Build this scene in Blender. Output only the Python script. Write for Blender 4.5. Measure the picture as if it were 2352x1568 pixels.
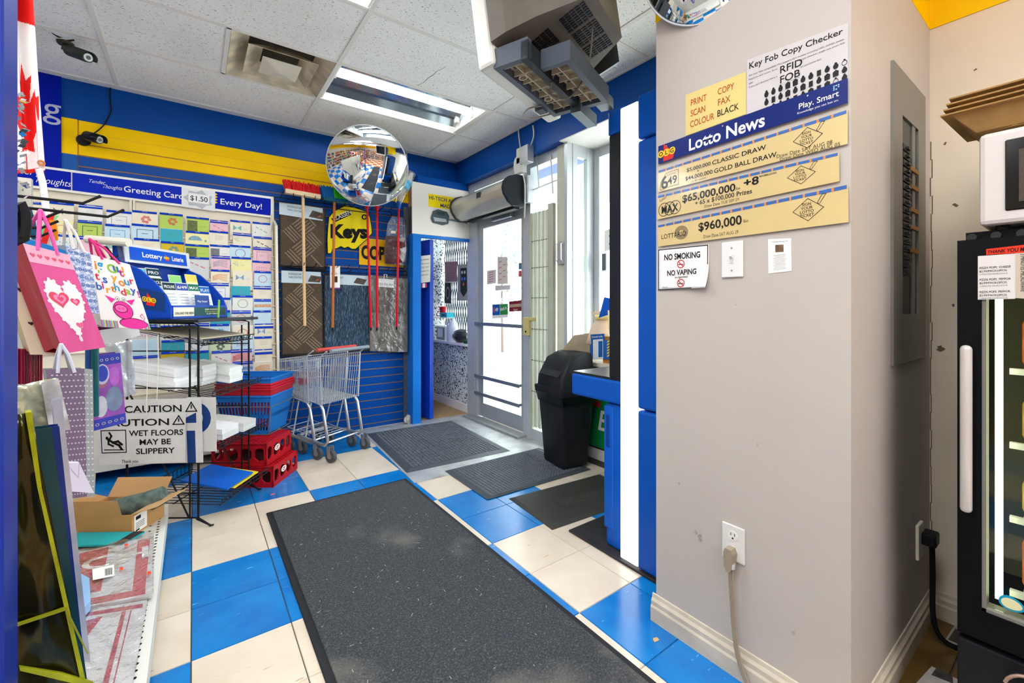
import bpy, bmesh, math, random
from mathutils import Matrix, Vector
random.seed(7)
for o in list(bpy.data.objects):
    bpy.data.objects.remove(o)
SC = bpy.context.scene
COL = SC.collection
# ---------------------------------------------------------------- camera
TH, FPX, HOR, CH = 0.633739, 997.24, 700.39, 1.1978
cam_data = bpy.data.cameras.new('camera')
cam_data.sensor_width = 36.0
cam_data.lens = FPX * 36.0 / 2352.0
cam_data.shift_y = -(784.0 - HOR) / 2352.0
cam_data.clip_start = 0.02
cam = bpy.data.objects.new('camera', cam_data)
COL.objects.link(cam)
cam.location = (0, 0, CH)
cam.rotation_euler = (math.pi / 2, 0, -TH)
SC.camera = cam
# ---------------------------------------------------------------- world (bright hazy daylight) and exposure
w = bpy.data.worlds.new('world'); SC.world = w; w.use_nodes = True
bg = w.node_tree.nodes['Background']
bg.inputs[0].default_value = (0.93, 0.97, 1.0, 1)
bg.inputs[1].default_value = 9.0
vs = SC.view_settings
vs.view_transform = 'Standard'; vs.look = 'None'; vs.gamma = 1.0; vs.use_curve_mapping = False
vs.exposure = 0.27
SC.cycles.use_denoising = True
SC.cycles.use_adaptive_sampling = True
SC.cycles.adaptive_threshold = 0.06
SC.cycles.max_bounces = 8
SC.cycles.diffuse_bounces = 5
SC.cycles.glossy_bounces = 4
SC.cycles.transparent_max_bounces = 16
SC.cycles.sample_clamp_indirect = 12.0
TUBE_E, PANEL_E = 38.0, 12.5
# ---------------------------------------------------------------- pixel -> point on a real plane of the room
def ray(u, v):
    r = (u - 1176) / FPX
    return Vector((math.sin(TH) + r * math.cos(TH), math.cos(TH) - r * math.sin(TH), -(v - HOR) / FPX))
def onX(u, v, X): d = ray(u, v); return d * (X / d.x) + Vector((0, 0, CH))
def onY(u, v, Y): d = ray(u, v); return d * (Y / d.y) + Vector((0, 0, CH))
def onZ(u, v, Z): d = ray(u, v); return d * ((Z - CH) / d.z) + Vector((0, 0, CH))
def onP(u, v, P, n):
    d = ray(u, v); c = Vector((0, 0, CH)); n = Vector(n)
    return c + d * ((Vector(P) - c).dot(n) / d.dot(n))
def proj(p):
    d = p[0] * math.sin(TH) + p[1] * math.cos(TH); r = p[0] * math.cos(TH) - p[1] * math.sin(TH)
    return 1176 + FPX * r / d, HOR - FPX * (p[2] - CH) / d
# ---------------------------------------------------------------- materials
def lin(c):
    if isinstance(c, str):
        c = [int(c[i:i + 2], 16) / 255 for i in (0, 2, 4)]
    return tuple(((x / 12.92) if x <= 0.04045 else ((x + 0.055) / 1.055) ** 2.4) for x in c) + (1.0,)
MC = {}
def mat(col, rough=.5, metal=0.0, var=.05, scale=6.0, bump=0.0, bscale=120.0, emit=0.0, alpha=1.0, coat=0.0, stretch=None, name=None, spec=None):
    key = (spec, col if isinstance(col, str) else tuple(col), rough, metal, var, scale, bump, bscale, emit, alpha, coat, stretch)
    if key in MC: return MC[key]
    m = bpy.data.materials.new(name or 'paint_%s' % (col if isinstance(col, str) else 'c')); m.use_nodes = True
    nt = m.node_tree; b = nt.nodes['Principled BSDF']; L = nt.links.new
    b.inputs['Roughness'].default_value = rough; b.inputs['Metallic'].default_value = metal
    b.inputs['Coat Weight'].default_value = coat
    b.inputs['Specular IOR Level'].default_value = spec if spec is not None else (.5 if metal > 0 else (.35 if rough < .25 else .2))
    b.inputs['Alpha'].default_value = alpha
    base = lin(col)
    b.inputs['Base Color'].default_value = base
    tc = nt.nodes.new('ShaderNodeTexCoord'); src = tc.outputs['Object']
    if stretch:
        mp = nt.nodes.new('ShaderNodeMapping'); mp.inputs['Scale'].default_value = stretch; L(src, mp.inputs[0]); src = mp.outputs[0]
    if var > 0:
        n = nt.nodes.new('ShaderNodeTexNoise'); n.inputs['Scale'].default_value = scale; n.inputs['Detail'].default_value = 5
        L(src, n.inputs['Vector'])
        mr = nt.nodes.new('ShaderNodeMapRange'); mr.inputs['From Min'].default_value = .3; mr.inputs['From Max'].default_value = .7
        mr.inputs['To Min'].default_value = 1 - var; mr.inputs['To Max'].default_value = 1 + var
        L(n.outputs[0], mr.inputs[0])
        mx = nt.nodes.new('ShaderNodeVectorMath'); mx.operation = 'SCALE'; mx.inputs[0].default_value = base[:3]
        L(mr.outputs[0], mx.inputs['Scale']); L(mx.outputs[0], b.inputs['Base Color'])
    if bump > 0:
        n2 = nt.nodes.new('ShaderNodeTexNoise'); n2.inputs['Scale'].default_value = bscale; n2.inputs['Detail'].default_value = 3
        L(src, n2.inputs['Vector'])
        bp = nt.nodes.new('ShaderNodeBump'); bp.inputs['Strength'].default_value = bump; bp.inputs['Distance'].default_value = .004
        L(n2.outputs[0], bp.inputs['Height']); L(bp.outputs[0], b.inputs['Normal'])
    if emit > 0:
        b.inputs['Emission Color'].default_value = base; b.inputs['Emission Strength'].default_value = emit
    MC[key] = m
    return m
def glassy(name, tint='eef5f6', gloss=.12, rough=.03, bump=0.0, bscale=30.0, milk=0.0):
    if name in MC: return MC[name]
    m = bpy.data.materials.new(name); m.use_nodes = True; nt = m.node_tree; L = nt.links.new
    nt.nodes.remove(nt.nodes['Principled BSDF']); out = nt.nodes['Material Output']
    t = nt.nodes.new('ShaderNodeBsdfTransparent'); t.inputs[0].default_value = lin(tint)
    g = nt.nodes.new('ShaderNodeBsdfGlossy'); g.inputs['Roughness'].default_value = rough; g.inputs[0].default_value = (1, 1, 1, 1)
    fr = nt.nodes.new('ShaderNodeLayerWeight'); fr.inputs[0].default_value = gloss
    mx = nt.nodes.new('ShaderNodeMixShader')
    L(fr.outputs['Facing'], mx.inputs[0]); L(t.outputs[0], mx.inputs[1]); L(g.outputs[0], mx.inputs[2])
    if bump:
        tc = nt.nodes.new('ShaderNodeTexCoord'); n = nt.nodes.new('ShaderNodeTexNoise'); n.inputs['Scale'].default_value = bscale; n.inputs['Detail'].default_value = 4
        L(tc.outputs['Object'], n.inputs['Vector'])
        bp = nt.nodes.new('ShaderNodeBump'); bp.inputs['Strength'].default_value = bump; bp.inputs['Distance'].default_value = .02
        L(n.outputs[0], bp.inputs['Height']); L(bp.outputs[0], g.inputs['Normal']); L(bp.outputs[0], fr.inputs['Normal'])
    res = mx.outputs[0]
    if milk:
        df = nt.nodes.new('ShaderNodeBsdfDiffuse'); df.inputs[0].default_value = (.9, .9, .92, 1)
        m2 = nt.nodes.new('ShaderNodeMixShader'); m2.inputs[0].default_value = milk
        L(res, m2.inputs[1]); L(df.outputs[0], m2.inputs[2]); res = m2.outputs[0]
    L(res, out.inputs[0]); MC[name] = m
    return m
def nodemat(name, build):
    if name in MC: return MC[name]
    m = bpy.data.materials.new(name); m.use_nodes = True
    build(m.node_tree, m.node_tree.nodes['Principled BSDF'], m.node_tree.links.new)
    MC[name] = m
    return m
def ramp(nt, pts, interp='LINEAR'):
    r = nt.nodes.new('ShaderNodeValToRGB'); e = r.color_ramp.elements; r.color_ramp.interpolation = interp
    while len(e) < len(pts): e.new(.5)
    for i, (p, c) in enumerate(pts): e[i].position = p; e[i].color = lin(c)
    return r
# ---------------------------------------------------------------- mesh builder
WO = {}
class MB:
    def __init__(s): s.v = []; s.f = []; s.m = []
    def add(s, vs_, fs, mi=0):
        o = len(s.v); s.v += [Vector(p) for p in vs_]
        for f in fs: s.f.append([o + i for i in f]); s.m.append(mi)
        return s
    def obox(s, p, a, b, c, mi=0):
        p, a, b, c = Vector(p), Vector(a), Vector(b), Vector(c)
        if a.cross(b).dot(c) < 0: a, b = b, a
        V = [p, p + a, p + a + b, p + b, p + c, p + a + c, p + a + b + c, p + b + c]
        return s.add(V, [(3, 2, 1, 0), (4, 5, 6, 7), (0, 1, 5, 4), (1, 2, 6, 5), (2, 3, 7, 6), (3, 0, 4, 7)], mi)
    def box(s, lo, hi, mi=0):
        return s.obox(lo, (hi[0] - lo[0], 0, 0), (0, hi[1] - lo[1], 0), (0, 0, hi[2] - lo[2]), mi)
    def rbox(s, lo, hi, bev=.01, seg=2, mi=0, M=None):
        bm = bmesh.new(); bmesh.ops.create_cube(bm, size=1)
        for v in bm.verts:
            v.co = Vector(((lo[i] + hi[i]) / 2 + v.co[i] * (hi[i] - lo[i]) for i in range(3)))
        bmesh.ops.bevel(bm, geom=bm.edges[:], offset=bev, segments=seg, profile=.5, affect='EDGES', clamp_overlap=True)
        bm.verts.index_update()
        s.add([(M @ v.co) if M else v.co.copy() for v in bm.verts], [[v.index for v in f.verts] for f in bm.faces], mi)
        bm.free(); return s
    def quad(s, a, b, c, d, mi=0): return s.add([a, b, c, d], [(0, 1, 2, 3)], mi)
    def poly(s, pts, mi=0): return s.add(pts, [list(range(len(pts)))], mi)
    def prism(s, pts, vec, mi=0):
        n = len(pts); vec = Vector(vec); P = [Vector(p) for p in pts]
        nrm = sum(((P[i].cross(P[(i + 1) % n])) for i in range(n)), Vector())
        if nrm.dot(vec) < 0: P = P[::-1]
        fs = [list(range(n))[::-1], list(range(n, 2 * n))] + [(i, (i + 1) % n, n + (i + 1) % n, n + i) for i in range(n)]
        return s.add(P + [p + vec for p in P], fs, mi)
    def tube(s, pts, r, n=8, closed=False, mi=0, cap=True):
        P = [Vector(p) for p in pts]; N = len(P); rs = r if isinstance(r, (list, tuple)) else [r] * N
        up = None; rings = []
        for i in range(N):
            a = P[(i - 1) % N] if (closed or i > 0) else P[i]; b = P[(i + 1) % N] if (closed or i < N - 1) else P[i]
            t = (b - a)
            if t.length < 1e-9: t = Vector((0, 0, 1))
            t.normalize()
            if up is None:
                up = Vector((0, 0, 1)) if abs(t.z) < .9 else Vector((1, 0, 0))
            x = up - t * up.dot(t)
            if x.length < 1e-6: x = Vector((0, 1, 0)) - t * t.y
            x.normalize(); y = t.cross(x); up = x
            rings.append([P[i] + (x * math.cos(q) + y * math.sin(q)) * rs[i] for q in [2 * math.pi * k / n for k in range(n)]])
        V = [p for rg in rings for p in rg]; F = []
        for i in range(N if closed else N - 1):
            j = (i + 1) % N
            for k in range(n): F.append((i * n + k, i * n + (k + 1) % n, j * n + (k + 1) % n, j * n + k))
        if cap and not closed: F += [list(range(n))[::-1], [(N - 1) * n + k for k in range(n)]]
        return s.add(V, F, mi)
    def cyl(s, a, b, r, r2=None, n=16, mi=0): return s.tube([a, b], [r, r if r2 is None else r2], n, mi=mi)
    def loft(s, rings, mi=0, cap=True, closed=False):
        n = len(rings[0]); V = [p for r in rings for p in r]; F = []
        R = len(rings)
        for i in range(R if closed else R - 1):
            j = (i + 1) % R
            for k in range(n): F.append((i * n + k, i * n + (k + 1) % n, j * n + (k + 1) % n, j * n + k))
        if cap and not closed: F += [list(range(n))[::-1], [(R - 1) * n + k for k in range(n)]]
        return s.add(V, F, mi)
    def lathe(s, prof, M, n=32, mi=0, cap=False):
        rings = [[M @ Vector((r * math.cos(2 * math.pi * k / n), r * math.sin(2 * math.pi * k / n), z)) for k in range(n)] for r, z in prof]
        return s.loft(rings, mi, cap)
    def ball(s, c, r, n=10, mi=0):
        c = Vector(c); r = r if isinstance(r, (tuple, list)) else (r, r, r)
        prof = [(math.sin(math.pi * (i + .02) / n), -math.cos(math.pi * (i + .02) / n)) for i in range(n)] + [(.02, 1)]
        return s.lathe(prof, Matrix.Translation(c) @ Matrix.Diagonal((*r, 1)), n * 2, mi, True)
    def grid(s, fn, nu, nv, mi=0, both=None):
        V = [fn(i / nu, j / nv) for j in range(nv + 1) for i in range(nu + 1)]
        F = [(j * (nu + 1) + i, j * (nu + 1) + i + 1, (j + 1) * (nu + 1) + i + 1, (j + 1) * (nu + 1) + i) for j in range(nv) for i in range(nu)]
        return s.add(V, F, mi)
    def build(s, name, mats, parent=None, origin=None, smooth=False, angle=.7, thick=0.0):
        if not isinstance(mats, (list, tuple)): mats = [mats]
        me = bpy.data.meshes.new(name)
        if parent is not None: org = WO[parent.name]
        elif origin is not None: org = Vector(origin)
        else:
            org = Vector(((min(p.x for p in s.v) + max(p.x for p in s.v)) / 2, (min(p.y for p in s.v) + max(p.y for p in s.v)) / 2, min(p.z for p in s.v)))
        me.from_pydata([tuple(p - org) for p in s.v], [], s.f)
        for m in mats: me.materials.append(m)
        if len(mats) > 1: me.polygons.foreach_set('material_index', s.m)
        if smooth:
            me.polygons.foreach_set('use_smooth', [True] * len(me.polygons))
            me.set_sharp_from_angle(angle=angle)
        me.update()
        o = bpy.data.objects.new(name, me); COL.objects.link(o)
        if parent is not None: o.parent = parent
        else: o.location = org
        WO[o.name] = org
        if thick:
            md = o.modifiers.new('solid', 'SOLIDIFY'); md.thickness = thick; md.offset = 0
        return o
def sp(P, n=6):
    P = [Vector(p) for p in P]; R = []
    for i in range(len(P) - 1):
        a, b, c, d = P[max(i - 1, 0)], P[i], P[i + 1], P[min(i + 2, len(P) - 1)]
        for k in range(n):
            t = k / n; R.append(.5 * (2 * b + (c - a) * t + (2 * a - 5 * b + 4 * c - d) * t * t + (3 * b - a - 3 * c + d) * t ** 3))
    return R + [P[-1]]
def tag(o, label, cat, group=None):
    o['label'] = label; o['category'] = cat
    if group: o['group'] = group
    return o
def thing(name, label, cat, loc, group=None):
    o = bpy.data.objects.new(name, None); COL.objects.link(o); o.location = loc; o.empty_display_size = .05
    WO[o.name] = Vector(loc)
    return tag(o, label, cat, group)
def struct(o): o['kind'] = 'structure'; return o
def copy_tree(o, loc=None, rotz=None, parent=None):
    c = o.copy(); COL.objects.link(c); WO[c.name] = Vector(loc) if loc is not None else WO[o.name]
    if parent is not None: c.parent = parent
    if loc is not None: c.location = loc
    if rotz is not None: c.rotation_euler = (0, 0, rotz)
    for ch in list(o.children): copy_tree(ch, parent=c)
    return c
# ---------------------------------------------------------------- printed surfaces: (x, y) in units of the sheet, mapped onto a real quad
class Surf:
    def __init__(s, TL, TR, BR, BL, w=None, h=None):
        s.c = [Vector(p) for p in (TL, TR, BR, BL)]
        s.w = w or ((s.c[1] - s.c[0]).length + (s.c[2] - s.c[3]).length) / 2
        s.h = h or ((s.c[3] - s.c[0]).length + (s.c[2] - s.c[1]).length) / 2
        s.n = ((s.c[1] - s.c[3]).cross(s.c[0] - s.c[3])).normalized()
        s.fn = None
    def p(s, x, y, z=0.0):
        a, b = x / s.w, y / s.h          # y up from the bottom
        q = (s.c[3] * (1 - a) + s.c[2] * a) * (1 - b) + (s.c[0] * (1 - a) + s.c[1] * a) * b
        if s.fn: z = z + s.fn(a, b)
        return q + s.n * z
    def rect(s, mb, x0, y0, x1, y1, z=.0004, mi=0): return mb.quad(s.p(x0, y0, z), s.p(x1, y0, z), s.p(x1, y1, z), s.p(x0, y1, z), mi)
    def poly(s, mb, pts, z=.0004, mi=0): return mb.poly([s.p(x, y, z) for x, y in pts], mi)
    def disc(s, mb, x, y, r, z=.0004, mi=0, n=20, ry=None): return s.poly(mb, [(x + r * math.cos(2 * math.pi * k / n), y + (ry or r) * math.sin(2 * math.pi * k / n)) for k in range(n)], z, mi)
    def ring(s, mb, x, y, r0, r1, z=.0004, mi=0, n=24, sy=1.0):
        for k in range(n):
            a, b = 2 * math.pi * k / n, 2 * math.pi * (k + 1) / n
            s.poly(mb, [(x + r0 * math.cos(a), y + sy * r0 * math.sin(a)), (x + r1 * math.cos(a), y + sy * r1 * math.sin(a)), (x + r1 * math.cos(b), y + sy * r1 * math.sin(b)), (x + r0 * math.cos(b), y + sy * r0 * math.sin(b))], z, mi)
    def line(s, mb, pts, wd, z=.0004, mi=0, closed=False):
        n = len(pts)
        for i in range(n if closed else n - 1):
            (x0, y0), (x1, y1) = pts[i], pts[(i + 1) % n]; dx, dy = x1 - x0, y1 - y0; l = math.hypot(dx, dy) or 1
            nx, ny, ex, ey = -dy / l * wd / 2, dx / l * wd / 2, dx / l * wd / 2, dy / l * wd / 2
            s.poly(mb, [(x0 - nx - ex, y0 - ny - ey), (x1 - nx + ex, y1 - ny + ey), (x1 + nx + ex, y1 + ny + ey), (x0 + nx - ex, y0 + ny - ey)], z, mi)
    def frame(s, mb, x0, y0, x1, y1, wd, z=.0004, mi=0): s.line(mb, [(x0, y0), (x1, y0), (x1, y1), (x0, y1)], wd, z, mi, True)
    def sheet(s, name, m, parent=None, thick=.001, origin=None, nx=1, ny=1):
        mb = MB()
        if nx * ny == 1:
            mb.prism([s.p(0, 0), s.p(s.w, 0), s.p(s.w, s.h), s.p(0, s.h)], s.n * -thick)
            return mb.build(name, m, parent, origin)
        mb.grid(lambda a, b: s.p(a * s.w, b * s.h), nx, ny)
        return mb.build(name, m, parent, origin, smooth=True, thick=thick)
TXT = []
def text(parent, surf, string, x, y, size, m, bold=0.0, align='LEFT', z=.0008, sx=1.0, shear=0.0, rot=0.0, name='lettering', fit=None, spacing=1.0):
    """queue lettering: baseline-left (or centre) at sheet coordinates x, y"""
    c = bpy.data.curves.new(name, 'FONT'); c.body = string; c.size = size; c.offset = bold * size; c.align_x = align
    c.resolution_u = 3; c.shear = shear; c.space_character = spacing; c.fill_mode = 'BOTH'
    o = bpy.data.objects.new('t', c); COL.objects.link(o)
    TXT.append((o, parent, surf, x, y, z, sx, rot, m, name, fit, align))
def flush_text():
    bpy.context.view_layer.update()
    dg = bpy.context.evaluated_depsgraph_get()
    for o, parent, surf, x, y, z, sx, rot, m, name, fit, align in TXT:
        me = bpy.data.meshes.new_from_object(o.evaluated_get(dg))
        org = WO[parent.name]
        if fit and len(me.vertices):
            xs = [v.co.x for v in me.vertices]; sx = fit / max(1e-6, max(xs) - min(xs))
        ca, sa = math.cos(rot), math.sin(rot)
        for v in me.vertices:
            a, b = v.co.x * sx, v.co.y
            v.co = surf.p(x + a * ca - b * sa, y + a * sa + b * ca, z) - org
        me.materials.clear(); me.materials.append(m); me.name = name
        n = bpy.data.objects.new(name, me); COL.objects.link(n); n.parent = parent; WO[n.name] = org
    for t in TXT:
        c = t[0].data; bpy.data.objects.remove(t[0]); bpy.data.curves.remove(c)
    TXT.clear()
def qX(X, *uv): return Surf(*[onX(u, v, X) for u, v in uv])
def qY(Y, *uv): return Surf(*[onY(u, v, Y) for u, v in uv])
def qP(P, n, *uv): return Surf(*[onP(u, v, P, n) for u, v in uv])
# common finishes
BLUE = mat('06489a', .38, var=.10, scale=3, spec=.14, name='blue_wall_paint')
BLUE2 = mat('0a56a6', .4, var=.06)
DBLUE = mat('1028a8', .4, var=.04, spec=.08)
ROYAL = mat('041ca0', .45, var=.03, spec=.06)
YEL = mat('fccb00', .4, var=.04, spec=.08, name='yellow_wall_paint')
WHITE = mat('eceae4', .45, var=.02)
PAPER = mat('f2f0ea', .6, var=.02)
CREAM = mat('e6dfc8', .5, var=.03)
BLACK = mat('17171a', .45, var=.05)
INK = mat('121212', .6, var=0)
GREYM = mat('9aa0a4', .35, metal=.8, var=.05)
ALU = mat('c9ccce', .35, metal=.6, var=.04)
CHROME = mat('d6dadc', .28, metal=.7, var=.03)
WIRE = mat('141416', .35, var=.03)
WALLW = mat('bcb4aa', .55, var=.035, scale=2.2, bump=.12, bscale=60, name='white_plaster')
REDP = mat('c01a20', .35, var=.04)
WOODL = mat('dcb888', .5, var=.12, scale=5, stretch=(1, 1, .12))
CARD = mat('b98a55', .7, var=.06, name='cardboard')
# ================================================================ STRUCTURE
TS = .3048; GX, GY = -.005, 1.817
CEIL = 2.77
def tilemat(name, c1, c2, fleck):
    def b(nt, B, L):
        tc = nt.nodes.new('ShaderNodeTexCoord'); oi = nt.nodes.new('ShaderNodeObjectInfo')
        ad = nt.nodes.new('ShaderNodeVectorMath'); ad.operation = 'ADD'
        cb = nt.nodes.new('ShaderNodeCombineXYZ'); ml = nt.nodes.new('ShaderNodeMath'); ml.operation = 'MULTIPLY'; ml.inputs[1].default_value = 40
        L(oi.outputs['Random'], ml.inputs[0]); L(ml.outputs[0], cb.inputs[0]); L(ml.outputs[0], cb.inputs[1])
        L(tc.outputs['Object'], ad.inputs[0]); L(cb.outputs[0], ad.inputs[1])
        n = nt.nodes.new('ShaderNodeTexNoise'); n.inputs['Scale'].default_value = 5; n.inputs['Detail'].default_value = 6
        L(ad.outputs[0], n.inputs['Vector'])
        r = ramp(nt, [(.3, c1), (.7, c2)]); L(n.outputs[0], r.inputs[0])
        mp = nt.nodes.new('ShaderNodeMapping'); mp.inputs['Scale'].default_value = (12, 60, 1); L(ad.outputs[0], mp.inputs[0])
        n2 = nt.nodes.new('ShaderNodeTexNoise'); n2.inputs['Scale'].default_value = 1.2; n2.inputs['Detail'].default_value = 2; L(mp.outputs[0], n2.inputs['Vector'])
        r2 = ramp(nt, [(.70, '000000'), (.74, 'ffffff')]); L(n2.outputs[0], r2.inputs[0])
        mx = nt.nodes.new('ShaderNodeMix'); mx.data_type = 'RGBA'; L(r2.outputs[0], mx.inputs[0]); L(r.outputs[0], mx.inputs[6]); mx.inputs[7].default_value = lin(fleck)
        L(mx.outputs[2], B.inputs['Base Color'])
        B.inputs['Roughness'].default_value = .28
        rr = nt.nodes.new('ShaderNodeMapRange'); rr.inputs['To Min'].default_value = .12; rr.inputs['To Max'].default_value = .3; L(n.outputs[0], rr.inputs[0]); L(rr.outputs[0], B.inputs['Roughness'])
    return nodemat(name, b)
TBLUE = tilemat('blue_vinyl_tile', '0468b4', '0a80c8', '6db4e0')
TBEIGE = tilemat('beige_vinyl_tile', 'd2c4ae', 'dfd3bf', 'b89c74')
TBROWN = tilemat('brown_worn_tile', '4a3618', '7a5c2a', '2e2410')
fl = MB().box((-4.6, -4.6, -.06), (2.9, 6.2, -.004)).build('floor', mat('4a443c', .7, name='floor_joint')); struct(fl)
def tile_mesh(m):
    g = .0012; mb = MB(); e = .0015
    a, b = g, TS - g
    mb.add([(a, a, -.004), (b, a, -.004), (b, b, -.004), (a, b, -.004), (a + e, a + e, 0), (b - e, a + e, 0), (b - e, b - e, 0), (a + e, b - e, 0)],
           [(4, 5, 6, 7), (0, 1, 5, 4), (1, 2, 6, 5), (2, 3, 7, 6), (3, 0, 4, 7)])
    me = bpy.data.meshes.new('tile'); me.from_pydata([tuple(p) for p in mb.v], [], mb.f); me.materials.append(m); return me
tm = [tile_mesh(TBEIGE), tile_mesh(TBLUE), tile_mesh(TBROWN)]
TORANGE = tilemat('orange_vinyl_tile', 'b4552a', 'c86a38', 'e0a070')
for i in range(-3, 8):
    for j in range(-6, 8):
        x, y = GX + i * TS, GY + j * TS
        k = 1 if (i // 2 + j // 2) % 2 == 0 else 0
        if x > 1.4 and y < .45: k = 2
        t = bpy.data.objects.new('tile', tm[k]); COL.objects.link(t); t.parent = fl
        t.location = Vector((x, y, 0)) - WO[fl.name]
# the rest of the shop floor behind the camera, seen only in the round mirrors
mb = MB()
for i in range(-15, 8):
    for j in range(-20, 8):
        if -3 <= i < 8 and -6 <= j < 8: continue
        x, y = GX + i * TS, GY + j * TS
        k = 1 if (i // 2 + j // 2) % 2 == 0 else 0
        mb.quad((x + .001, y + .001, -.001), (x + TS - .001, y + .001, -.001), (x + TS - .001, y + TS - .001, -.001), (x + .001, y + TS - .001, -.001), (2 if k and j < -9 else k))
o = mb.build('tile_field', [TBEIGE, TBLUE, TORANGE], fl); o['kind'] = 'stuff'
# ---- ceiling: grid of tiles on white T bars
def ceil_tile(nt, B, L):
    tc = nt.nodes.new('ShaderNodeTexCoord'); mp = nt.nodes.new('ShaderNodeMapping'); mp.inputs['Scale'].default_value = (55, 110, 1)
    L(tc.outputs['Object'], mp.inputs[0])
    n = nt.nodes.new('ShaderNodeTexNoise'); n.inputs['Scale'].default_value = 1.5; n.inputs['Detail'].default_value = 1.5; n.inputs['Distortion'].default_value = .6; L(mp.outputs[0], n.inputs['Vector'])
    r = ramp(nt, [(.64, 'f6f6f4'), (.70, '8e897c')]); L(n.outputs[0], r.inputs[0])
    n2 = nt.nodes.new('ShaderNodeTexNoise'); n2.inputs['Scale'].default_value = 2; L(tc.outputs['Object'], n2.inputs['Vector'])
    r2 = ramp(nt, [(.3, 'f4f4f2'), (.7, 'ffffff')]); L(n2.outputs[0], r2.inputs[0])
    mx = nt.nodes.new('ShaderNodeMix'); mx.data_type = 'RGBA'; mx.blend_type = 'MULTIPLY'; mx.inputs[0].default_value = 1
    L(r.outputs[0], mx.inputs[6]); L(r2.outputs[0], mx.inputs[7]); L(mx.outputs[2], B.inputs['Base Color'])
    bp = nt.nodes.new('ShaderNodeBump'); bp.inputs['Strength'].default_value = .5; bp.inputs['Distance'].default_value = -.003; L(n.outputs[0], bp.inputs['Height']); L(bp.outputs[0], B.inputs['Normal'])
    B.inputs['Roughness'].default_value = .9
CT = nodemat('acoustic_tile', ceil_tile)
TBAR = mat('e6e4de', .5, var=.03)
ce = MB().box((-4.6, -4.6, CEIL + .16), (2.9, 6.2, CEIL + .2)).build('ceiling', WHITE); struct(ce)
XL = [.765 - 1.2 * k for k in range(4, -3, -1)]   # grid lines along Y
XL = [-4.6, -4.035, -2.835, -1.635, -.435, .765, 1.965, 2.45]
YLn = [2.93 + .607 * k for k in range(-12, 2)] + [4.25]
YLn = [y for y in YLn if y > -4.6]
bars = MB()
for x in XL[1:-1]: bars.box((x - .012, -4.6, CEIL - .004), (x + .012, 4.25, CEIL + .02))
for y in YLn[:-1]: bars.box((-4.6, y - .012, CEIL - .0035), (2.35, y + .012, CEIL + .02))
bars.box((.165 - .012, 2.93, CEIL - .0035), (.165 + .012, 3.537, CEIL + .02))
bars.box((-4.6, 4.17, CEIL - .006), (2.35, 4.25, CEIL + .01))
bars.box((2.33, 1.0, CEIL - .006), (2.36, 4.25, CEIL + .01))
bars.build('ceiling_grid', TBAR, ce)
TROFF = [(.765, 2.93), (-.435, 1.716), (-2.835, 2.93), (-1.635, .502), (-.435, -.105), (-.435, -1.926), (-2.835, -1.319), (.765, -3.14), (-2.835, .502), (-1.635, -3.14), (.765, -1.319)]  # last entry: unseen panel added to brighten the wall by the fridge
for a in range(len(XL) - 1):
    for b in range(len(YLn) - 1):
        x0, x1, y0, y1 = XL[a], XL[a + 1], YLn[b], YLn[b + 1]
        if any(abs(x0 - t[0]) < .02 and abs(y0 - t[1]) < .02 for t in TROFF): continue
        if abs(x0 + .435) < .02 and abs(y0 - 2.93) < .02: x1 = .165
        if x0 > 1.9: x1 = 2.34
        y1 = min(y1, 4.19)
        o = MB().box((x0 + .012, y0 + .012, CEIL + .001), (x1 - .012, y1 - .012, CEIL + .012)).build('ceiling_tile', CT, ce)
# crack in one ceiling tile
cr = MB(); P = [(958, 196), (972, 190), (985, 178), (995, 172), (1004, 163), (1016, 158), (1024, 152)]
W3 = [onZ(u, v, CEIL + .0008) for u, v in P]
for i in range(len(W3) - 1):
    wd = .0025 * (1 - abs(i - 2) / 6); d = (W3[i + 1] - W3[i]).normalized(); s_ = Vector((-d.y, d.x, 0)) * wd
    cr.quad(W3[i] - s_, W3[i + 1] - s_, W3[i + 1] + s_, W3[i] + s_)
cr.build('crack', mat('5c564c', .9), ce)
# ---- back wall: blue board over slatwall
GROOVE = mat('a87850', .6, var=.1)
wb = MB().box((-4.6, 4.252, 0), (1.83, 4.4, CEIL)).build('wall_back', GROOVE); struct(wb)
MB().box((-4.6, 4.244, 2.492), (2.42, 4.262, CEIL)).build('upper_board', BLUE, wb)
MB().box((1.83, 4.262, 2.44), (2.42, 4.4, CEIL)).build('header', BLUE, wb)
MB().box((-.645, 4.246, 2.332), (1.79, 4.26, 2.492)).build('slat', YEL, wb)
MB().box((-.645, 4.2455, 2.405), (1.79, 4.2465, 2.4065)).build('seam', GROOVE, wb)
MB().box((-.645, 4.246, 2.251), (1.79, 4.26, 2.324)).build('slat', YEL, wb)
for k in range(30):
    z1 = 2.243 - .0762 * k; z0 = max(.0, z1 - .0672)
    if z1 < .01: break
    MB().box((-.645, 4.246, z0), (1.79, 4.26, z1)).build('slat', BLUE, wb)
MB().box((-.733, 4.24, 2.245), (-.65, 4.262, 2.492)).build('pilaster', YEL, wb)
MB().box((-.733, 4.24, 0), (-.65, 4.262, 2.245)).build('pilaster', BLUE2, wb)
MB().box((-4.6, 4.24, 0), (-.735, 4.262, 2.49)).build('panel', BLUE2, wb)
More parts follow.
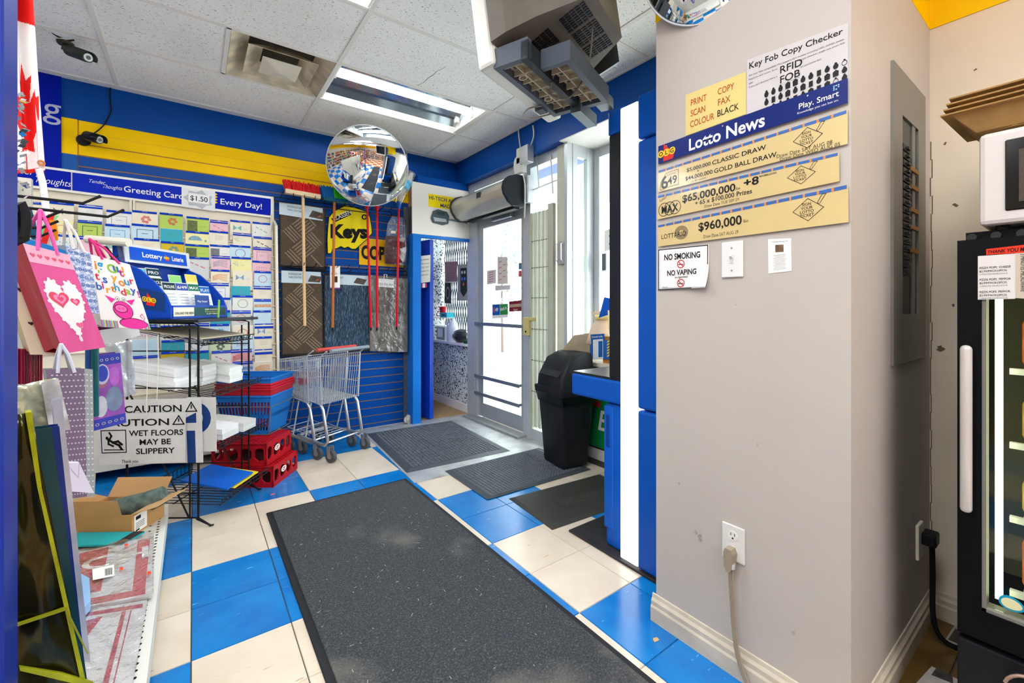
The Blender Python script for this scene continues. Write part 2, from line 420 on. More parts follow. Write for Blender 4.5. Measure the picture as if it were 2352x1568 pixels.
# ---- side booth behind the slatwall (key-cutting nook)
def mosaic(nt, B, L):
    tc = nt.nodes.new('ShaderNodeTexCoord'); mp = nt.nodes.new('ShaderNodeMapping'); mp.inputs['Scale'].default_value = (74, 74, 74); L(tc.outputs['Object'], mp.inputs[0])
    sx = nt.nodes.new('ShaderNodeSeparateXYZ'); L(mp.outputs[0], sx.inputs[0])
    ad = nt.nodes.new('ShaderNodeMath'); ad.operation = 'ADD'; L(sx.outputs[0], ad.inputs[0]); L(sx.outputs[1], ad.inputs[1])
    cb = nt.nodes.new('ShaderNodeCombineXYZ')
    for k, src in enumerate((ad.outputs[0], sx.outputs[2])):
        f = nt.nodes.new('ShaderNodeMath'); f.operation = 'FLOOR'; L(src, f.inputs[0]); L(f.outputs[0], cb.inputs[k])
    wn = nt.nodes.new('ShaderNodeTexWhiteNoise'); wn.noise_dimensions = '2D'; L(cb.outputs[0], wn.inputs['Vector'])
    r = ramp(nt, [(0, 'e6ecea'), (.45, 'ccd8d6'), (.78, '3c4644')], 'CONSTANT'); L(wn.outputs['Value'], r.inputs[0]); L(r.outputs[0], B.inputs['Base Color'])
    B.inputs['Roughness'].default_value = .2
MOS = nodemat('mosaic_tile', mosaic)
bo = MB(); bo.box((1.0, 5.02, 0), (2.62, 5.12, 2.9)); o = struct(bo.build('wall_booth_back', MOS))
struct(MB().box((1.0, 4.4, 0), (1.1, 5.02, 2.9)).build('wall_booth_left', MOS))
hw = MB().box((2.46, 4.13, 0), (2.6, 5.02, .745)).build('wall_booth_half', MOS); struct(hw)
MB().box((2.40, 4.13, .745), (2.62, 5.02, .77)).build('ledge', WHITE, hw)
MB().box((2.448, 4.13, 0), (2.461, 5.02, .09)).build('skirting', WHITE, hw)
struct(MB().box((1.83, 4.1, 2.44), (2.42, 4.26, 2.512)).build('trim_booth_top', BLUE))
fl2 = struct(MB().box((1.75, 4.12, -.002), (2.46, 5.02, .002)).build('floor_booth', mat('b59468', .5, var=.1)))
# blue door frame and the blue door leaf standing ajar
fr = MB(); fr.box((1.775, 4.09, 0), (1.862, 4.262, 1.915)); fr.box((1.862, 4.092, 1.885), (2.445, 4.14, 1.915))
struct(fr.build('trim_1', mat('1470c8', .35, var=.06)))
# leaf swung into the booth, its face seen past the frame
dl = MB().obox((1.985, 4.145, .012), (.045, .01, 0), (-.12, .62, 0), (0, 0, 1.868)).build('door_2', mat('0a3fae', .35, var=.05)); struct(dl)
# ================================================================ RIGHT SIDE: bulkhead, door, windows, pillar
wr = MB().box((2.35, 1.0, 2.505), (2.9, 4.262, CEIL + .1)).build('wall_right', BLUE); struct(wr)
MB().box((2.35, 1.0, 2.498), (2.9, 2.56, 2.506)).build('soffit', WHITE, wr)
# low wall under the bay window with its ledge
MB().box((2.54, 1.0, 0), (2.7, 2.56, .735)).build('low_wall', mat('c9c4ba', .5, var=.08), wr)
lw = MB().box((2.44, 1.0, .735), (2.74, 2.52, .762)).build('ledge', mat('d6cdb8', .4, var=.08), wr)
MB().box((2.525, 1.0, 0), (2.541, 2.6, .085)).build('skirting', WHITE, wr)
# door wall framing members (aluminium)
AL = mat('c4c9cc', .38, metal=.35, var=.05)
ALW = mat('d5d6d0', .42, metal=.15, var=.04)
ALG = mat('c9cbb8', .45, var=.05)
fr = MB()
fr.box((2.432, 3.94, 0), (2.528, 3.98, 2.10)); fr.box((2.43, 3.98, 0), (2.50, 4.135, 2.503)); fr.box((2.43, 3.03, 0), (2.53, 3.135, 2.503))
fr.box((2.433, 3.135, 2.10), (2.527, 3.98, 2.16)); fr.box((2.433, 3.135, 2.42), (2.527, 3.98, 2.503)); fr.box((2.433, 2.665, 2.42), (2.527, 3.03, 2.503)); fr.box((2.433, 2.665, 0), (2.527, 3.03, .10))
struct(fr.build('trim_2', AL))
struct(MB().box((2.42, 2.56, 0), (2.54, 2.665, 2.505)).build('trim_3', ALG))
struct(MB().box((2.40, 2.525, .0), (2.50, 2.56, 2.5)).build('trim_4', AL))
GL = glassy('window_glass', 'f4f8f8', .08, .02)
w1 = MB().box((2.475, 2.66, .10), (2.481, 3.04, 2.42)).build('window_1', GL); struct(w1)
w3 = MB().box((2.475, 3.13, 2.16), (2.481, 3.95, 2.42)).build('window_3', GL); struct(w3)
# transom bars of a bent grille
g = MB(); X = 2.425
g.tube([onX(1232, 345, X), onX(1238, 430, X)], .006, 6); g.tube([onX(1265, 355, X), onX(1270, 445, X)], .006, 6); g.tube([onX(1210, 442, X), onX(1288, 410, X)], .006, 6)
tag(g.build('grille_bar', mat('d8dad4', .4, var=.02), origin=(X, 2.9, 2.2)), 'thin bent white grille bars across the sidelight beside the door', 'grille')
# bay window: return with narrow light, outer window
w2 = bpy.data.objects.new('window_2', None); COL.objects.link(w2); w2.location = (2.6, 2.5, .76); WO[w2.name] = Vector((2.6, 2.5, .76)); w2['kind'] = 'structure'
f = MB(); yy = 2.52
f.box((2.46, yy, .763), (2.51, yy + .04, 2.497)); f.box((2.62, yy, .763), (2.72, yy + .04, 2.497)); f.box((2.51, yy + .002, 2.40), (2.62, yy + .038, 2.497)); f.box((2.51, yy + .002, .763), (2.62, yy + .038, .86))
f.box((2.70, 2.46, .763), (2.76, 2.518, 2.497)); f.box((2.703, 1.0, 2.42), (2.757, 2.46, 2.497)); f.box((2.703, 1.0, .763), (2.757, 2.46, .84)); f.box((2.70, 1.55, .84), (2.76, 1.60, 2.42))
f.build('window_frame', AL, w2)
MB().box((2.51, yy + .015, .86), (2.62, yy + .02, 2.40)).build('pane', GL, w2)
MB().box((2.725, 1.6, .84), (2.731, 2.46, 2.42)).build('pane', GL, w2)
MB().box((2.725, 1.0, .84), (2.731, 1.55, 2.42)).build('pane', GL, w2)
MB().box((2.712, 2.40, 1.48), (2.724, 2.44, 1.62)).build('latch', mat('5a5d60', .4, .6), w2)
# ---- glass entrance door
dr = bpy.data.objects.new('door_1', None); COL.objects.link(dr); dr.location = (2.47, 3.56, .02); WO[dr.name] = Vector((2.47, 3.56, .02)); dr['kind'] = 'structure'
f = MB(); x0, x1 = 2.452, 2.492
f.box((x0, 3.14, .03), (x1, 3.19, 2.095)); f.box((x0, 3.845, .03), (x1, 3.935, 2.095)); f.box((x0 + .001, 3.19, 2.0), (x1 - .001, 3.845, 2.095)); f.box((x0 + .001, 3.19, .03), (x1 - .001, 3.845, .17))
f.build('door_frame', mat('b4babd', .35, metal=.5, var=.05), dr)
MB().box((2.47, 3.19, .17), (2.476, 3.845, 2.0)).build('pane', GL, dr)
for z, hh in ((.985, .035), (.435, .035), (.255, .035)):
    b = MB(); y0 = 3.02 if z > .9 else 3.17
    b.rbox((2.405, y0, z), (2.42, 3.955, z + hh), .005)
    for y in (3.19, 3.90): b.box((2.42, y, z + .005), (2.453, y + .03, z + hh - .005))
    b.build('push_bar', mat('8f979c', .35, metal=.6, var=.04), dr)
cl = MB(); cl.rbox((2.40, 3.30, 2.03), (2.452, 3.62, 2.09), .008); cl.tube([(2.41, 3.60, 2.09), (2.36, 3.80, 2.06), (2.41, 3.98, 2.10)], .009, 6); cl.build('door_closer', GREYM, dr)
MB().box((2.33, 3.08, 0), (2.45, 4.06, .022)).build('threshold', mat('a9aca8', .4, metal=.5, var=.1, scale=20), dr)
# stickers and notices on the door glass
def notice(X, uv, label, m=PAPER, name='paper_notice'):
    s = qX(X, *uv); o = s.sheet(name, m); tag(o, label, 'notice'); return o, s
GX_ = 2.468
o, s = notice(GX_, [(1143, 590), (1166, 590), (1166, 652), (1143, 652)], 'pale printed notice with red dashes taped high on the glass door', mat('d9d2c8', .6))
mb = MB()
for k in range(7): s.line(mb, [(s.w * (.15 + .4 * (k % 2)), s.h * (.15 + .11 * k)), (s.w * (.4 + .4 * (k % 2)), s.h * (.18 + .11 * k))], .006)
mb.build('red_marks', mat('c04048', .6, var=0), o)
o, s = notice(GX_, [(1119, 622), (1139, 619), (1139, 650), (1119, 653)], 'small pale notice with red dashes beside the larger door notice', mat('d4d0ca', .6))
mb = MB()
for k in range(5): s.line(mb, [(s.w * .2, s.h * (.15 + .17 * k)), (s.w * .7, s.h * (.2 + .17 * k))], .006)
mb.build('red_marks', mat('c04048', .6, var=0), o)
o, s = notice(GX_, [(1138, 656), (1172, 654), (1172, 664), (1138, 667)], 'narrow grey paper strip below the notices on the door glass', mat('cfd0d0', .6))
o, s = notice(GX_, [(1131, 699), (1167, 697), (1167, 729), (1131, 731)], 'square blue and green lottery sticker on the door glass', WHITE, 'door_sticker')
mb = MB(); s.rect(mb, .002, s.h * .22, s.w * .49, s.h * .98); mb.build('blue_field', mat('0f5cab', .4), o)
mb = MB(); s.rect(mb, s.w * .51, s.h * .22, s.w * .98, s.h * .98); mb.build('green_field', mat('2a9440', .4), o)
text(o, s, '6', s.w * .06, s.h * .45, s.h * .5, mat('e8402a', .4, var=0), .03); text(o, s, '49', s.w * .2, s.h * .48, s.h * .36, WHITE, .03)
text(o, s, 'MAX', s.w * .53, s.h * .48, s.h * .32, WHITE, .02, fit=s.w * .42, rot=.15)
o, s = notice(GX_, [(1169, 692), (1200, 689), (1200, 714), (1169, 716)], 'maroon door sticker reading PUSH beside the lottery sticker', mat('7c2030', .5), 'door_sticker')
text(o, s, 'PUSH', s.w * .5, s.h * .06, s.h * .26, mat('e8c8b0', .5, var=0), .02, 'CENTER')
mb = MB(); s.rect(mb, s.w * .05, s.h * .42, s.w * .95, s.h * .7); mb.build('pale_band', mat('b4a088', .5), o)
o, s = notice(GX_, [(1191, 604), (1199, 603), (1199, 618), (1191, 619)], 'small teal sticker at the lock edge of the door glass', mat('3a7890', .4), 'door_sticker')
o, s = notice(GX_, [(1191, 622), (1199, 621), (1199, 635), (1191, 636)], 'small red and white sticker under the teal one', mat('c05058', .4), 'door_sticker')
# ---- folded scissor gate in front of the sidelight
gt = thing('scissor_gate', 'folded cream scissor gate of narrow vertical bars beside the door', 'gate', (2.40, 2.83, .12))
GM = mat('c8ccbc', .4, metal=.25, var=.04)
for i in range(8):
    y = 2.74 + i * .026
    MB().box((2.388 + .006 * (i % 2), y, .14), (2.41 + .006 * (i % 2), y + .014, 2.0)).build('bar', GM, gt)
for a, b, z in ((2.672, 2.735, 2.04), (2.948, 2.985, 2.0)):
    MB().rbox((2.378, a, .12), (2.415, b, z), .004).build('end_bar', mat('bfc3b0', .45, metal=.2, var=.05), gt)
for z in (.45, .72, .99, 1.26, 1.52, 1.75):
    for i in range(9):
        MB().cyl((2.386, 2.736 + i * .026, z), (2.378, 2.736 + i * .026, z), .005, n=6).build('rivet', mat('5c5e58', .4, .5), gt)
lk = thing('door_lock', 'cream yellow metal lock box on the scissor gate edge', 'lock', (2.37, 2.98, .93))
MB().rbox((2.355, 2.96, .93), (2.40, 3.045, 1.09), .004).build('case', mat('c9bd7c', .45, var=.06), lk)
MB().rbox((2.36, 2.90, 1.06), (2.39, 2.965, 1.09), .004).build('hasp', mat('c9bd7c', .45, var=.06), lk)
MB().cyl((2.356, 3.0, .965), (2.35, 3.0, .965), .008, n=10).build('keyhole', BLACK, lk)
hd = thing('gate_bracket', 'small bare metal pull bracket on the aluminium window post', 'bracket', (2.40, 2.56, 1.55))
MB().box((2.395, 2.555, 1.53), (2.40, 2.64, 1.71)).build('plate', ALU, hd)
for y in (2.565, 2.625): MB().tube([(2.396, y, 1.545), (2.37, y, 1.56), (2.37, y, 1.69), (2.396, y, 1.70)], .006, 6).build('loop', CHROME, hd)
# ---- pillar with breaker panel, and the wall beyond
wp = MB().box((1.42, .399, 0), (2.9, 1.006, CEIL + .1)).build('wall_pillar', WALLW); struct(wp)
MB().box((1.418, .398, 2.27), (2.31, 1.008, CEIL)).build('yellow_band', YEL, wp)
bbm = mat('c8bda8', .5, var=.12, scale=14)
def skirt(name, p, a, n, L_):
    """moulded skirting: profile extruded along a from p, facing n"""
    p, a, n = Vector(p), Vector(a), Vector(n); Z = Vector((0, 0, 1))
    prof = [(0, 0), (.016, 0), (.016, .052), (.012, .06), (.012, .075), (.006, .085), (.004, .098), (0, .1)]
    return MB().prism([p + n * x + Z * z for x, z in prof], a * L_)
o = skirt('b', (1.42, .384, 0), (0, 1, 0), (-1, 0, 0), .636).build('baseboard_pillar', bbm); struct(o)
o = skirt('b', (1.404, .40, 0), (1, 0, 0), (0, -1, 0), .91).build('baseboard_side', bbm); struct(o)
rw = MB().box((2.31, -4.6, 0), (2.45, .40, CEIL + .1)).build('wall_far_right', mat('e2d4bd', .55, var=.07, scale=2.5, bump=.12, bscale=60)); struct(rw)
MB().box((2.306, -4.6, 2.268), (2.311, .40, CEIL)).build('yellow_band', YEL, rw)
struct(skirt('b', (2.31, -4.0, 0), (0, 1, 0), (-1, 0, 0), 4.4).build('baseboard_right', bbm))
# crack at the inner corner
ck = MB(); 
for k in range(24):
    z = .15 + k * .07; y = .398 - random.random() * .006
    ck.box((2.3085, y - .002, z), (2.3105, y, z + .072))
ck.build('crack', mat('4a4036', .9), rw)
# dirt marks with shapes of their own
dm = MB(); sm = Surf((1.4195, 1.006, 2.0), (1.4195, .40, 2.0), (1.4195, .40, 0), (1.4195, 1.006, 0))
for (u, v, r) in [(1608, 1235, .010), (1598, 1222, .006), (1690, 700, .002), (1740, 1020, .003), (1560, 1110, .005), (1822, 1455, .006)]:
    q = onX(u, v, 1.4195); x, y = 1.006 - q.y, q.z
    sm.poly(dm, [(x + r * (.5 + random.random()) * math.cos(t), y + 1.6 * r * (.3 + random.random()) * math.sin(t)) for t in [k * .7 for k in range(9)]], .0003)
dm.build('scuff', mat('a89c8c', .8, var=.2, scale=60), wp)
dm = MB()
for (u, v, r) in [(2215, 745, .012), (2170, 330, .006), (2195, 470, .008), (2160, 800, .012), (2240, 160, .005), (2190, 700, .006)]:
    q = onX(u, v, 2.3095)
    dm.poly([(2.3092, q.y + r * (.3 + random.random()) * math.cos(t), q.z + r * (.3 + random.random()) * math.sin(t)) for t in [k * .63 for k in range(10)]])
dm.build('scuff', mat('6a5c4a', .8, var=.2, scale=60), rw)
# breaker panel
bp = thing('breaker_panel', 'grey steel breaker panel with open narrow breaker slot', 'electrical panel', (1.99, .39, 1.0))
GP = mat('7d7a72', .45, metal=.3, var=.06)
f = MB(); y0, y1 = .391, .399; a, b, c, d = 1.783, 2.20, 1.005, 1.972; e, g_, h_, i_ = 1.887, 2.097, 1.167, 1.825
f.box((a, y0, c), (e, y1, d)); f.box((g_, y0, c), (b, y1, d)); f.box((e, y0, c), (g_, y1, h_)); f.box((e, y0, i_), (g_, y1, d))
f.build('cover', GP, bp)
f = MB(); f.box((e - .005, .3976, h_), (g_ + .005, .3989, i_)); f.build('recess', mat('3f4340', .5, .2, var=.08), bp)
MB().box((2.02, .393, h_), (2.06, .3995, i_)).build('rail', mat('6a6d68', .4, .4, var=.06), bp)
for k in range(17):
    z = 1.30 + k * .026
    MB().box((1.90, .392, z), (1.99, .3995, z + .02)).build('breaker', BLACK, bp)
    MB().box((1.935, .385, z + .006), (1.965, .392, z + .014)).build('toggle', mat('2b2c2e', .4), bp)
for z in (1.38, 1.46, 1.52, 1.60, 1.66): MB().box((1.985, .388, z), (2.085, .3915, z + .014)).build('tape_tag', mat('b58a50', .7, var=.1), bp)
# ================================================================ PILLAR FACE: posters, switch, outlet
PX = 1.4185
s = qX(PX, (1716, 138), (1948, 52), (1948, 200), (1716, 300)); o = s.sheet('poster', mat('c9c3c1', .35, var=.02)); tag(o, 'white key fob copy checker poster with black fob drawings', 'poster')
W, H = s.w, s.h
text(o, s, 'Key Fob Copy Checker', W * .02, H * .86, H * .13, INK, .008, fit=W * .93)
for k, t in enumerate(['Are your fobs compatible? We support 65+ models including HID, AWID, Indala,', 'KeyScan and more. Scrolling through our copy checker page see your fob', 'type', "If you can't find just share a picture and we will let you know fast."]):
    text(o, s, t, W * .02, H * (.755 - .055 * k), H * .038, mat('555555', .6, var=0), fit=(W * .95 if k < 2 else (W * .75 if k == 3 else None)))
mb = MB(); s.rect(mb, W * .34, H * .46, W * .56, H * .74, .0009); mb.build('patch', mat('c9c3c1', .35, var=.02), o)
text(o, s, 'RFID', W * .36, H * .62, H * .15, INK, .012, z=.0014); text(o, s, 'FOB', W * .36, H * .475, H * .15, INK, .012, z=.0014)
random.seed(3)
for r_ in range(3):
    for c_ in range(11):
        mb = MB(); x, y = W * (.22 + .075 * c_), H * (.40 - .115 * r_); q = random.random(); rr = W * .024
        mm = mat('141414', .4, var=0)
        if q < .55:
            s.disc(mb, x, y, rr, .001, n=12, ry=rr * 1.35); s.disc(mb, x, y + rr * 1.4, rr * .5, .001, n=8)
        elif q < .75: s.poly(mb, [(x - rr, y - rr * 1.3), (x + rr, y - rr * 1.3), (x + rr * 1.1, y + rr), (x, y + rr * 1.9), (x - rr * 1.1, y + rr)], .001)
        elif q < .88: s.rect(mb, x - rr * .8, y - rr * 1.3, x + rr * .8, y + rr * 1.4, .001)
        else: s.ring(mb, x, y, rr * .8, rr, .001, n=14, sy=1.3); s.disc(mb, x, y + rr * 1.5, rr * .4, .001, n=8)
        mb.build('fob_drawing', mm, o)
s = qX(PX, (1575, 218), (1713, 165), (1713, 262), (1575, 312)); o = s.sheet('poster', mat('dfc97e', .6, var=.02)); tag(o, 'yellow paper sign reading print scan colour copy fax black', 'sign')
W, H = s.w, s.h; OR = mat('b4541e', .6, var=0)
for t, x, y, m_ in (('PRINT', .09, .68, OR), ('SCAN', .09, .42, OR), ('COLOUR', .08, .16, OR), ('COPY', .56, .70, OR), ('FAX', .56, .44, OR), ('BLACK', .55, .18, mat('262420', .6, var=0))):
    text(o, s, t, W * x, H * y, H * .22, m_, .006, fit=W * {'PRINT': .28, 'SCAN': .26, 'COLOUR': .42, 'COPY': .26, 'FAX': .20, 'BLACK': .34}[t])
# lotto news board
NAVY = mat('16266c', .3, var=.03, spec=.12); STRIP = mat('d6be84', .3, var=.03, coat=.3); CH1 = mat('3a66a8', .4, var=.03)
lb = thing('lotto_board', 'clear plastic lotto news board with navy header and three ticket strips', 'sign board', (1.41, .70, 1.40))
s = qX(1.412, (1512, 336), (1947, 179), (1947, 236), (1512, 377)); o = s.sheet('header', NAVY, lb); W, H = s.w, s.h
text(lb, s, 'Lotto News', W * .21, H * .18, H * .86, mat('e8ecf4', .4, var=0), .02, fit=W * .43)
text(lb, s, 'Play. Smart', W * .80, H * .40, H * .34, WHITE, .01, fit=W * .165); text(lb, s, 'Knowledge you can bet on.', W * .795, H * .2, H * .13, WHITE, fit=W * .17)
mb = MB()
for (a, b) in ((0, 0), (1, 0), (2, 1), (0, 2), (2, 2), (0, 1), (1, 2)): s.rect(mb, W * (.945 + .009 * a), H * (.68 + .075 * b), W * (.951 + .009 * a), H * (.73 + .075 * b), .001)
mb.build('logo_dots', mat('9cc8e4', .4, var=0), lb)
def olg(parent, s, x, y, r):
    mb = MB(); s.poly(mb, [(x - .6 * r, y + 2.6 * r), (x + 2.7 * r, y - .9 * r), (x + 2.2 * r, y - 2.2 * r), (x - .8 * r, y - 2.2 * r)], .0008); mb.build('red_wedge', mat('d8281e', .4, var=0), parent)
    for k, ch in enumerate('OLG'):
        mb = MB(); s.disc(mb, x - 1.5 * r + 1.75 * r * k, y, r, .0012); mb.build('ball', mat('f0c428', .4, var=0), parent)
        text(parent, s, ch, x - 1.5 * r + 1.75 * r * k, y - .55 * r, 1.6 * r, INK, .02, 'CENTER', z=.0016)
olg(lb, s, W * .055, H * .5, H * .2)
for k, x in enumerate((.06, .42, .84)):
    mb = MB(); s.disc(mb, W * x, H * .86, H * .035, .0008, n=10); mb.build('punch_hole', mat('c8c4c0', .5), lb)
def strip(uv, nlab):
    s = qX(1.413, *uv); st = s.sheet('ticket_strip', STRIP, lb); W, H = s.w, s.h
    mb = MB(); n = 17
    for k in range(n): s.rect(mb, W * (k + .08) / n, H * .9, W * (k + .92) / n, H * 1.0, .0006)
    mb.build('blue_dashes', CH1, st)
    mb = MB()
    for k in range(1, n): s.rect(mb, W * (k - .08) / n, H * .9, W * (k + .08) / n, H * 1.0, .0006)
    mb.build('orange_dashes', mat('e08a30', .4, var=0), st)
    x, y, r = W * .84, H * .52, H * .33
    mb = MB(); s.line(mb, [(x - r * 1.3, y), (x, y + r), (x + r * 1.3, y), (x, y - r)], .0014, .0008, 0, True)
    s.line(mb, [(x + r * .9, y + r * .3), (x + r * 1.5, y + r * 1.1), (x + r * 1.2, y + r * 1.15), (x + r * .8, y + r * .5)], .0012, .0008, 0, True)
    mb.build('ticket_mark', INK, st)
    for k, t in enumerate(('SIGN', 'YOUR', 'LOTTO', 'TICKET')): text(st, s, t, x - r * .1, y + r * (.38 - .33 * k), r * .36, INK, .005, 'CENTER')
    return s, st, W, H
s, st, W, H = strip([(1511, 393), (1947, 252), (1947, 330), (1512, 441)], 1)
text(st, s, '6', W * .02, H * .1, H * .8, INK, .02, fit=W * .05); text(st, s, '49', W * .07, H * .22, H * .5, INK, .015, fit=W * .065); text(st, s, 'LOTTO', W * .065, H * .62, H * .14, INK, fit=W * .06)
mb = MB(); s.line(mb, [(W * .015, H * .05), (W * .08, H * .12), (W * .145, H * .12), (W * .145, H * .8), (W * .06, H * .78), (W * .02, H * .4)], .0016, .0008, 0, True); mb.build('logo_outline', INK, st)
text(st, s, '$5,000,000', W * .20, H * .55, H * .22, INK, .01, fit=W * .15); text(st, s, 'CLASSIC DRAW', W * .36, H * .54, H * .24, INK, .01, fit=W * .29)
text(st, s, '$44,000,000', W * .19, H * .19, H * .24, INK, .01, fit=W * .17); text(st, s, 'GOLD BALL DRAW', W * .37, H * .18, H * .25, INK, .01, fit=W * .33); text(st, s, '+', W * .265, H * .40, H * .2, INK); text(st, s, 'or $1 million', W * .23, H * .05, H * .13, INK, fit=W * .09, shear=.2)
text(st, s, 'Draw Date SAT AUG 08', W * .70, H * .12, H * .17, mat('3c3a34', .6, var=0), fit=W * .24); text(st, s, 'Draw Date WED AUG 05', W * .715, H * .0, H * .16, mat('3c3a34', .6, var=0), fit=W * .255)
s, st, W, H = strip([(1510, 450), (1927, 350), (1928, 416), (1510, 504)], 2)
text(st, s, 'MAX', W * .03, H * .2, H * .44, INK, .02, fit=W * .12); text(st, s, 'Lotto', W * .02, H * .72, H * .16, INK, rot=.3)
mb = MB()
for x in (.05, .09, .13): s.ring(mb, W * x, H * .36, H * .26, H * .285, .0008)
mb.build('logo_rings', INK, st)
text(st, s, '$65,000,000', W * .18, H * .48, H * .42, INK, .02, fit=W * .33); text(st, s, '+8', W * .555, H * .55, H * .42, INK, .02, fit=W * .08); text(st, s, 'Est.', W * .515, H * .5, H * .13, INK); text(st, s, 'MAXMILLIONS', W * .64, H * .78, H * .09, INK, .01, fit=W * .085)
text(st, s, '+ 65 x $100,000 Prizes', W * .265, H * .25, H * .25, INK, .01, fit=W * .335); text(st, s, 'Draw Date TUE SEP 29', W * .325, H * .07, H * .16, mat('4c4a40', .6, var=0), fit=W * .205)
s, st, W, H = strip([(1510, 518), (1948, 424), (1949, 510), (1512, 566)], 3)
text(st, s, 'LOTTARIO', W * .025, H * .32, H * .3, INK, 0, fit=W * .17)
mb = MB()
for r in (.12, .17, .22, .27): s.ring(mb, W * .165, H * .48, H * r, H * (r + .02), .0008)
mb.build('logo_rings', INK, st)
text(st, s, '$960,000', W * .275, H * .42, H * .46, INK, .02, fit=W * .25); text(st, s, 'Est.', W * .535, H * .46, H * .14, INK); text(st, s, 'Draw Date SAT AUG 29', W * .305, H * .1, H * .18, mat('4c4a40', .6, var=0), fit=W * .20)
# clear sleeve over the strips
s = qX(1.409, (1508, 385), (1952, 240), (1952, 513), (1508, 568)); s.sheet('clear_sleeve', glassy('clear_sleeve', 'ffffff', .03, .15, .03, 9), lb, thick=.0006)
# no smoking sign with a curled corner
s = qX(PX, (1511, 573), (1629, 561), (1629, 660), (1511, 667)); s.fn = lambda a, b: .0 if a + (1 - b) < 1.35 else .10 * (a + (1 - b) - 1.35) ** 2 * .6
ns = thing('no_smoking_sign', 'white no smoking no vaping sign with curled corner', 'sign', s.c[3])
mb = MB(); mb.grid(lambda a, b: s.p(a * s.w, b * s.h, .001), 14, 14); mb.build('sheet', mat('e9e7e4', .4, var=.02), ns, smooth=True, thick=.0008)
W, H = s.w, s.h
text(ns, s, 'NO SMOKING', W * .14, H * .72, H * .2, INK, .02, fit=W * .7, z=.0025); text(ns, s, 'NO VAPING', W * .2, H * .34, H * .18, INK, .02, fit=W * .57, z=.0025); text(ns, s, '(e-cigarettes)', W * .36, H * .27, H * .065, INK, .01, fit=W * .25, z=.0025); text(ns, s, 'Ontario', W * .1, H * .05, H * .05, INK, z=.0025)
for y in (.60, .145):
    mb = MB(); s.ring(mb, W * .48, H * y, H * .08, H * .1, .0025); s.line(mb, [(W * .48 - H * .06, H * (y + .06)), (W * .48 + H * .06, H * (y - .06))], .003, .003); mb.build('red_ban_ring', mat('c82028', .4, var=0), ns)
    mb = MB(); s.line(mb, [(W * .48 - H * .06, H * (y - .01)), (W * .48 + H * .05, H * (y - .01))], .003, .0022); mb.build('cigarette', INK, ns)
mb = MB(); s.line(mb, [(W * .98, H * .55), (W * .98, H * .985), (W * .02, H * .985), (W * .02, H * .015), (W * .7, H * .015)], .003, .0022); mb.build('black_border', INK, ns)
# light switch
sw = thing('light_switch', 'white toggle light switch plate on the pillar', 'light switch', (1.415, .715, 1.288))
MB().rbox((1.413, .68, 1.288), (1.42, .75, 1.405), .003, mi=0).build('plate', mat('e4e2de', .35), sw)
MB().box((1.4115, .710, 1.333), (1.414, .721, 1.360)).build('slot', mat('cfccc6', .4), sw)
MB().obox((1.413, .7115, 1.346), (-.010, 0, .010), (0, .008, 0), (.003, 0, .006)).build('toggle', mat('e9e7e2', .3), sw)
for z in (1.31, 1.383): MB().cyl((1.4135, .7155, z), (1.412, .7155, z), .003, n=8).build('screw', GREYM, sw)
# memorial card
s = qX(PX, (1764, 549), (1817, 547), (1818, 622), (1765, 628)); mc = s.sheet('memorial_card', PAPER); tag(mc, 'small white memorial card with a photo beside the light switch', 'card'); W, H = s.w, s.h
for k, t in enumerate(('In Loving Memory Of',)): text(mc, s, t, W * .5, H * .90, H * .05, INK, 0, 'CENTER', shear=.2)
mb = MB(); s.rect(mb, W * .32, H * .6, W * .68, H * .82); mb.build('photo', mat('6e5840', .5, var=.6, scale=60), mc)
mb = MB()
for k in range(14): s.rect(mb, W * (.2 + .04 * (k % 3)), H * (.52 - .034 * k), W * (.8 - .03 * (k % 4)), H * (.528 - .034 * k))
mb.build('print_lines', mat('8c8880', .6, var=0), mc)
# outlet with plug and cord
def outlet(name, label, Y0, Z0):
    t = thing(name, label, 'outlet', (1.415, Y0 + .035, Z0))
    MB().rbox((1.413, Y0, Z0), (1.42, Y0 + .073, Z0 + .114), .003).build('plate', mat('dcd9d2', .35), t)
    for dz in (.067, .018):
        f = MB().cyl((1.4135, Y0 + .0365, Z0 + dz + .014), (1.4115, Y0 + .0365, Z0 + dz + .014), .016, n=20).build('receptacle', mat('e6e2d6', .35), t)
        for dy in (-.006, .006): MB().box((1.411, Y0 + .0355 + dy, Z0 + dz + .014), (1.4117, Y0 + .0375 + dy, Z0 + dz + .023)).build('slot', INK, t)
        MB().cyl((1.4117, Y0 + .0365, Z0 + dz + .006), (1.411, Y0 + .0365, Z0 + dz + .006), .003, n=8).build('ground_hole', INK, t)
    return t
outlet('wall_outlet', 'white duplex outlet with a beige plug in the pillar face', .675, .368)
pg = thing('power_cord', 'flat beige power cord with plug hanging from the pillar outlet', 'power cord', (1.39, .71, .0))
BC = mat('9a8c78', .45, var=.05)
MB().prism([(1.411, .722, .415), (1.411, .702, .415), (1.411, .697, .400), (1.411, .700, .355), (1.411, .707, .342), (1.411, .717, .342), (1.411, .724, .355), (1.411, .727, .400)], (-.03, 0, 0)).build('plug', BC, pg)
c = MB(); Pc = [onX(u, v, 1.392) for u, v in [(1680, 1290), (1679, 1330), (1682, 1380), (1686, 1440), (1692, 1490), (1703, 1535), (1716, 1568), (1740, 1620)]]
for off in (-.005, 0, .005): c.tube([p + Vector((0, off, 0)) for p in sp(Pc, 4)], .0032, 6)
c.build('cord', BC, pg, smooth=True)
MB().tube([Pc[0] + Vector((0, 0, -.004)), Pc[0] + Vector((0, 0, -.02))], .011, 10).build('tie', CHROME, pg)
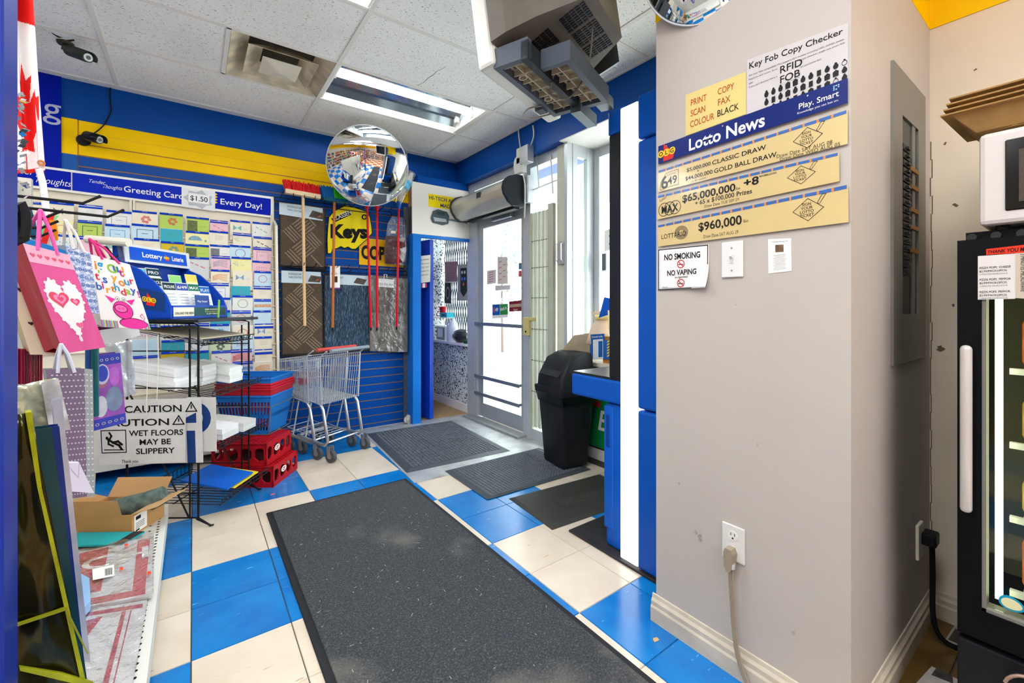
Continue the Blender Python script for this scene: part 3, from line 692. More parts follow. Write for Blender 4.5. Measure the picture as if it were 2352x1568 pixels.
# outlet with black plug on the side face
so = thing('wall_outlet', 'cream outlet plate with black plug next to the fridge corner', 'outlet', (2.13, .395, .28))
MB().rbox((2.095, .390, .28), (2.165, .40, .405), .003).build('plate', CREAM, so)
pb = thing('power_cord', 'black power cord with angled plug running down to the floor', 'power cord', (2.24, .37, .0))
MB().rbox((2.125, .350, .33), (2.185, .390, .375), .006).build('plug', BLACK, pb)
Pc = [Vector((2.165, .368, .34)), Vector((2.16, .365, .22)), Vector((2.13, .36, .10)), Vector((2.12, .345, .04)), Vector((2.13, .31, .012)), Vector((2.17, .25, .01)), Vector((2.2, .2, .01))]
MB().tube(sp(Pc, 5), .008, 8).build('cord', BLACK, pb, smooth=True)
# round mirror on top of the pillar
def dome_mirror(name, label, c, n, R, depth):
    n = Vector(n).normalized(); t = thing(name, label, 'mirror', c)
    Mx = Matrix.Translation(Vector(c)) @ n.to_track_quat('Z', 'Y').to_matrix().to_4x4()
    prof = []; K = 18; rs = (R * R + depth * depth) / (2 * depth)
    for k in range(K + 1):
        r = R * k / K; prof.append((max(r, .0005), math.sqrt(max(rs * rs - r * r, 0)) - (rs - depth)))
    MB().lathe(prof[::-1], Mx, 64).build('dome', mat('f2f4f5', .015, metal=1.0, var=0), t, smooth=True, angle=3)
    MB().lathe([(R + .004, -.01), (R + .006, .0), (R + .003, .006), (R - .002, .004)], Mx, 64).build('rim', mat('b8bcbe', .4, var=.02), t, smooth=True)
    MB().lathe([(R, -.008), (.001, -.012)], Mx, 48).build('back_plate', mat('8c8c88', .6), t)
    return t, Mx
t, Mx = dome_mirror('convex_mirror', 'round convex mirror fixed at the top of the white pillar', (1.36, .775, 2.385), (-1, -.15, -.35), .225, .06)
MB().tube([(1.37, .775, 2.39), (1.42, .775, 2.42)], .012, 8).build('bracket', GREYM, t)
# ================================================================ CEILING THINGS
TUBE = mat('fafcff', .4, var=0, emit=TUBE_E); PANEL = mat('f6faff', .4, var=0, emit=PANEL_E)
REFL = mat('aab4ba', .10, metal=.95, var=.05); ENAM = mat('f4f2ea', .35, var=.02)
def troffer(x, y, open_, label):
    t = thing('ceiling_light', label, 'ceiling light', (x + .6, y + .3, CEIL), 'fluorescent ceiling lights')
    x0, x1, y0, y1 = x + .012, x + 1.188, y + .012, y + .595; z = CEIL
    h = MB()
    h.box((x0, y0, z + .09), (x1, y1, z + .095)); h.box((x0, y0, z), (x0 + .012, y1, z + .095)); h.box((x1 - .012, y0, z), (x1, y1, z + .095))
    h.box((x0, y0, z - .003), (x1, y0 + .012, z + .095)); h.box((x0, y1 - .012, z - .003), (x1, y1, z + .095))
    h.build('housing', ENAM, t)
    if not open_:
        MB().box((x0 + .02, y0 + .02, z + .004), (x1 - .02, y1 - .02, z + .008)).build('diffuser', PANEL, t); return t
    yo = y0 + .235
    r = MB(); xa, xb = x0 + .012, x1 - .012
    for (ya, za, yb, zb_) in ((y0 + .15, .08, yo - .03, .07), (yo + .03, .07, y0 + .32, .085), (y0 + .32, .085, y0 + .40, .06), (y0 + .40, .06, y0 + .47, .075), (y0 + .47, .075, y1 - .05, .03)):
        r.quad((xa, ya, z + za), (xb, ya, z + za), (xb, yb, z + zb_), (xa, yb, z + zb_))
    r.build('reflector', REFL, t)
    r = MB(); r.quad((xa, y0 + .013, z + .004), (xb, y0 + .013, z + .004), (xb, y0 + .02, z + .085), (xa, y0 + .02, z + .085)); r.quad((xa, y0 + .02, z + .085), (xb, y0 + .02, z + .085), (xb, y0 + .15, z + .082), (xa, y0 + .15, z + .082)); r.build('side_panel', mat('6a757c', .3, metal=.6, var=.1), t)
    MB().cyl((x0 + .03, yo, z + .045), (x1 - .05, yo, z + .045), .015, n=14).build('tube', TUBE, t, smooth=True)
    for xe in (x0 + .014, x1 - .052): MB().rbox((xe, yo - .02, z + .02), (xe + .02, yo + .02, z + .09), .004).build('lamp_holder', WHITE, t)
    for xe in (x1 - .10,): MB().rbox((xe, y0 + .40, z + .03), (xe + .03, y0 + .44, z + .08), .004).build('lamp_holder', WHITE, t)
    MB().box((x1 - .04, y0 + .012, z + .002), (x1 - .012, y1 - .012, z + .09)).build('end_plate', ENAM, t)
    f = MB(); f.prism([(x0 + .002, y1 - .004, z - .003), (x0 + .002, y1 - .055, z + .028), (x0 + .002, y1 - .055, z + .033), (x0 + .002, y1, z + .004)], (x1 - x0 - .004, 0, 0)); f.build('side_wing', mat('fbf9f2', .3, var=.02), t)
    return t
LPOS = ['card rack side aisle near the flag', 'aisle beside the gift bags', 'aisle before the fridge', 'middle stocked aisle shelf', 'far stocked wall shelves', 'rear corner shelves near the fridge wall', 'far wall shelves facing the gift bags', 'rear wall shelves by the middle aisle', 'fridge and microwave corner, added to brighten the wall']
labs = ['open fluorescent ceiling light with bright tube and mirror reflector', 'ceiling light panel next to the open fluorescent light']
for k, (x, y) in enumerate(TROFF): troffer(x, y, k == 0, labs[k] if k < 2 else 'flat ceiling light panel over the ' + LPOS[k - 2])
# ---- air diffuser
vt = thing('air_vent', 'square stepped ceiling air diffuser stained brown with dust', 'air vent', (.46, 3.23, CEIL))
VM = mat('cbbfa6', .55, var=.35, scale=9, name='dusty_enamel')
def ringframe(x0, y0, x1, y1, w0, z0, z1):
    """sloping square louvre: outer edge at z0, inner edge at z1"""
    mb = MB(); o_ = [(x0, y0, z0), (x1, y0, z0), (x1, y1, z0), (x0, y1, z0)]; i_ = [(x0 + w0, y0 + w0, z1), (x1 - w0, y0 + w0, z1), (x1 - w0, y1 - w0, z1), (x0 + w0, y1 - w0, z1)]
    for k in range(4): mb.quad(o_[k], o_[(k + 1) % 4], i_[(k + 1) % 4], i_[k])
    return mb
a, b, c, d = .178, 2.943, .752, 3.525
ringframe(a, b, c, d, .10, CEIL - .002, CEIL + .07).build('outer_frame', VM, vt, thick=.003)
ringframe(a + .09, b + .09, c - .09, d - .09, .09, CEIL - .004, CEIL + .06).build('louvre', VM, vt, thick=.003)
m = MB(); x0, y0, x1, y1 = a + .175, b + .175, c - .175, d - .175; cx, cy = (x0 + x1) / 2, (y0 + y1) / 2; z = CEIL - .012
m.add([(x0, y0, z), (x1, y0, z), (x1, y1, z), (x0, y1, z), (cx, cy, z - .02)], [(1, 0, 4), (2, 1, 4), (3, 2, 4), (0, 3, 4)]); m.build('centre_plate', mat('ddd6c4', .5, var=.1), vt, thick=.003)
MB().box((a + .06, b + .06, CEIL + .08), (c - .06, d - .06, CEIL + .1)).build('duct', mat('4a443a', .8), vt)
# ---- security cameras
CB = mat('16171a', .3, var=.05); CG = mat('3c3f36', .45, var=.06)
def cctv(label, base, bn, joint, c0, c1, m_):
    base, joint, c0, c1 = Vector(base), Vector(joint), Vector(c0), Vector(c1); bn = Vector(bn); t = thing('security_camera', label, 'security camera', base)
    ax = (c1 - c0).normalized()
    MB().cyl(base, base + bn * .014, .04, .034, 20).build('base', m_, t, smooth=True)
    MB().tube([base + bn * .01, base + bn * .03, joint], .012, 8).build('arm', m_, t, smooth=True)
    MB().ball(joint, .02, 8).build('joint', m_, t, smooth=True)
    MB().tube([c0, c0 + ax * .006, c1 - ax * .02, c1], [.020, .030, .030, .028], 16).build('body', m_, t, smooth=True)
    up = Vector((0, 0, 1)) - ax * ax.z; up.normalize(); sd = ax.cross(up)
    h = MB(); n = 10
    R0 = [c0 + (up * math.sin(math.pi * (k / n) * 1.2 - .3) + sd * math.cos(math.pi * (k / n) * 1.2 - .3)) * .034 for k in range(n + 1)]
    h.add(R0 + [p + ax * ((c1 - c0).length + .025) for p in R0], [(k, k + 1, n + 2 + k, n + 1 + k) for k in range(n)]); h.build('sun_shield', m_, t, smooth=True, thick=.003)
    MB().cyl(c1, c1 + ax * .004, .022, .022, 16).build('lens_ring', mat('9a9c98', .3, .4), t)
    MB().cyl(c1 + ax * .004, c1 + ax * .006, .011, .011, 12).build('lens', mat('1c2028', .1), t)
    return t
b0 = onZ(150, 98, CEIL)
q = lambda u, v, P: onP(u, v, P, (math.sin(TH), math.cos(TH), 0))
cctv('dark olive bullet security camera hanging from the ceiling tile', b0, (0, 0, -1), q(158, 112, b0), q(158, 116, b0), q(208, 146, b0) + Vector((0, -.08, 0)), CG)
h = MB(); h.poly([onZ(u, v, CEIL - .0005) for u, v in [(117, 73), (128, 80), (144, 87), (134, 87), (122, 79)]][::-1]); h.poly([onZ(u, v, CEIL + .0005) for u, v in [(150, 92), (170, 90), (172, 94), (160, 96)]][::-1]); h.build('tear', mat('4a3420', .9), ce)
b1 = Vector(onY(192, 322, 4.24))
cctv('glossy black bullet security camera on the yellow wall band', b1, (0, -1, 0), b1 + Vector((.02, -.05, -.005)), b1 + Vector((.03, -.08, .01)), b1 + Vector((.10, -.15, -.02)), CB)
cb_ = MB().tube(sp([onY(u, v, 4.236) for u, v in [(262, 168), (261, 182), (253, 205), (253, 228), (255, 254), (248, 270), (240, 285), (222, 302), (203, 312)]]), .004, 6); tag(cb_.build('camera_cable', BLACK, smooth=True), 'thin black cable from ceiling to the wall security camera', 'cable')
# ---- CRT television on a ceiling bracket, seen from behind
tv = thing('television', 'old box television hung from the ceiling, seen from below and behind', 'television', (1.2, 1.42, 2.2))
ang = math.atan2(.36, .93)
TM0 = Matrix.Translation((1.20, 1.475, 2.165)) @ Matrix.Rotation(ang, 4, 'Z')
TM = TM0 @ Matrix.Rotation(math.radians(-8), 4, 'X')
TG = mat('4c545e', .45, var=.06); TD = mat('23262b', .5, var=.06); TB = mat('b4aa90', .55, var=.08); TW = mat('d9d9cf', .4, var=.03)
P3 = lambda x, y, z: TM @ Vector((x, y, z))
def tbox(x0, y0, z0, x1, y1, z1, mb=None):
    P3 = lambda x, y, z: TM0 @ Vector((x, y, z))
    mb = mb or MB(); p = P3(x0, y0, z0); return mb.obox(p, P3(x1, y0, z0) - p, P3(x0, y1, z0) - p, P3(x0, y0, z1) - p)
# x = width, y = towards the screen, z = up
MB().rbox((-.275, .02, -.03), (.32, .10, .53), .015, M=TM).build('front_bezel', TW, tv)
MB().rbox((-.25, .098, .05), (.29, .104, .49), .004, M=TM).build('screen', mat('12161a', .08, var=.02), tv)
rings = []
for y, x0, x1, z0, z1 in ((.02, -.285, .305, .05, .52), (-.05, -.28, .30, .06, .51), (-.16, -.235, .255, .09, .47), (-.33, -.16, .18, .12, .38), (-.36, -.15, .17, .13, .36)):
    rings.append([P3(x0, y, z0), P3(x1, y, z0), P3(x1, y, z1), P3(x0, y, z1)])
MB().loft(rings).build('rear_shell', mat('6c675d', .5, var=.12), tv)
# vents on the tapering underside
for r_ in range(12):
    for k in range(22):
        if r_ in (5, 6) or k in (7, 15): continue
        x = -.15 + k * .0145; y0 = -.06 - r_ * .022; y1 = y0 - .018
        zf = lambda y: (.06 - (y + .05) * .03 / .11 if y > -.16 else .09 - (y + .16) * .03 / .17) - .001
        p = P3(x, y0, zf(y0)); MB_ = MB().obox(p, P3(x + .009, y0, zf(y0)) - p, P3(x, y1, zf(y1)) - p, P3(x, y0, zf(y0) - .003) - p)
        if r_ == 0 and k == 0: VENT = MB_
        else: VENT.add(MB_.v, MB_.f)
o = VENT.build('vent_slots', BLACK, tv); o['kind'] = 'stuff'
# bracket plate with ribbed moulded tray underneath
f = MB()
for (x0, y0, x1, y1) in ((-.262, .005, .255, .03), (-.16, -.25, .255, -.225), (-.262, -.125, -.235, .005), (-.16, -.225, -.135, -.125), (.225, -.225, .255, .005)): tbox(x0, y0, -.045, x1, y1, .03, f)
f.build('tray_frame', TG, tv)
tbox(-.262, -.125, -.05, .24, -.095, .02).build('cross_bar', TD, tv)
for (y0, y1) in ((-.225, -.13), (-.09, .005)):
    xs_ = -.13 if y0 < -.2 else -.23
    tbox(xs_, y0, -.012, .22, y1, -.008).build('moulded_panel', TB, tv)
    for k in range(7):
        x = -.22 + k * .07
        if x < xs_: continue
        tbox(x, y0, -.035, x + .004, y1, -.012).build('rib', TB, tv)
    ym = (y0 + y1) / 2
    tbox(xs_, ym - .002, -.035, .22, ym + .002, -.012).build('rib', TB, tv)
    for k in range(6):
        x = -.21 + k * .07
        if x < xs_: continue
        for j in range(5): tbox(x + .012 + j * .008, ym + .01, -.0135, x + .016 + j * .008, ym + .035, -.0118).build('slot', mat('54503f', .7), tv)
for x in (-.12, .10): MB().lathe([(.014, -.036), (.018, -.036), (.018, -.01), (.014, -.01), (.014, -.036)], TM @ Matrix.Translation((x, -.015, 0)), 16).build('boss', TB, tv)
tbox(.20, -.135, -.075, .40, -.085, -.02).build('arm', mat('5a646c', .4, .3), tv)
tbox(.255, -.235, -.03, .36, -.175, .02).build('arm', mat('5a646c', .4, .3), tv)
# side speaker wing with grille
wing = MB(); wing.loft([[P3(.30, -.02, .06), P3(.31, -.30, .12), P3(.31, -.30, .40), P3(.30, -.02, .5)], [P3(.42, -.05, .10), P3(.42, -.24, .16), P3(.42, -.24, .38), P3(.42, -.05, .46)]]); wing.build('side_cabinet', mat('4a525c', .45, var=.05), tv)
for r_ in range(2):
    for k in range(10):
        y0 = -.09 - r_ * .10; x = .315 + k * .009
        z0 = .068 + (x - .30) * .33 + (-y0 - .02) * .214 
        p = P3(x, y0, z0 - .003); q2 = P3(x, y0 - .07, z0 - .003 + .07 * .214)
        o = MB().obox(p, P3(x + .005, y0, z0 - .0015) - p, q2 - p, Vector((0, 0, -.002))).build('grille_slot', BLACK, tv)
tbox(.12, .02, -.06, .17, .06, .06).build('hook', TG, tv)
MB().tube(sp([P3(-.02, -.30, .10), P3(.04, -.24, -.01), P3(.06, -.14, -.09), P3(-.02, -.09, -.10), P3(-.06, -.12, -.05), P3(-.05, -.16, -.02)]), .004, 6).build('cable', mat('6a655c', .5), tv, smooth=True)
MB().tube(sp([P3(.12, .03, -.04), P3(.08, .08, -.05), P3(.10, .12, -.06), P3(.17, .11, -.05), P3(.22, .03, -.04)]), .004, 6).build('cable', mat('8c877c', .5), tv, smooth=True)
MB().cyl(P3(0, .0, .5), (P3(0, .0, .5).x, P3(0, 0, .5).y, CEIL + .02), .02, n=12).build('hanger_pole', GREYM, tv)
# ---- big convex mirror in front of the slatwall
mcx, mn = Vector((1.213, 3.74, 2.385)), Vector((-.32, -.9, -.42))
t, Mx = dome_mirror('convex_mirror', 'large round convex security mirror above the brooms', mcx, mn, .332, .085)
MB().tube([mcx - mn.normalized() * .01, mcx + Vector((.05, .2, .2)), (1.28, 4.0, CEIL - .01)], .012, 8).build('bracket', GREYM, t)
# ---- air curtain over the door
ac = thing('air_curtain', 'long silver air curtain mounted above the glass door', 'air curtain', (2.27, 3.55, 2.07))
prof = [(2.40, 2.10), (2.33, 2.085), (2.26, 2.075), (2.21, 2.10), (2.165, 2.16), (2.15, 2.21), (2.165, 2.26), (2.21, 2.30), (2.27, 2.325), (2.40, 2.33)]
MB().prism([(x, 3.06, z) for x, z in prof], (0, .93, 0)).build('housing', mat('c6c2b2', .32, metal=.45, var=.05), ac, smooth=True, angle=.5)
pc = [(2.40, 2.09), (2.32, 2.07), (2.25, 2.065), (2.20, 2.095), (2.15, 2.16), (2.137, 2.21), (2.15, 2.27), (2.2, 2.315), (2.27, 2.34), (2.40, 2.345)]
MB().prism([(x, 3.035, z) for x, z in pc], (0, .03, 0)).build('end_cap', mat('2b3138', .25, var=.05), ac)
MB().prism([(x, 3.985, z) for x, z in pc], (0, .02, 0)).build('end_cap', mat('3a3c3a', .3, var=.05), ac)
MB().box((2.148, 3.42, 2.20), (2.156, 3.49, 2.25)).build('label', mat('33373a', .4), ac)
MB().box((2.30, 3.1, 2.055), (2.36, 3.9, 2.078)).build('air_slot', BLACK, ac)
MB().rbox((2.36, 2.98, 2.10), (2.44, 3.035, 2.34), .006).build('end_box', ALU, ac)
# electrical boxes and cables above the sidelight
eb = thing('junction_box', 'cluster of small electrical boxes and cables above the door', 'electrical box', (2.34, 2.98, 2.35))
X = 2.349
for (u0, v0, u1, v1, th, m_) in ((1196, 345, 1207, 376, .05, mat('d8d4bc', .4)), (1207, 343, 1226, 373, .07, ALU), (1192, 368, 1210, 396, .05, mat('d0d2cc', .4))):
    a, b = onX(u0, v0, X), onX(u1, v1, X); MB().rbox((X - th, b.y, b.z), (X, a.y, a.z), .004).build('box', m_, eb)
for pts in ([(1190, 292), (1192, 315), (1196, 346)], [(1224, 288), (1226, 306), (1224, 320), (1215, 345)], [(1195, 354), (1184, 365), (1181, 385), (1186, 405), (1188, 425), (1180, 440)], [(1206, 380), (1202, 400), (1206, 430), (1205, 500)]):
    MB().tube(sp([onX(u, v, X - .02) for u, v in pts]), .006, 6).build('cable', mat('dad8cc', .45), eb, smooth=True)
wc = MB().tube([onY(u, v, 4.236) for u, v in [(934, 352), (934, 375), (933, 402), (928, 430)]], .005, 6); tag(wc.build('white_cable', WHITE), 'white cable running down the blue wall beside the mirror', 'cable')
# ================================================================ SLATWALL MERCHANDISE
SW = 4.238
# blue vertical advertising board at the left
s = qY(4.232, (50, 142), (141, 168), (141, 395), (50, 384)); o = s.sheet('wall_sign', ROYAL); tag(o, 'dark royal blue wall sign ending in the letter g', 'sign')
text(o, s, 'g', s.w * .52, s.h * .53, s.h * .30, mat('b9bdd4', .4, var=0), 0)
# hook rails
def hook_rail(label, u0, v0, u1, v1, n, Y=4.19):
    t = thing('hook_rail', label, 'hook rail', onY((u0 + u1) / 2, (v0 + v1) / 2, SW))
    a, b = onY(u0, v0, Y), onY(u1, v1, Y); b.z = a.z
    f = MB(); f.tube([a, b], .004, 6); f.tube([a - Vector((0, 0, .035)), b - Vector((0, 0, .035))], .004, 6)
    for p in (a, a.lerp(b, .5), b): f.tube([p, p - Vector((0, 0, .035)), Vector((p.x, 4.244, p.z - .02))], .004, 6)
    f.build('rail', WIRE, t)
    for k in range(n):
        p = a.lerp(b, (k + .5) / n); MB().tube([p, p + Vector((0, -.10, .004)), p + Vector((.0, -.125, .025))], .0035, 6).build('prong', WIRE, t, smooth=True)
    return t
hook_rail('black wire hook rail holding the brooms and mops', 630, 452, 900, 478, 12)
hook_rail('black wire hook rail above the lower doormats', 652, 610, 935, 636, 12)
# doormats
MATB = mat('574a3d', .95, var=.12, scale=30, bump=.4, bscale=300); MATK = mat('2c2a2a', .8, var=.1)
def parquet_mat(label, uv, hdr, Y=4.20):
    s = qY(Y, *uv); t = thing('doormat', label, 'doormat', s.c[3], 'brown entrance mats')
    W, H = s.w, s.h; n = Vector((0, -1, 0))
    s.sheet('backing', MATK, t, thick=.008)
    mb = MB(); s.rect(mb, W * .03, H * .03, W * .97, H * .97, .002); mb.build('pile', MATB, t)
    r = MB(); blk = W / 2.6; ca = math.cos(math.pi / 4)
    for bi in range(-6, 14):
        for bj in range(-6, 14):
            hz = (bi + bj) % 2 == 0
            for k in range(6):
                if hz: u0, u1, v0, v1 = bi * blk + .006, (bi + 1) * blk - .006, bj * blk + (k + .15) * blk / 6, bj * blk + (k + .62) * blk / 6
                else: u0, u1, v0, v1 = bi * blk + (k + .15) * blk / 6, bi * blk + (k + .62) * blk / 6, bj * blk + .006, (bj + 1) * blk - .006
                P = [((a - b) * ca + W * .5, (a + b) * ca - H * .6) for a, b in ((u0, v0), (u1, v0), (u1, v1), (u0, v1))]
                if all(W * .03 < x < W * .97 and H * .03 < y < H * .9 for x, y in P):
                    r.prism([s.p(x, y, .002) for x, y in P], s.n * .003)
    o = r.build('ridges', mat('867561', .95, var=.12, scale=30), t); o['kind'] = 'stuff'
    if hdr:
        mb = MB(); s.rect(mb, 0, H * hdr[0], W * hdr[1], H, .007); hd_ = mb.build('header_card', mat('c4d4dc', .4, var=.05), t)
        text(t, s, 'ENTRANCE MAT', W * .16, H * (hdr[0] + (1 - hdr[0]) * .66), H * .035, INK, 0, fit=W * .32, z=.0078); text(t, s, "TAPIS D'ENTREE", W * .16, H * (hdr[0] + (1 - hdr[0]) * .4), H * .03, INK, 0, fit=W * .32, z=.0078)
        for (x0, y0, x1, y1, m_) in ((.62, .15, .98, .7, mat('5a5048', .6)), (.68, .25, .92, .62, mat('4a4640', .6)), (.82, .3, .88, .42, mat('e85a30', .5))):
            mb = MB(); hh = 1 - hdr[0]; s.poly(mb, [(W * x0, H * (hdr[0] + hh * y0)), (W * (x1 - .06), H * (hdr[0] + hh * (y0 - .06))), (W * x1, H * (hdr[0] + hh * (y1 - .1))), (W * (x0 + .08), H * (hdr[0] + hh * y1))], .0076 + .0004 * x0); mb.build('picture', m_, t)
    return t
parquet_mat('brown parquet ribbed doormat hanging behind the wooden broom, upper of two', [(641, 462), (748, 480), (748, 622), (641, 612)], (.80, .93), 4.21)
parquet_mat('brown parquet ribbed doormat hanging near the card rack, lower of two', [(646, 621), (741, 625), (744, 815), (646, 820)], (.86, .95), 4.195)
def ribblue(nt, B, L):
    tc = nt.nodes.new('ShaderNodeTexCoord'); mp = nt.nodes.new('ShaderNodeMapping'); mp.inputs['Scale'].default_value = (260, 260, 25); L(tc.outputs['Object'], mp.inputs[0])
    n = nt.nodes.new('ShaderNodeTexNoise'); n.inputs['Scale'].default_value = 1; n.inputs['Detail'].default_value = 2; L(mp.outputs[0], n.inputs['Vector'])
    r = ramp(nt, [(.35, '1a2634'), (.55, '304a62'), (.72, '7c96aa')]); L(n.outputs[0], r.inputs[0]); L(r.outputs[0], B.inputs['Base Color']); B.inputs['Roughness'].default_value = .95
s = qY(4.19, (744, 628), (850, 634), (850, 806), (744, 812)); t = thing('doormat', 'navy blue ribbed doormat hanging between brown and clear-wrapped mats', 'doormat', s.c[3])
s.sheet('backing', MATK, t, thick=.006); mb = MB(); s.rect(mb, s.w * .02, s.h * .02, s.w * .98, s.h * .98, .002); mb.build('pile', nodemat('blue_rib_carpet', ribblue), t)
r = MB()
for k in range(26): s.poly(r, [(s.w * (.03 + .0365 * k), s.h * .02), (s.w * (.045 + .0365 * k), s.h * .02), (s.w * (.045 + .0365 * k), s.h * .86), (s.w * (.03 + .0365 * k), s.h * .86)], .0035)
r.build('ribs', nodemat('blue_rib_carpet', ribblue), t)['kind'] = 'stuff'
mb = MB(); s.rect(mb, s.w * .15, s.h * .87, s.w, s.h, .006); mb.build('header_card', mat('c4d4dc', .4, var=.05), t)
mb = MB(); s.poly(mb, [(s.w * .62, s.h * .90), (s.w * .85, s.h * .88), (s.w * .92, s.h * .95), (s.w * .7, s.h * .97)], .0066); mb.build('picture', mat('5a5048', .6), t)
text(t, s, 'MAT', s.w * .3, s.h * .95, s.h * .03, INK, z=.0066)
s = qY(4.17, (848, 632), (936, 640), (936, 808), (850, 806)); t = thing('bath_mat', 'grey bath mat set sealed in clear plastic with hanger card', 'bath mat', s.c[3])
s.sheet('mat', mat('7c746c', .9, var=.25, scale=16, bump=.4, bscale=200), t, thick=.012)
mb = MB(); pts = [(.0, .52), (.95, .50), (.99, .55), (1.0, .95), (.95, 1.0), (0, 1.0)]; mb.prism([s.p(s.w * x, s.h * y, .001) for x, y in pts], s.n * .008); mb.build('small_mat', mat('6c645c', .9, var=.2, scale=20, bump=.4, bscale=200), t)
mb = MB(); s.rect(mb, s.w * .22, s.h * .86, s.w * .62, s.h * .97, .010); mb.build('hang_card', WHITE, t); text(t, s, 'BATH MAT', s.w * .25, s.h * .88, s.h * .045, mat('777777', .5, var=0), 0, fit=s.w * .4, z=.0108)
MB().tube([s.p(s.w * .36, s.h * .97, .01), s.p(s.w * .37, s.h * 1.03, .01), s.p(s.w * .44, s.h * 1.03, .01), s.p(s.w * .43, s.h * .995, .01)], .004, 6).build('hanger', WHITE, t)
FILM = glassy('plastic_film', 'f4f6f8', .3, .14, 1.0, 20, .02)
mb = MB(); mb.grid(lambda a, b: s.p(a * s.w, b * s.h, .014 + .004 * math.sin(a * 19 + b * 7) * math.sin(b * 13)), 16, 20); mb.build('clear_bag', FILM, t, smooth=True)
# hanging price card in front of the blue mat
s = qY(4.13, (758, 611), (781, 611), (781, 663), (758, 663)); t = s.sheet('tag_card', PAPER); tag(t, 'small white hang card with portrait photo before the navy mat', 'card')
mb = MB(); s.rect(mb, s.w * .2, s.h * .28, s.w * .75, s.h * .55); mb.build('photo', mat('3a3032', .5, var=.5, scale=50), t); mb = MB(); s.rect(mb, 0, 0, s.w, s.h * .05); mb.build('stripe', mat('8a3a9a', .5), t); text(t, s, 'WOOD 1', s.w * .1, s.h * .63, s.h * .1, INK, .01, fit=s.w * .7)
# brooms and mops
def handle(t, u0, v0, u1, v1, Y, r, m_, tip=None):
    a, b = onY(u0, v0, Y), onY(u1, v1, Y)
    MB().tube([a, b], r, 10).build('handle', m_, t, smooth=True)
    if tip: MB().tube([b, b + (b - a).normalized() * .03], [r * .9, r * .7], 8).build('tip', tip, t)
    return a, b
def bristles(t, pa, pb, wdt, hgt, m_, lean=(0, 0, 0), n=220, seed=1):
    rnd = random.Random(seed); mb = MB(); d = pb - pa
    for k in range(n):
        b0 = pa + d * rnd.random() + Vector((0, (rnd.random() - .5) * wdt, 0)); tp = b0 + Vector(lean) * (.6 + .4 * rnd.random()) + Vector(((rnd.random() - .5) * .03, (rnd.random() - .5) * .03, hgt * (.85 + .3 * rnd.random())))
        mb.tube([b0, tp], [.0045, .003], 4)
    o = mb.build('bristles', m_, t); o['kind'] = 'stuff'; return o
Y = 4.10
t = thing('push_broom', 'push broom with red bristles, wooden block and pale wooden handle', 'broom', onY(700, 748, Y))
handle(t, 696, 450, 700, 748, Y, .0125, WOODL)
a, b = onY(655, 437, Y), onY(735, 452, Y); b.z = a.z - .01
MB().obox(a - Vector((0, .03, .025)), (b - a), (0, .06, 0), (0, 0, .035)).build('block', mat('e2c9a0', .5, var=.1), t)
bristles(t, a + Vector((0, 0, .01)), b + Vector((0, 0, .01)), .05, .075, mat('e0282a', .5, var=.1), (-.015, 0, 0), 260, 2)
t = thing('push_broom', 'broom with blue and green bristles and orange brown handle', 'broom', onY(764, 752, Y))
handle(t, 768, 460, 764, 752, Y, .0115, mat('b8682c', .4, var=.1, stretch=(1, 1, .1)), BLACK)
a, b = onY(742, 455, Y), onY(800, 466, Y); b.z = a.z
MB().obox(a - Vector((0, .03, .02)), (b - a), (0, .06, 0), (0, 0, .03)).build('block', mat('1b5c78', .4), t)
bristles(t, a, a.lerp(b, .45), .05, .10, mat('1668b0', .5, var=.1), (-.03, 0, 0), 150, 3); bristles(t, a.lerp(b, .4), b, .05, .10, mat('38c028', .5, var=.1), (0, 0, 0), 150, 4)
RM = mat('d01428', .28, var=.03)
for k, (u0, v0, u1, v1, lab) in enumerate(((843, 470, 852, 752, 'red handled mop hanging under the mirror nearer the wooden broom handles'), (866, 472, 866, 752, 'red handled mop with wide red socket hanging under the mirror'), (916, 470, 911, 750, 'red handled mop with wrapped white head beside the grey post'))):
    t = thing('mop', lab, 'mop', onY(u1, v1, 4.06)); a, b = handle(t, u0, v0, u1, v1, 4.06, .0105, RM, BLACK)
    MB().tube([a + Vector((0, 0, .03)), a + Vector((0, 0, -.04))], [.026, .016], 12).build('socket', RM if k < 2 else mat('1d64b8', .4), t, smooth=True)
    if k == 2:
        c0 = a + Vector((0, 0, .03)); rnd = random.Random(5); sm_ = MB()
        for j in range(46):
            ph = rnd.random() * 6.3; x = .012 * math.cos(ph); y = .02 * math.sin(ph)
            sm_.tube([c0 + Vector((x, y, 0)), c0 + Vector((x + .0 + .03 * rnd.random(), y, .08)), c0 + Vector((x * 2 + .02 * rnd.random() + .08, y * 1.5, .18 + .05 * rnd.random())), c0 + Vector((x + .13, y, .27 + .03 * rnd.random()))], .006, 5)
        sm_.build('mop_strands', mat('d8cfc0', .9, var=.12), t)['kind'] = 'stuff'
        mb = MB(); mb.tube([c0 + Vector((-.005, 0, -.02)), c0 + Vector((.03, 0, .10)), c0 + Vector((.08, 0, .2)), c0 + Vector((.13, 0, .30))], [.028, .045, .05, .045], 14); mb.build('clear_bag', FILM, t, smooth=True)
        mb = MB(); mb.tube([c0 + Vector((.045, -.0, .13)), c0 + Vector((.085, -.0, .21))], [.049, .053], 12, cap=False); mb.build('blue_label', mat('58a8cc', .35, var=.5, scale=25), t, smooth=True)
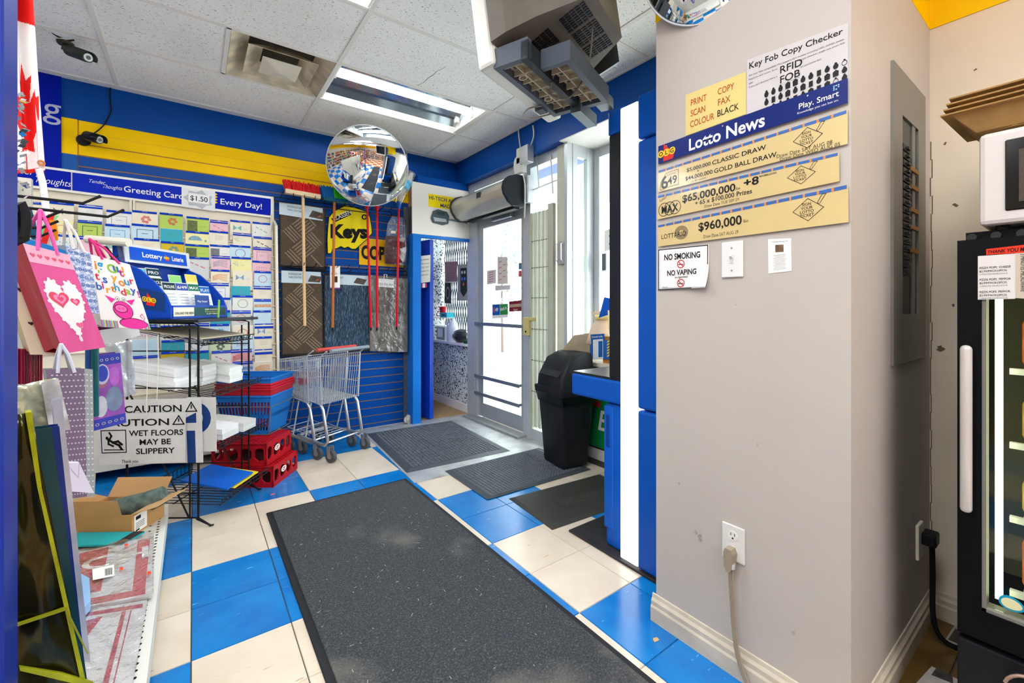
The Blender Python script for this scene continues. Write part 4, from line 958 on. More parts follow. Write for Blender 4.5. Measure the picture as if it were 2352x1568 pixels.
# yellow key sign
s = qY(4.225, (744, 470), (858, 486), (858, 585), (744, 574)); 
def zz(x, y): return onY(600 + x * .2169, 280 + y * .2169, 4.225)
ks = thing('key_sign', 'large yellow key shaped sign with black lettering on the slatwall', 'sign', zz(930, 1390))
out = [(905, 873), (1112, 944), (1155, 1000), (1172, 1100), (1178, 1180), (1120, 1245), (1000, 1350), (960, 1350), (920, 1325), (880, 1340), (840, 1320), (790, 1345), (745, 1350), (728, 1398), (698, 1398), (694, 1250), (700, 1140), (712, 1005), (770, 938)]
MB().prism([zz(*p) for p in out], (0, .012, 0)).build('outline', INK, ks)
cxm, cym = 930, 1130; MB().prism([zz(cxm + (x - cxm) * .965, cym + (y - cym) * .965) + Vector((0, -.003, 0)) for x, y in out], (0, .004, 0)).build('face', mat('f2dc1a', .35, var=.04), ks)
sk = Surf(zz(690, 860), zz(1190, 880), zz(1190, 1400), zz(690, 1400)); W, H = sk.w, sk.h
text(ks, sk, 'Keys', W * .07, H * .33, H * .36, INK, .05, fit=W * .78, z=.004)
mb = MB(); sk.poly(mb, [(W * .09, H * .70), (W * .47, H * .86), (W * .51, H * .79), (W * .15, H * .62)], .0042); mb.build('name_plate', INK, ks)
text(ks, sk, 'KLASSEN', W * .14, H * .65, H * .12, WHITE, .01, fit=W * .41, z=.005, rot=.42)
mb = MB(); sk.ring(mb, W * .79, H * .75, H * .03, H * .055, .0045); mb.build('key_hole', INK, ks)
s = Surf(zz(1040, 1222), zz(1560, 1270), zz(1560, 1545), zz(1040, 1508)); s.c = [p + Vector((0, .008, 0)) for p in s.c]; o = s.sheet('copy_sign', mat('f0b81c', .4, var=.04)); tag(o, 'orange yellow sign with black letters COP behind mop handles', 'sign')
text(o, s, 'COPY', s.w * .04, s.h * .25, s.h * .66, mat('1c1a1c', .5, var=0), .05, fit=s.w * .62)
# bag of brown mop refills
def zb(x, y): return onY(600 + x * .2169, 280 + y * .2169, 4.16)
t = thing('mop_refill_bag', 'clear plastic bag of dark brown mop refills hanging by the post', 'bag', zb(1420, 1500))
rg = lambda pts, dy: [zb(*p) + Vector((0, dy * d, 0)) for p, d in pts]
m1 = MB(); mid, hw_ = [], []
for (y, xa, xb, dp) in ((1215, 1325, 1545, .03), (1300, 1315, 1545, .05), (1400, 1305, 1540, .055), (1490, 1310, 1530, .04), (1505, 1320, 1520, .02)):
    a, b = zb(xa, y), zb(xb, y); c = (a + b) / 2; r = (b - a).length / 2
    mid.append([c + Vector((r * math.cos(k * math.pi / 8), dp * math.sin(k * math.pi / 8), 0)) for k in range(16)])
m1.loft(mid); m1.build('refills', mat('5a3236', .9, var=.25, scale=40, bump=.6, bscale=150), t, smooth=True)
m1 = MB(); mid = []
for (y, xa, xb, dp) in ((1008, 1385, 1510, .01), (1080, 1340, 1550, .02), (1215, 1318, 1555, .035), (1400, 1295, 1550, .06), (1515, 1310, 1535, .03)):
    a, b = zb(xa, y), zb(xb, y); c = (a + b) / 2; r = (b - a).length / 2
    mid.append([c + Vector((r * math.cos(k * math.pi / 8), dp * math.sin(k * math.pi / 8), 0)) for k in range(16)])
m1.loft(mid, cap=False); m1.build('clear_bag', FILM, t, smooth=True)
mb = MB().quad(*[zb(x, y) + Vector((0, -.045, 0)) for x, y in ((1355, 1185), (1405, 1187), (1405, 1160), (1355, 1158))]); mb.build('price_label', mat('e8d8c8', .5), t)
# grey corner post beside the slatwall
t = MB(); t.box((1.785, 4.11, 0), (1.80, 4.262, 2.2)); t.box((1.735, 4.225, .0), (1.79, 4.246, 2.2)); tag(t.build('corner_post', mat('5c6066', .4, metal=.3, var=.12)), 'dark grey metal corner post at the end of the slatwall', 'post')
t = MB(); rnd = random.Random(3); t.ball((1.745, 4.15, .045), (.035, .03, .045), 6)
for v in t.v: v += Vector((rnd.random() - .5, rnd.random() - .5, rnd.random() - .5)) * .018
tag(t.build('crumpled_wrap', mat('c9c6c0', .2, var=.2, scale=30)), 'crumpled clear plastic wrap on the floor by the grey post', 'plastic wrap')
# key-cutting booth sign
s = qY(4.095, (946, 416), (1076, 440), (1080, 548), (947, 536)); t = s.sheet('booth_sign', mat('e9e6dc', .45, var=.03), thick=.012); tag(t, 'white board with yellow lettered band and grey car key picture', 'sign'); W, H = s.w, s.h
mb = MB(); s.rect(mb, W * .27, H * .56, W * .86, H * .82, .001); mb.build('yellow_band', mat('f4dc14', .4), t)
text(t, s, 'HI-TECH AUTO', W * .28, H * .71, H * .10, mat('1a3a78', .5, var=0), .015, fit=W * .56, z=.002); text(t, s, 'MADE', W * .47, H * .585, H * .10, mat('1a3a78', .5, var=0), .015, fit=W * .22, z=.002)
kf = MB(); pts = [(.30, .33), (.34, .48), (.42, .53), (.58, .50), (.62, .42), (.60, .26), (.50, .22), (.33, .25)]; kf.prism([s.p(W * x, H * y, .001) for x, y in pts], s.n * .01); kf.build('key_fob_body', mat('4a5a60', .35), t)
mb = MB(); s.poly(mb, [(W * .34, H * .36), (W * .56, H * .35), (W * .57, H * .29), (W * .36, H * .28)], .0125); mb.build('silver_bar', ALU, t)
mb = MB(); s.poly(mb, [(W * .38, H * .42), (W * .54, H * .42), (W * .54, H * .48), (W * .42, H * .49)], .0125); mb.build('buttons', mat('35444a', .3), t)
MB().obox(s.p(W * .61, H * .33, .003), s.p(W * .95, H * .31, .003) - s.p(W * .61, H * .33, .003), s.p(W * .61, H * .37, .003) - s.p(W * .61, H * .33, .003), s.n * .004).build('key_blade', mat('9aa8b0', .3, .6), t)
# ================================================================ GREETING CARD RACK
RK = thing('card_rack', 'cream greeting card rack with thirteen tiers below a blue header', 'display rack', (-.2, 4.15, 0))
RC = mat('e4dcc6', .5, var=.03)
xr = onY(632, 600, 4.12).x
MB().box((-1.6, 4.19, .1), (xr, 4.236, 2.12)).build('back_panel', RC, RK)
MB().prism([(xr - .005, 4.23, .08), (xr - .005, 3.96, .08), (xr - .005, 3.98, .75), (xr - .005, 4.08, 1.86), (xr - .005, 4.23, 1.93)], (.018, 0, 0)).build('side_panel', RC, RK)
ZR = [1.875 - .1035 * k for k in range(13)]
YR = [4.135 - .0125 * k for k in range(13)]
for k in range(13):
    MB().prism([(-1.6, YR[k] + .022, ZR[k] - .165), (-1.6, YR[k] + .018, ZR[k] - .06), (-1.6, 4.19, ZR[k] - .055), (-1.6, 4.19, ZR[k] - .165)], (xr + 1.59, 0, 0)).build('tier', RC, RK)
    MB().box((-1.6, YR[k] - .006, ZR[k] - .172), (xr - .004, YR[k] + .02, ZR[k] - .166)).build('tier_ledge', RC, RK)
MB().prism([(-1.6, 3.97, .08), (-1.6, 3.97, .55), (-1.6, 4.19, .55), (-1.6, 4.19, .08)], (xr + 1.59, 0, 0)).build('base_panel', mat('d6d0c0', .5, var=.05), RK)
uc = onY(302, 500, 4.15).x
MB().box((uc - .012, 4.155, .5), (uc + .002, 4.19, 1.96)).build('upright', mat('c9c2ae', .4, .2), RK); MB().box((uc + .006, 4.155, .5), (uc + .02, 4.19, 1.96)).build('upright', mat('c9c2ae', .4, .2), RK)
MB().box((xr - .03, 4.16, 1.6), (xr - .016, 4.19, 1.97)).build('upright', mat('c9c2ae', .4, .2), RK)
# header with its printed inserts
Yh = 4.165
hs = qY(Yh, (-60, 360), (625, 452), (625, 500), (-60, 414)); hs.sheet('header_frame', mat('eceae0', .4, var=.02), RK, thick=.02)
def panel(u0, u1, vt0, vt1, vb0, vb1, m_, nm='header_insert'):
    s = qY(Yh - .003, (u0, vt0), (u1, vt1), (u1, vb1), (u0, vb0)); return s, s.sheet(nm, m_, RK, thick=.002)
lt = lambda u: 365.5 + (u + 60) * .1336; lb_ = lambda u: 408 + (u + 60) * .1275
s, o = panel(-60, 163, lt(-60), lt(163), lb_(-60), lb_(163), ROYAL)
text(RK, s, 'Tender', s.w * .24, s.h * .56, s.h * .42, WHITE, -.004, shear=.35, fit=s.w * .34); text(RK, s, 'Thoughts', s.w * .59, s.h * .20, s.h * .5, WHITE, -.004, shear=.35, fit=s.w * .39, rot=-.02)
s, o = panel(166, 417, lt(166), lt(417), lb_(166), lb_(417), mat('0626b0', .4, var=.03, spec=.08))
text(RK, s, 'Tender', s.w * .13, s.h * .56, s.h * .28, WHITE, -.004, shear=.35, fit=s.w * .14); text(RK, s, 'Thoughts', s.w * .25, s.h * .36, s.h * .3, WHITE, -.004, shear=.35, fit=s.w * .17)
text(RK, s, 'Greeting Card', s.w * .44, s.h * .30, s.h * .48, WHITE, .008, fit=s.w * .57)
s, o = panel(494, 622, lt(494), lt(622), lb_(494), lb_(622), ROYAL)
text(RK, s, 'Every Day!', s.w * .08, s.h * .30, s.h * .48, WHITE, .008, fit=s.w * .74)
mb = MB()
for k in range(4): s.poly(mb, [(0, s.h * (.28 + .16 * k)), (s.w * .045, s.h * (.36 + .16 * k)), (0, s.h * (.44 + .16 * k))], .0008)
mb.build('yellow_burst', mat('f2c818', .4), RK)
s, o = panel(417, 494, 430, 440, 474, 485, mat('e2e2e0', .4, var=.02), 'price_plaque'); s = qY(Yh - .004, (417, 430), (494, 440), (494, 485), (417, 474))
mb = MB(); cx, cy = s.w * .5, s.h * .5
s.poly(mb, [(cx + s.w * (.46 if k % 2 else .36) * math.cos(k * math.pi / 7), cy + s.h * (.5 if k % 2 else .36) * math.sin(k * math.pi / 7)) for k in range(14)], .0008); mb.build('grey_burst', mat('b4b6b8', .4), RK)
mb = MB(); s.rect(mb, s.w * .2, s.h * .3, s.w * .82, s.h * .76, .0012); mb.build('price_patch', WHITE, RK)
text(RK, s, '$1.50', s.w * .51, s.h * .40, s.h * .36, mat('2a2a2c', .5, var=0), .01, 'CENTER', z=.002, fit=s.w * .52)
# ---- the cards: one stack per pocket
CE = [623, 579, 529, 481, 424, 367, 302, 238, 174, 112, 52]
CX = [onY(u, 500, 4.12).x for u in CE]
PAL = {'cream': 'e8dfc6', 'white': 'e6e4de', 'pale blue': 'c2dbe6', 'pale green': 'cfe0b8', 'pink': 'e8bcc4', 'pale yellow': 'ece4a4', 'teal': '3aa6b4', 'grey': 'cfd0cc', 'lilac': 'ccc4dc', 'lime': 'b4cc5c', 'mustard': 'd0b428'}
INKS = {'blue': '3a7cc0', 'orange': 'e0803a', 'green': '6aa048', 'red': 'c8443c', 'purple': '84589c', 'grey': '8c9098', 'black': '2c2c30', 'gold': 'b8963c', 'teal': '2c98a4', 'pink': 'd85c84'}
TIER = ['top', 'second', 'third', 'fourth', 'fifth', 'sixth', 'seventh', 'eighth', 'ninth', 'tenth', 'eleventh', 'twelfth', 'bottom']
POCK = ['first', 'second', 'third', 'fourth', 'fifth', 'sixth', 'seventh', 'eighth', 'ninth', 'tenth']
HEADS = ['Thank you', 'Sympathy', 'Religious', 'Wedding', 'Anniversary', 'Birthday', 'Get well', 'Support', 'Baby', 'Blank', 'Good luck', 'Mother', 'Wife', 'Friend']
FIX = {(0, 6): ('white', 'frame', 'grey', 1.0), (0, 7): ('white', 'blank', 'grey', 2.2), (0, 5): ('cream', 'flower', 'red', 1), (0, 4): ('lime', 'flower', 'red', 1), (0, 3): ('lime', 'photo', 'black', 1), (0, 1): ('cream', 'bow', 'teal', 1), (0, 0): ('white', 'dots', 'green', 1),
       (1, 7): ('lime', 'frame', 'black', 1.6), (1, 6): ('pale blue', 'frame', 'blue', 1), (1, 5): ('pale blue', 'frame', 'black', 1), (1, 4): ('teal', 'lines', 'green', 0), (1, 3): ('pale yellow', 'umbrella', 'blue', 1), (1, 2): ('cream', 'lines', 'purple', 1), (1, 1): ('cream', 'leaf', 'green', 2.2),
       (2, 4): ('mustard', 'flower', 'blue', 1), (2, 3): ('lime', 'photo', 'black', 1), (2, 2): ('white', 'photo', 'black', 1), (3, 1): ('pale yellow', 'leaf', 'blue', 1), (3, 0): ('pink', 'word', 'pink', 1), (4, 1): ('cream', 'bow', 'blue', 0), (4, 2): ('cream', 'swirl', 'orange', 1), (3, 3): ('grey', 'dots', 'red', 1),
       (5, 1): ('teal', 'lines', 'grey', 0), (5, 0): ('cream', 'blank', 'grey', 2.6), (6, 0): ('pale blue', 'band', 'orange', 1.6), (6, 1): ('white', 'wreath', 'green', 1), (7, 0): ('pale blue', 'leaf', 'gold', 1), (8, 0): ('cream', 'bow', 'blue', 4.2), (9, 0): ('cream', 'blank', 'grey', 1), (10, 0): ('cream', 'blank', 'grey', 4.5), (11, 0): ('cream', 'swirl', 'orange', 0), (12, 0): ('pale yellow', 'wreath', 'green', 0),
       (10, 4): ('mustard', 'word', 'black', 1), (10, 3): ('teal', 'word', 'blue', 1), (9, 2): ('pale green', 'flower', 'black', 1), (10, 1): ('pink', 'swirl', 'red', 2.4), (11, 1): ('lilac', 'band', 'blue', 2)}
rnd = random.Random(11)
MOT = ['flower', 'lines', 'frame', 'photo', 'leaf', 'bow', 'dots', 'wreath', 'swirl', 'word']
NAMES = {'flower': 'flower drawing', 'lines': 'printed verse', 'frame': 'framed panel', 'photo': 'photo on its half', 'leaf': 'leafy sprig', 'bow': 'bow', 'dots': 'scattered spots', 'wreath': 'wreath', 'swirl': 'swirled brushwork', 'word': 'hand lettering', 'umbrella': 'umbrella', 'blank': 'plain front', 'band': 'broad band'}
TABM = mat('0a38ac', .5, var=.04, spec=.06)
def mixc(a, b, f): return tuple((int(a[i:i + 2], 16) * f + int(b[i:i + 2], 16) * (1 - f)) / 255 for i in (0, 2, 4))
def motif(kind, s, mb, W, H):
    if kind == 'flower':
        for k in range(6): s.disc(mb, W * .55 + W * .14 * math.cos(k), H * .66 + W * .14 * math.sin(k), W * .08, n=8)
    elif kind in ('lines', 'blank'):
        for k in range(4): s.rect(mb, W * .3, H * (.8 - .06 * k), W * (.75 - .06 * (k % 2)), H * (.81 - .06 * k))
    elif kind == 'frame':
        s.frame(mb, W * .2, H * .3, W * .8, H * .8, W * .03); s.rect(mb, W * .38, H * .6, W * .62, H * .63)
    elif kind == 'photo':
        s.rect(mb, W * .04, H * .3, W * .48, H * .86); s.rect(mb, W * .58, H * .6, W * .85, H * .61)
    elif kind == 'leaf':
        for k in range(7):
            a = .3 + k * .35; s.poly(mb, [(W * .35, H * .55), (W * .35 + W * .3 * math.cos(a) - W * .03, H * .55 + W * .34 * math.sin(a)), (W * .35 + W * .36 * math.cos(a + .12), H * .55 + W * .36 * math.sin(a + .12))])
    elif kind == 'bow':
        s.poly(mb, [(W * .35, H * .65), (W * .15, H * .8), (W * .15, H * .52)]); s.poly(mb, [(W * .35, H * .65), (W * .55, H * .8), (W * .55, H * .52)]); s.rect(mb, W * .65, H * .62, W * .88, H * .63); s.rect(mb, W * .65, H * .56, W * .85, H * .57)
    elif kind == 'dots':
        for k in range(8): s.disc(mb, W * (.15 + .7 * ((k * 37) % 10) / 10), H * (.5 + .3 * ((k * 53) % 10) / 10), W * .04, n=8)
    elif kind == 'wreath': s.ring(mb, W * .5, H * .64, W * .22, W * .26, n=14)
    elif kind == 'swirl':
        for k in range(5): s.line(mb, [(W * .1, H * (.5 + .05 * k)), (W * .4, H * (.58 + .06 * k)), (W * .85, H * (.48 + .08 * k))], W * .045)
    elif kind == 'word':
        for r_ in range(2):
            x = W * .2
            for k in range(5): s.line(mb, [(x + W * .13 * k, H * (.66 - .16 * r_)), (x + W * .13 * k + W * .05, H * (.76 - .16 * r_)), (x + W * .13 * k + W * .08, H * (.66 - .16 * r_))], W * .02)
    elif kind == 'umbrella':
        s.poly(mb, [(W * .1, H * .6)] + [(W * .4 + W * .3 * math.cos(a), H * .6 + W * .25 * math.sin(a)) for a in [math.pi - .4 * k for k in range(8)]] + [(W * .7, H * .6)]); s.disc(mb, W * .85, H * .6, W * .06, n=8)
    elif kind == 'band': s.rect(mb, 0, H * .62, W, H * .78)
ncard = 0
for r_ in range(13):
    for c_ in range(10):
        x1, x0 = CX[c_], CX[c_ + 1]; w_ = x1 - x0
        u, v = proj(((x0 + x1) / 2, YR[r_], ZR[r_] - .05))
        kind = rnd.choice(MOT); base = rnd.choice(['cream', 'cream', 'cream', 'white', 'white', 'pale blue', 'pale green', 'pink', 'pale yellow', 'lilac', 'grey', 'teal']); ink = rnd.choice(list(INKS)); tb = rnd.choice([1, 1, 1, 1.4, 0, 2.2]); jx, jz = rnd.uniform(-.008, .008), rnd.uniform(-.016, .012); hd_ = rnd.choice(HEADS); nst = rnd.choice([1, 2, 2, 3])
        if (u < 320 and v > 585) or (u < 250 and v > 560) or (300 < u < 470 and 620 < v < 725): continue
        if u < 545 and v > 850: continue
        if (r_, c_) in FIX: base, kind, ink, tb = FIX[(r_, c_)]
        lab = '%s greeting card with %s %s, %s tier, %s pocket from rack side' % (base, ink, NAMES[kind], TIER[r_], POCK[c_])
        if kind == 'blank': lab = '%s greeting card with plain front, %s tier, %s pocket from rack side' % (base, TIER[r_], POCK[c_])
        ww = w_ * rnd.uniform(.86, .97); hh = .155; xc = (x0 + x1) / 2 + jx; z1 = ZR[r_] + jz; y = YR[r_]
        lean = .012
        s = Surf((xc - ww / 2, y + lean * .3, z1), (xc + ww / 2, y + lean * .3, z1), (xc + ww / 2, y, z1 - hh), (xc - ww / 2, y, z1 - hh))
        t = thing('greeting_card', lab, 'greeting card', s.c[3].lerp(s.c[2], .5), 'greeting cards in the wall rack')
        s.sheet('card', mat(PAL[base], .5, var=.02), t, thick=.0025)
        for k in range(1, nst):
            s2 = Surf(*[p + Vector((.003 * k * (-1) ** k, .0028 * k, .002 * k)) for p in s.c]); s2.sheet('spare_card', PAPER, t, thick=.0015)
        mb = MB(); motif(kind, s, mb, s.w, s.h)
        if mb.f: mb.build('print', mat(mixc(INKS[ink], PAL[base], .6), .5, var=.3, scale=60), t)
        if tb:
            th_ = .007 * tb
            s3 = Surf((xc - ww / 2, y + .0085, z1 + .009), (xc + ww / 2, y + .0085, z1 + .009), (xc + ww / 2, y - .001, z1 - th_), (xc - ww / 2, y - .001, z1 - th_))
            s3.sheet('heading_tab', TABM, t, thick=.001)
            text(t, s3, hd_, s3.w * .5, s3.h - .009, .0085, WHITE, .005, 'CENTER')
        ncard += 1
# ================================================================ WIRE RACK, LOTTERY DISPLAY, SIGNS, BASKETS, CRATES, CARTS
FA = Vector((.04, 2.88, 0)); e1 = Vector((.58, .815, 0)).normalized(); e2 = Vector((-e1.y, e1.x, 0))   # e1 along the front edge, e2 towards the back
RL, RD, RZ = .46, .40, 1.10
R3 = lambda s_, t_, z_: FA + e1 * s_ + e2 * t_ + Vector((0, 0, z_))
wr_ = thing('wire_rack', 'black wire rack with sloping shelves and a dark top board', 'display rack', R3(RL / 2, RD / 2, 0))
for s0 in (0, RL):
    f = MB(); f.tube([R3(s0, -.06, .012), R3(s0, -.045, .008), R3(s0, .02, .05), R3(s0, .02, RZ - .01), R3(s0, .05, RZ), R3(s0, RD, RZ), R3(s0, RD, .04), R3(s0, RD + .05, .008)], .0055, 8)
    f.tube([R3(s0, .065, .05), R3(s0, .065, RZ - .03)], .0045, 6); f.tube([R3(s0, .02, .05), R3(s0, RD, .05)], .0045, 6)
    for z in (.18, .36, .55, .75, .95): f.tube([R3(s0, .02, z), R3(s0, RD, z)], .0035, 6)
    f.tube([R3(s0, .07, .05), R3(s0, RD, .75)], .0045, 6)
    f.tube([R3(s0, -.05, .008), R3(s0, .03, .045)], .0055, 6)
    f.build('end_frame', WIRE, wr_, smooth=True)
SH = [(.12, -.10, .05), (.42, -.09, .15), (.70, -.05, .2), (.98, -.0, .24)]   # front lip height, outward reach, rise to the back
for k, (z, ex, ri) in enumerate(SH):
    f = MB(); zb_ = z + ri * .35
    for j in range(15):
        s_ = RL * j / 14; f.tube([R3(s_, ex - .01, z + .03), R3(s_, ex, z), R3(s_, RD - .02, zb_), R3(s_, RD - .02, zb_ + .05)], .0022, 5)
    for (t_, zz_) in ((ex, z), (ex - .01, z + .03), (RD - .02, zb_), ((RD + ex) / 2, (z + zb_) / 2), (RD - .02, zb_ + .05)): f.tube([R3(-.005, t_, zz_), R3(RL + .005, t_, zz_)], .0035, 6)
    f.build('shelf', WIRE, wr_)
MB().obox(R3(-.03, .0, RZ + .004), e1 * (RL + .1), e2 * (RD + .06), (0, 0, .016)).build('top_board', mat('1c1e22', .35, var=.05), wr_)
# stacks of papers on the shelves
rnd = random.Random(4)
def pstack(s0, t0, shelf, n, w_, d_, label, th=.022, cols=('e8e8e8', 'dcdcdc', 'd2d0cc')):
    z, ex, ri = SH[shelf]; zb_ = z + ri * .35; sl = (zb_ - z) / (RD - .02 - ex)
    for k in range(n):
        q = R3(s0 + rnd.uniform(-.006, .006), t0 + rnd.uniform(-.006, .006), 0); zz_ = z + sl * (t0 - ex) + .004 + k * (th + .001)
        o = MB().obox(q + Vector((0, 0, zz_)), e1 * w_, e2 * d_ + Vector((0, 0, sl * d_)), (0, 0, th)).build('booklet', mat(rnd.choice(cols), .5, var=.06, scale=20)); tag(o, label + (', ' + ('lowest', 'second', 'third', 'fourth', 'fifth')[k] + ' up' if n > 2 else (', under' if k == 0 else ', on top')), 'booklet', 'booklets stacked on the wire rack')
pstack(.005, .15, 2, 5, .17, .24, 'thick white booklet in the taller stack on the wire rack')
pstack(.18, .12, 2, 5, .12, .25, 'grey edged booklet in the middle stack on the wire rack')
pstack(.31, .05, 2, 4, .13, .25, 'white booklet in the short stack at the rack end', cols=('f0f0f0', 'e6eae6'))
pstack(.12, -.03, 1, 2, .15, .26, 'white booklet pair on the lower wire shelf', .03)
pstack(.29, -.05, 1, 2, .13, .24, 'pale booklet at the lower shelf end by the baskets', .025)
z, ex, ri = SH[0]
o = MB().obox(R3(.16, -.075, z + .02), e1 * .24, e2 * .20 + Vector((0, 0, .03)), (0, 0, .006)).build('magazine', mat('f0d838', .4)); tag(o, 'yellow edged booklet under the blue folder on the bottom shelf', 'booklet')
o = MB().obox(R3(.10, -.07, z + .035), e1 * .25, e2 * .26 + Vector((0, 0, .05)), (0, 0, .008)).build('folder', mat('1560c4', .4, var=.05)); tag(o, 'bright blue folder leaning on the bottom wire shelf', 'folder')
o = MB().obox(R3(.02, .02, SH[3][0] + .03), e1 * .40, e2 * .34 + Vector((0, 0, .05)), (0, 0, .006)).build('card_sheet', mat('c8bca4', .5, var=.06)); tag(o, 'flat tan cardboard sheet on the top wire shelf', 'cardboard sheet')
# ---- lottery leaflet display on the top board
LZ = RZ + .021; LB = mat('0a42ae', .35, var=.05, spec=.2)
ld = thing('lottery_display', 'blue plastic lottery leaflet display with lit style header', 'leaflet display', R3(.22, .32, LZ))
T0, T1, S0, S1 = .16, .45, -.01, .45
sidep = [(T0, 0), (T1, 0), (T1 + .02, .40), (T1 - .03, .41), (T1 - .05, .30), (T1 - .12, .27), (T0 + .09, .20), (T0 + .03, .13), (T0, .06)]
for s_ in (S0, S1): MB().prism([R3(s_, a, LZ + b) for a, b in sidep], e1 * .014).build('side', LB, ld)
MB().prism([R3(S0, a, LZ + b) for a, b in ((T1 - .01, 0), (T1, 0), (T1 + .02, .40), (T1 + .01, .40))], e1 * (S1 - S0 + .014)).build('back', LB, ld)
MB().obox(R3(S0, T0, LZ), e1 * (S1 - S0 + .014), e2 * (T1 - T0), (0, 0, .01)).build('floor_tray', LB, ld)
s = Surf(R3(S0 + .014, T0 - .002, LZ + .075), R3(S1 + .0, T0 - .002, LZ + .075), R3(S1 + .0, T0 - .004, LZ + .004), R3(S0 + .014, T0 - .004, LZ + .004)); s.sheet('front_panel', LB, ld, thick=.012); W, H = s.w, s.h
mb = MB(); s.rect(mb, 0, H * .15, W * .35, H * .85, .001); mb.build('cream_banner', mat('e8e4cc', .4), ld); text(ld, s, 'UNLOAD THE NEW', W * .02, H * .3, H * .26, INK, .015, fit=W * .32, z=.002)
mb = MB(); s.rect(mb, W * .36, H * .15, W * .98, H * .85, .001); mb.build('green_banner', mat('12484a', .4, var=.3, scale=20), ld)
text(ld, s, '$500K GUARANTEED', W * .55, H * .6, H * .18, WHITE, .01, fit=W * .30, z=.002); text(ld, s, 'POOLS OR SELECT POOL', W * .55, H * .42, H * .12, mat('c8dc3c', .4, var=0), .01, fit=W * .3, z=.002); text(ld, s, 'IN SEPTEMBER', W * .58, H * .24, H * .15, WHITE, .01, fit=W * .22, z=.002)
hx = MB(); hx.prism([R3(S0 + .0, a, LZ + b) for a, b in ((T1 - .05, .31), (T1 - .02, .31), (T1 + .0, .41), (T1 - .04, .41))], e1 * (S1 - S0 + .02)); hx.build('header_body', mat('cfd2d4', .35), ld)
s = Surf(R3(S0 + .03, T1 - .043, LZ + .396), R3(S1 - .01, T1 - .043, LZ + .396), R3(S1 - .01, T1 - .052, LZ + .326), R3(S0 + .03, T1 - .052, LZ + .326)); s.sheet('header_panel', mat('0c50c4', .2, var=.05), ld, thick=.004); W, H = s.w, s.h
text(ld, s, 'Lottery', W * .18, H * .3, H * .56, WHITE, .02, fit=W * .34, z=.002); text(ld, s, 'Loterie', W * .70, H * .3, H * .56, WHITE, .02, fit=W * .22, z=.002); olg(ld, s, W * .60, H * .48, H * .11)
# badge on the side facing the shop
sb = Surf(R3(S0 - .001, .34, LZ + .175), R3(S0 - .001, .19, LZ + .14), R3(S0 - .001, .19, LZ + .04), R3(S0 - .001, .34, LZ + .06)); sb.sheet('side_badge', mat('143a78', .3), ld, thick=.001); olg(ld, sb, sb.w * .42, sb.h * .5, sb.h * .13)
# leaflets in the display
LF = [('white and green betting leaflet headed POOLS in lottery display', 'POOLS', '0e3038', 'e8eeea', .03, .30, .12), ('white leaflet headed PROLINE in front of lottery display', 'PROLINE', '0e3038', 'dfeee4', .03, .23, .10), ('white betting slip with purple band in lottery display', '6/49', '34489c', 'f0f0f2', .125, .23, .10), ('white slip with dark green band in lottery display', 'MAX', '1c6a50', 'f0f2f0', .22, .23, .10),
      ('blue and white slip at the far side of lottery display', 'PLAY', '1c64b4', 'e6eef4', .315, .23, .09), ('tall white leaflet headed PLAY at the display back', 'PLAY', '58b8c0', 'f2f2f0', .02, .39, .165), ('tall pale leaflet standing at the display back', 'PRO', '1c3c4c', 'eef2f0', .12, .39, .17), ('yellow leaflet tucked into the lottery display', '', 'e8c860', 'f0e0a0', .30, .30, .15), ('green leaflet behind the betting slips', '', '8cc878', 'd8ecc8', .17, .30, .14)]
for lab, tx, c1, c2, s_, t_, zt in LF:
    w_ = .092; zt = zt * 1.2 + .025; s = Surf(R3(s_, t_ + .01, LZ + zt + .06), R3(s_ + w_, t_ + .01, LZ + zt + .06), R3(s_ + w_, t_ - .03, LZ + max(.02, zt - .11)), R3(s_, t_ - .03, LZ + max(.02, zt - .11)))
    o = s.sheet('leaflet', mat(c2, .4, var=.04), thick=.006); tag(o, lab, 'leaflet', 'leaflets in the lottery display')
    mb = MB(); s.rect(mb, 0, s.h * .74, s.w, s.h * .98); mb.build('title_band', mat(c1, .4), o)
    if tx: text(o, s, tx, s.w * .5, s.h * .80, s.h * .14, WHITE, .01, 'CENTER', fit=s.w * .8)
    mb = MB()
    for k in range(5): s.rect(mb, s.w * .12, s.h * (.60 - .1 * k), s.w * .85, s.h * (.62 - .1 * k))
    mb.build('print_lines', mat('8ca0a0', .5), o)
s = Surf(R3(.18, T0 + .008, LZ + .135), R3(.30, T0 + .008, LZ + .135), R3(.30, T0 - .0, LZ + .06), R3(.18, T0 - .0, LZ + .06)); o = s.sheet('play_smart_card', mat('14408c', .3)); tag(o, 'dark blue card reading Play Smart in front of lottery leaflets', 'card'); text(o, s, 'Play Smart', s.w * .5, s.h * .45, s.h * .2, WHITE, .01, 'CENTER', fit=s.w * .7)
o = MB().obox(R3(.33, T0 - .03, LZ + .0), e1 * .010, e2 * .006, (.004, 0, .11)).build('pencil_sleeve', mat('8cc83c', .3)); tag(o, 'upright lime green strip at the lottery display front', 'strip')
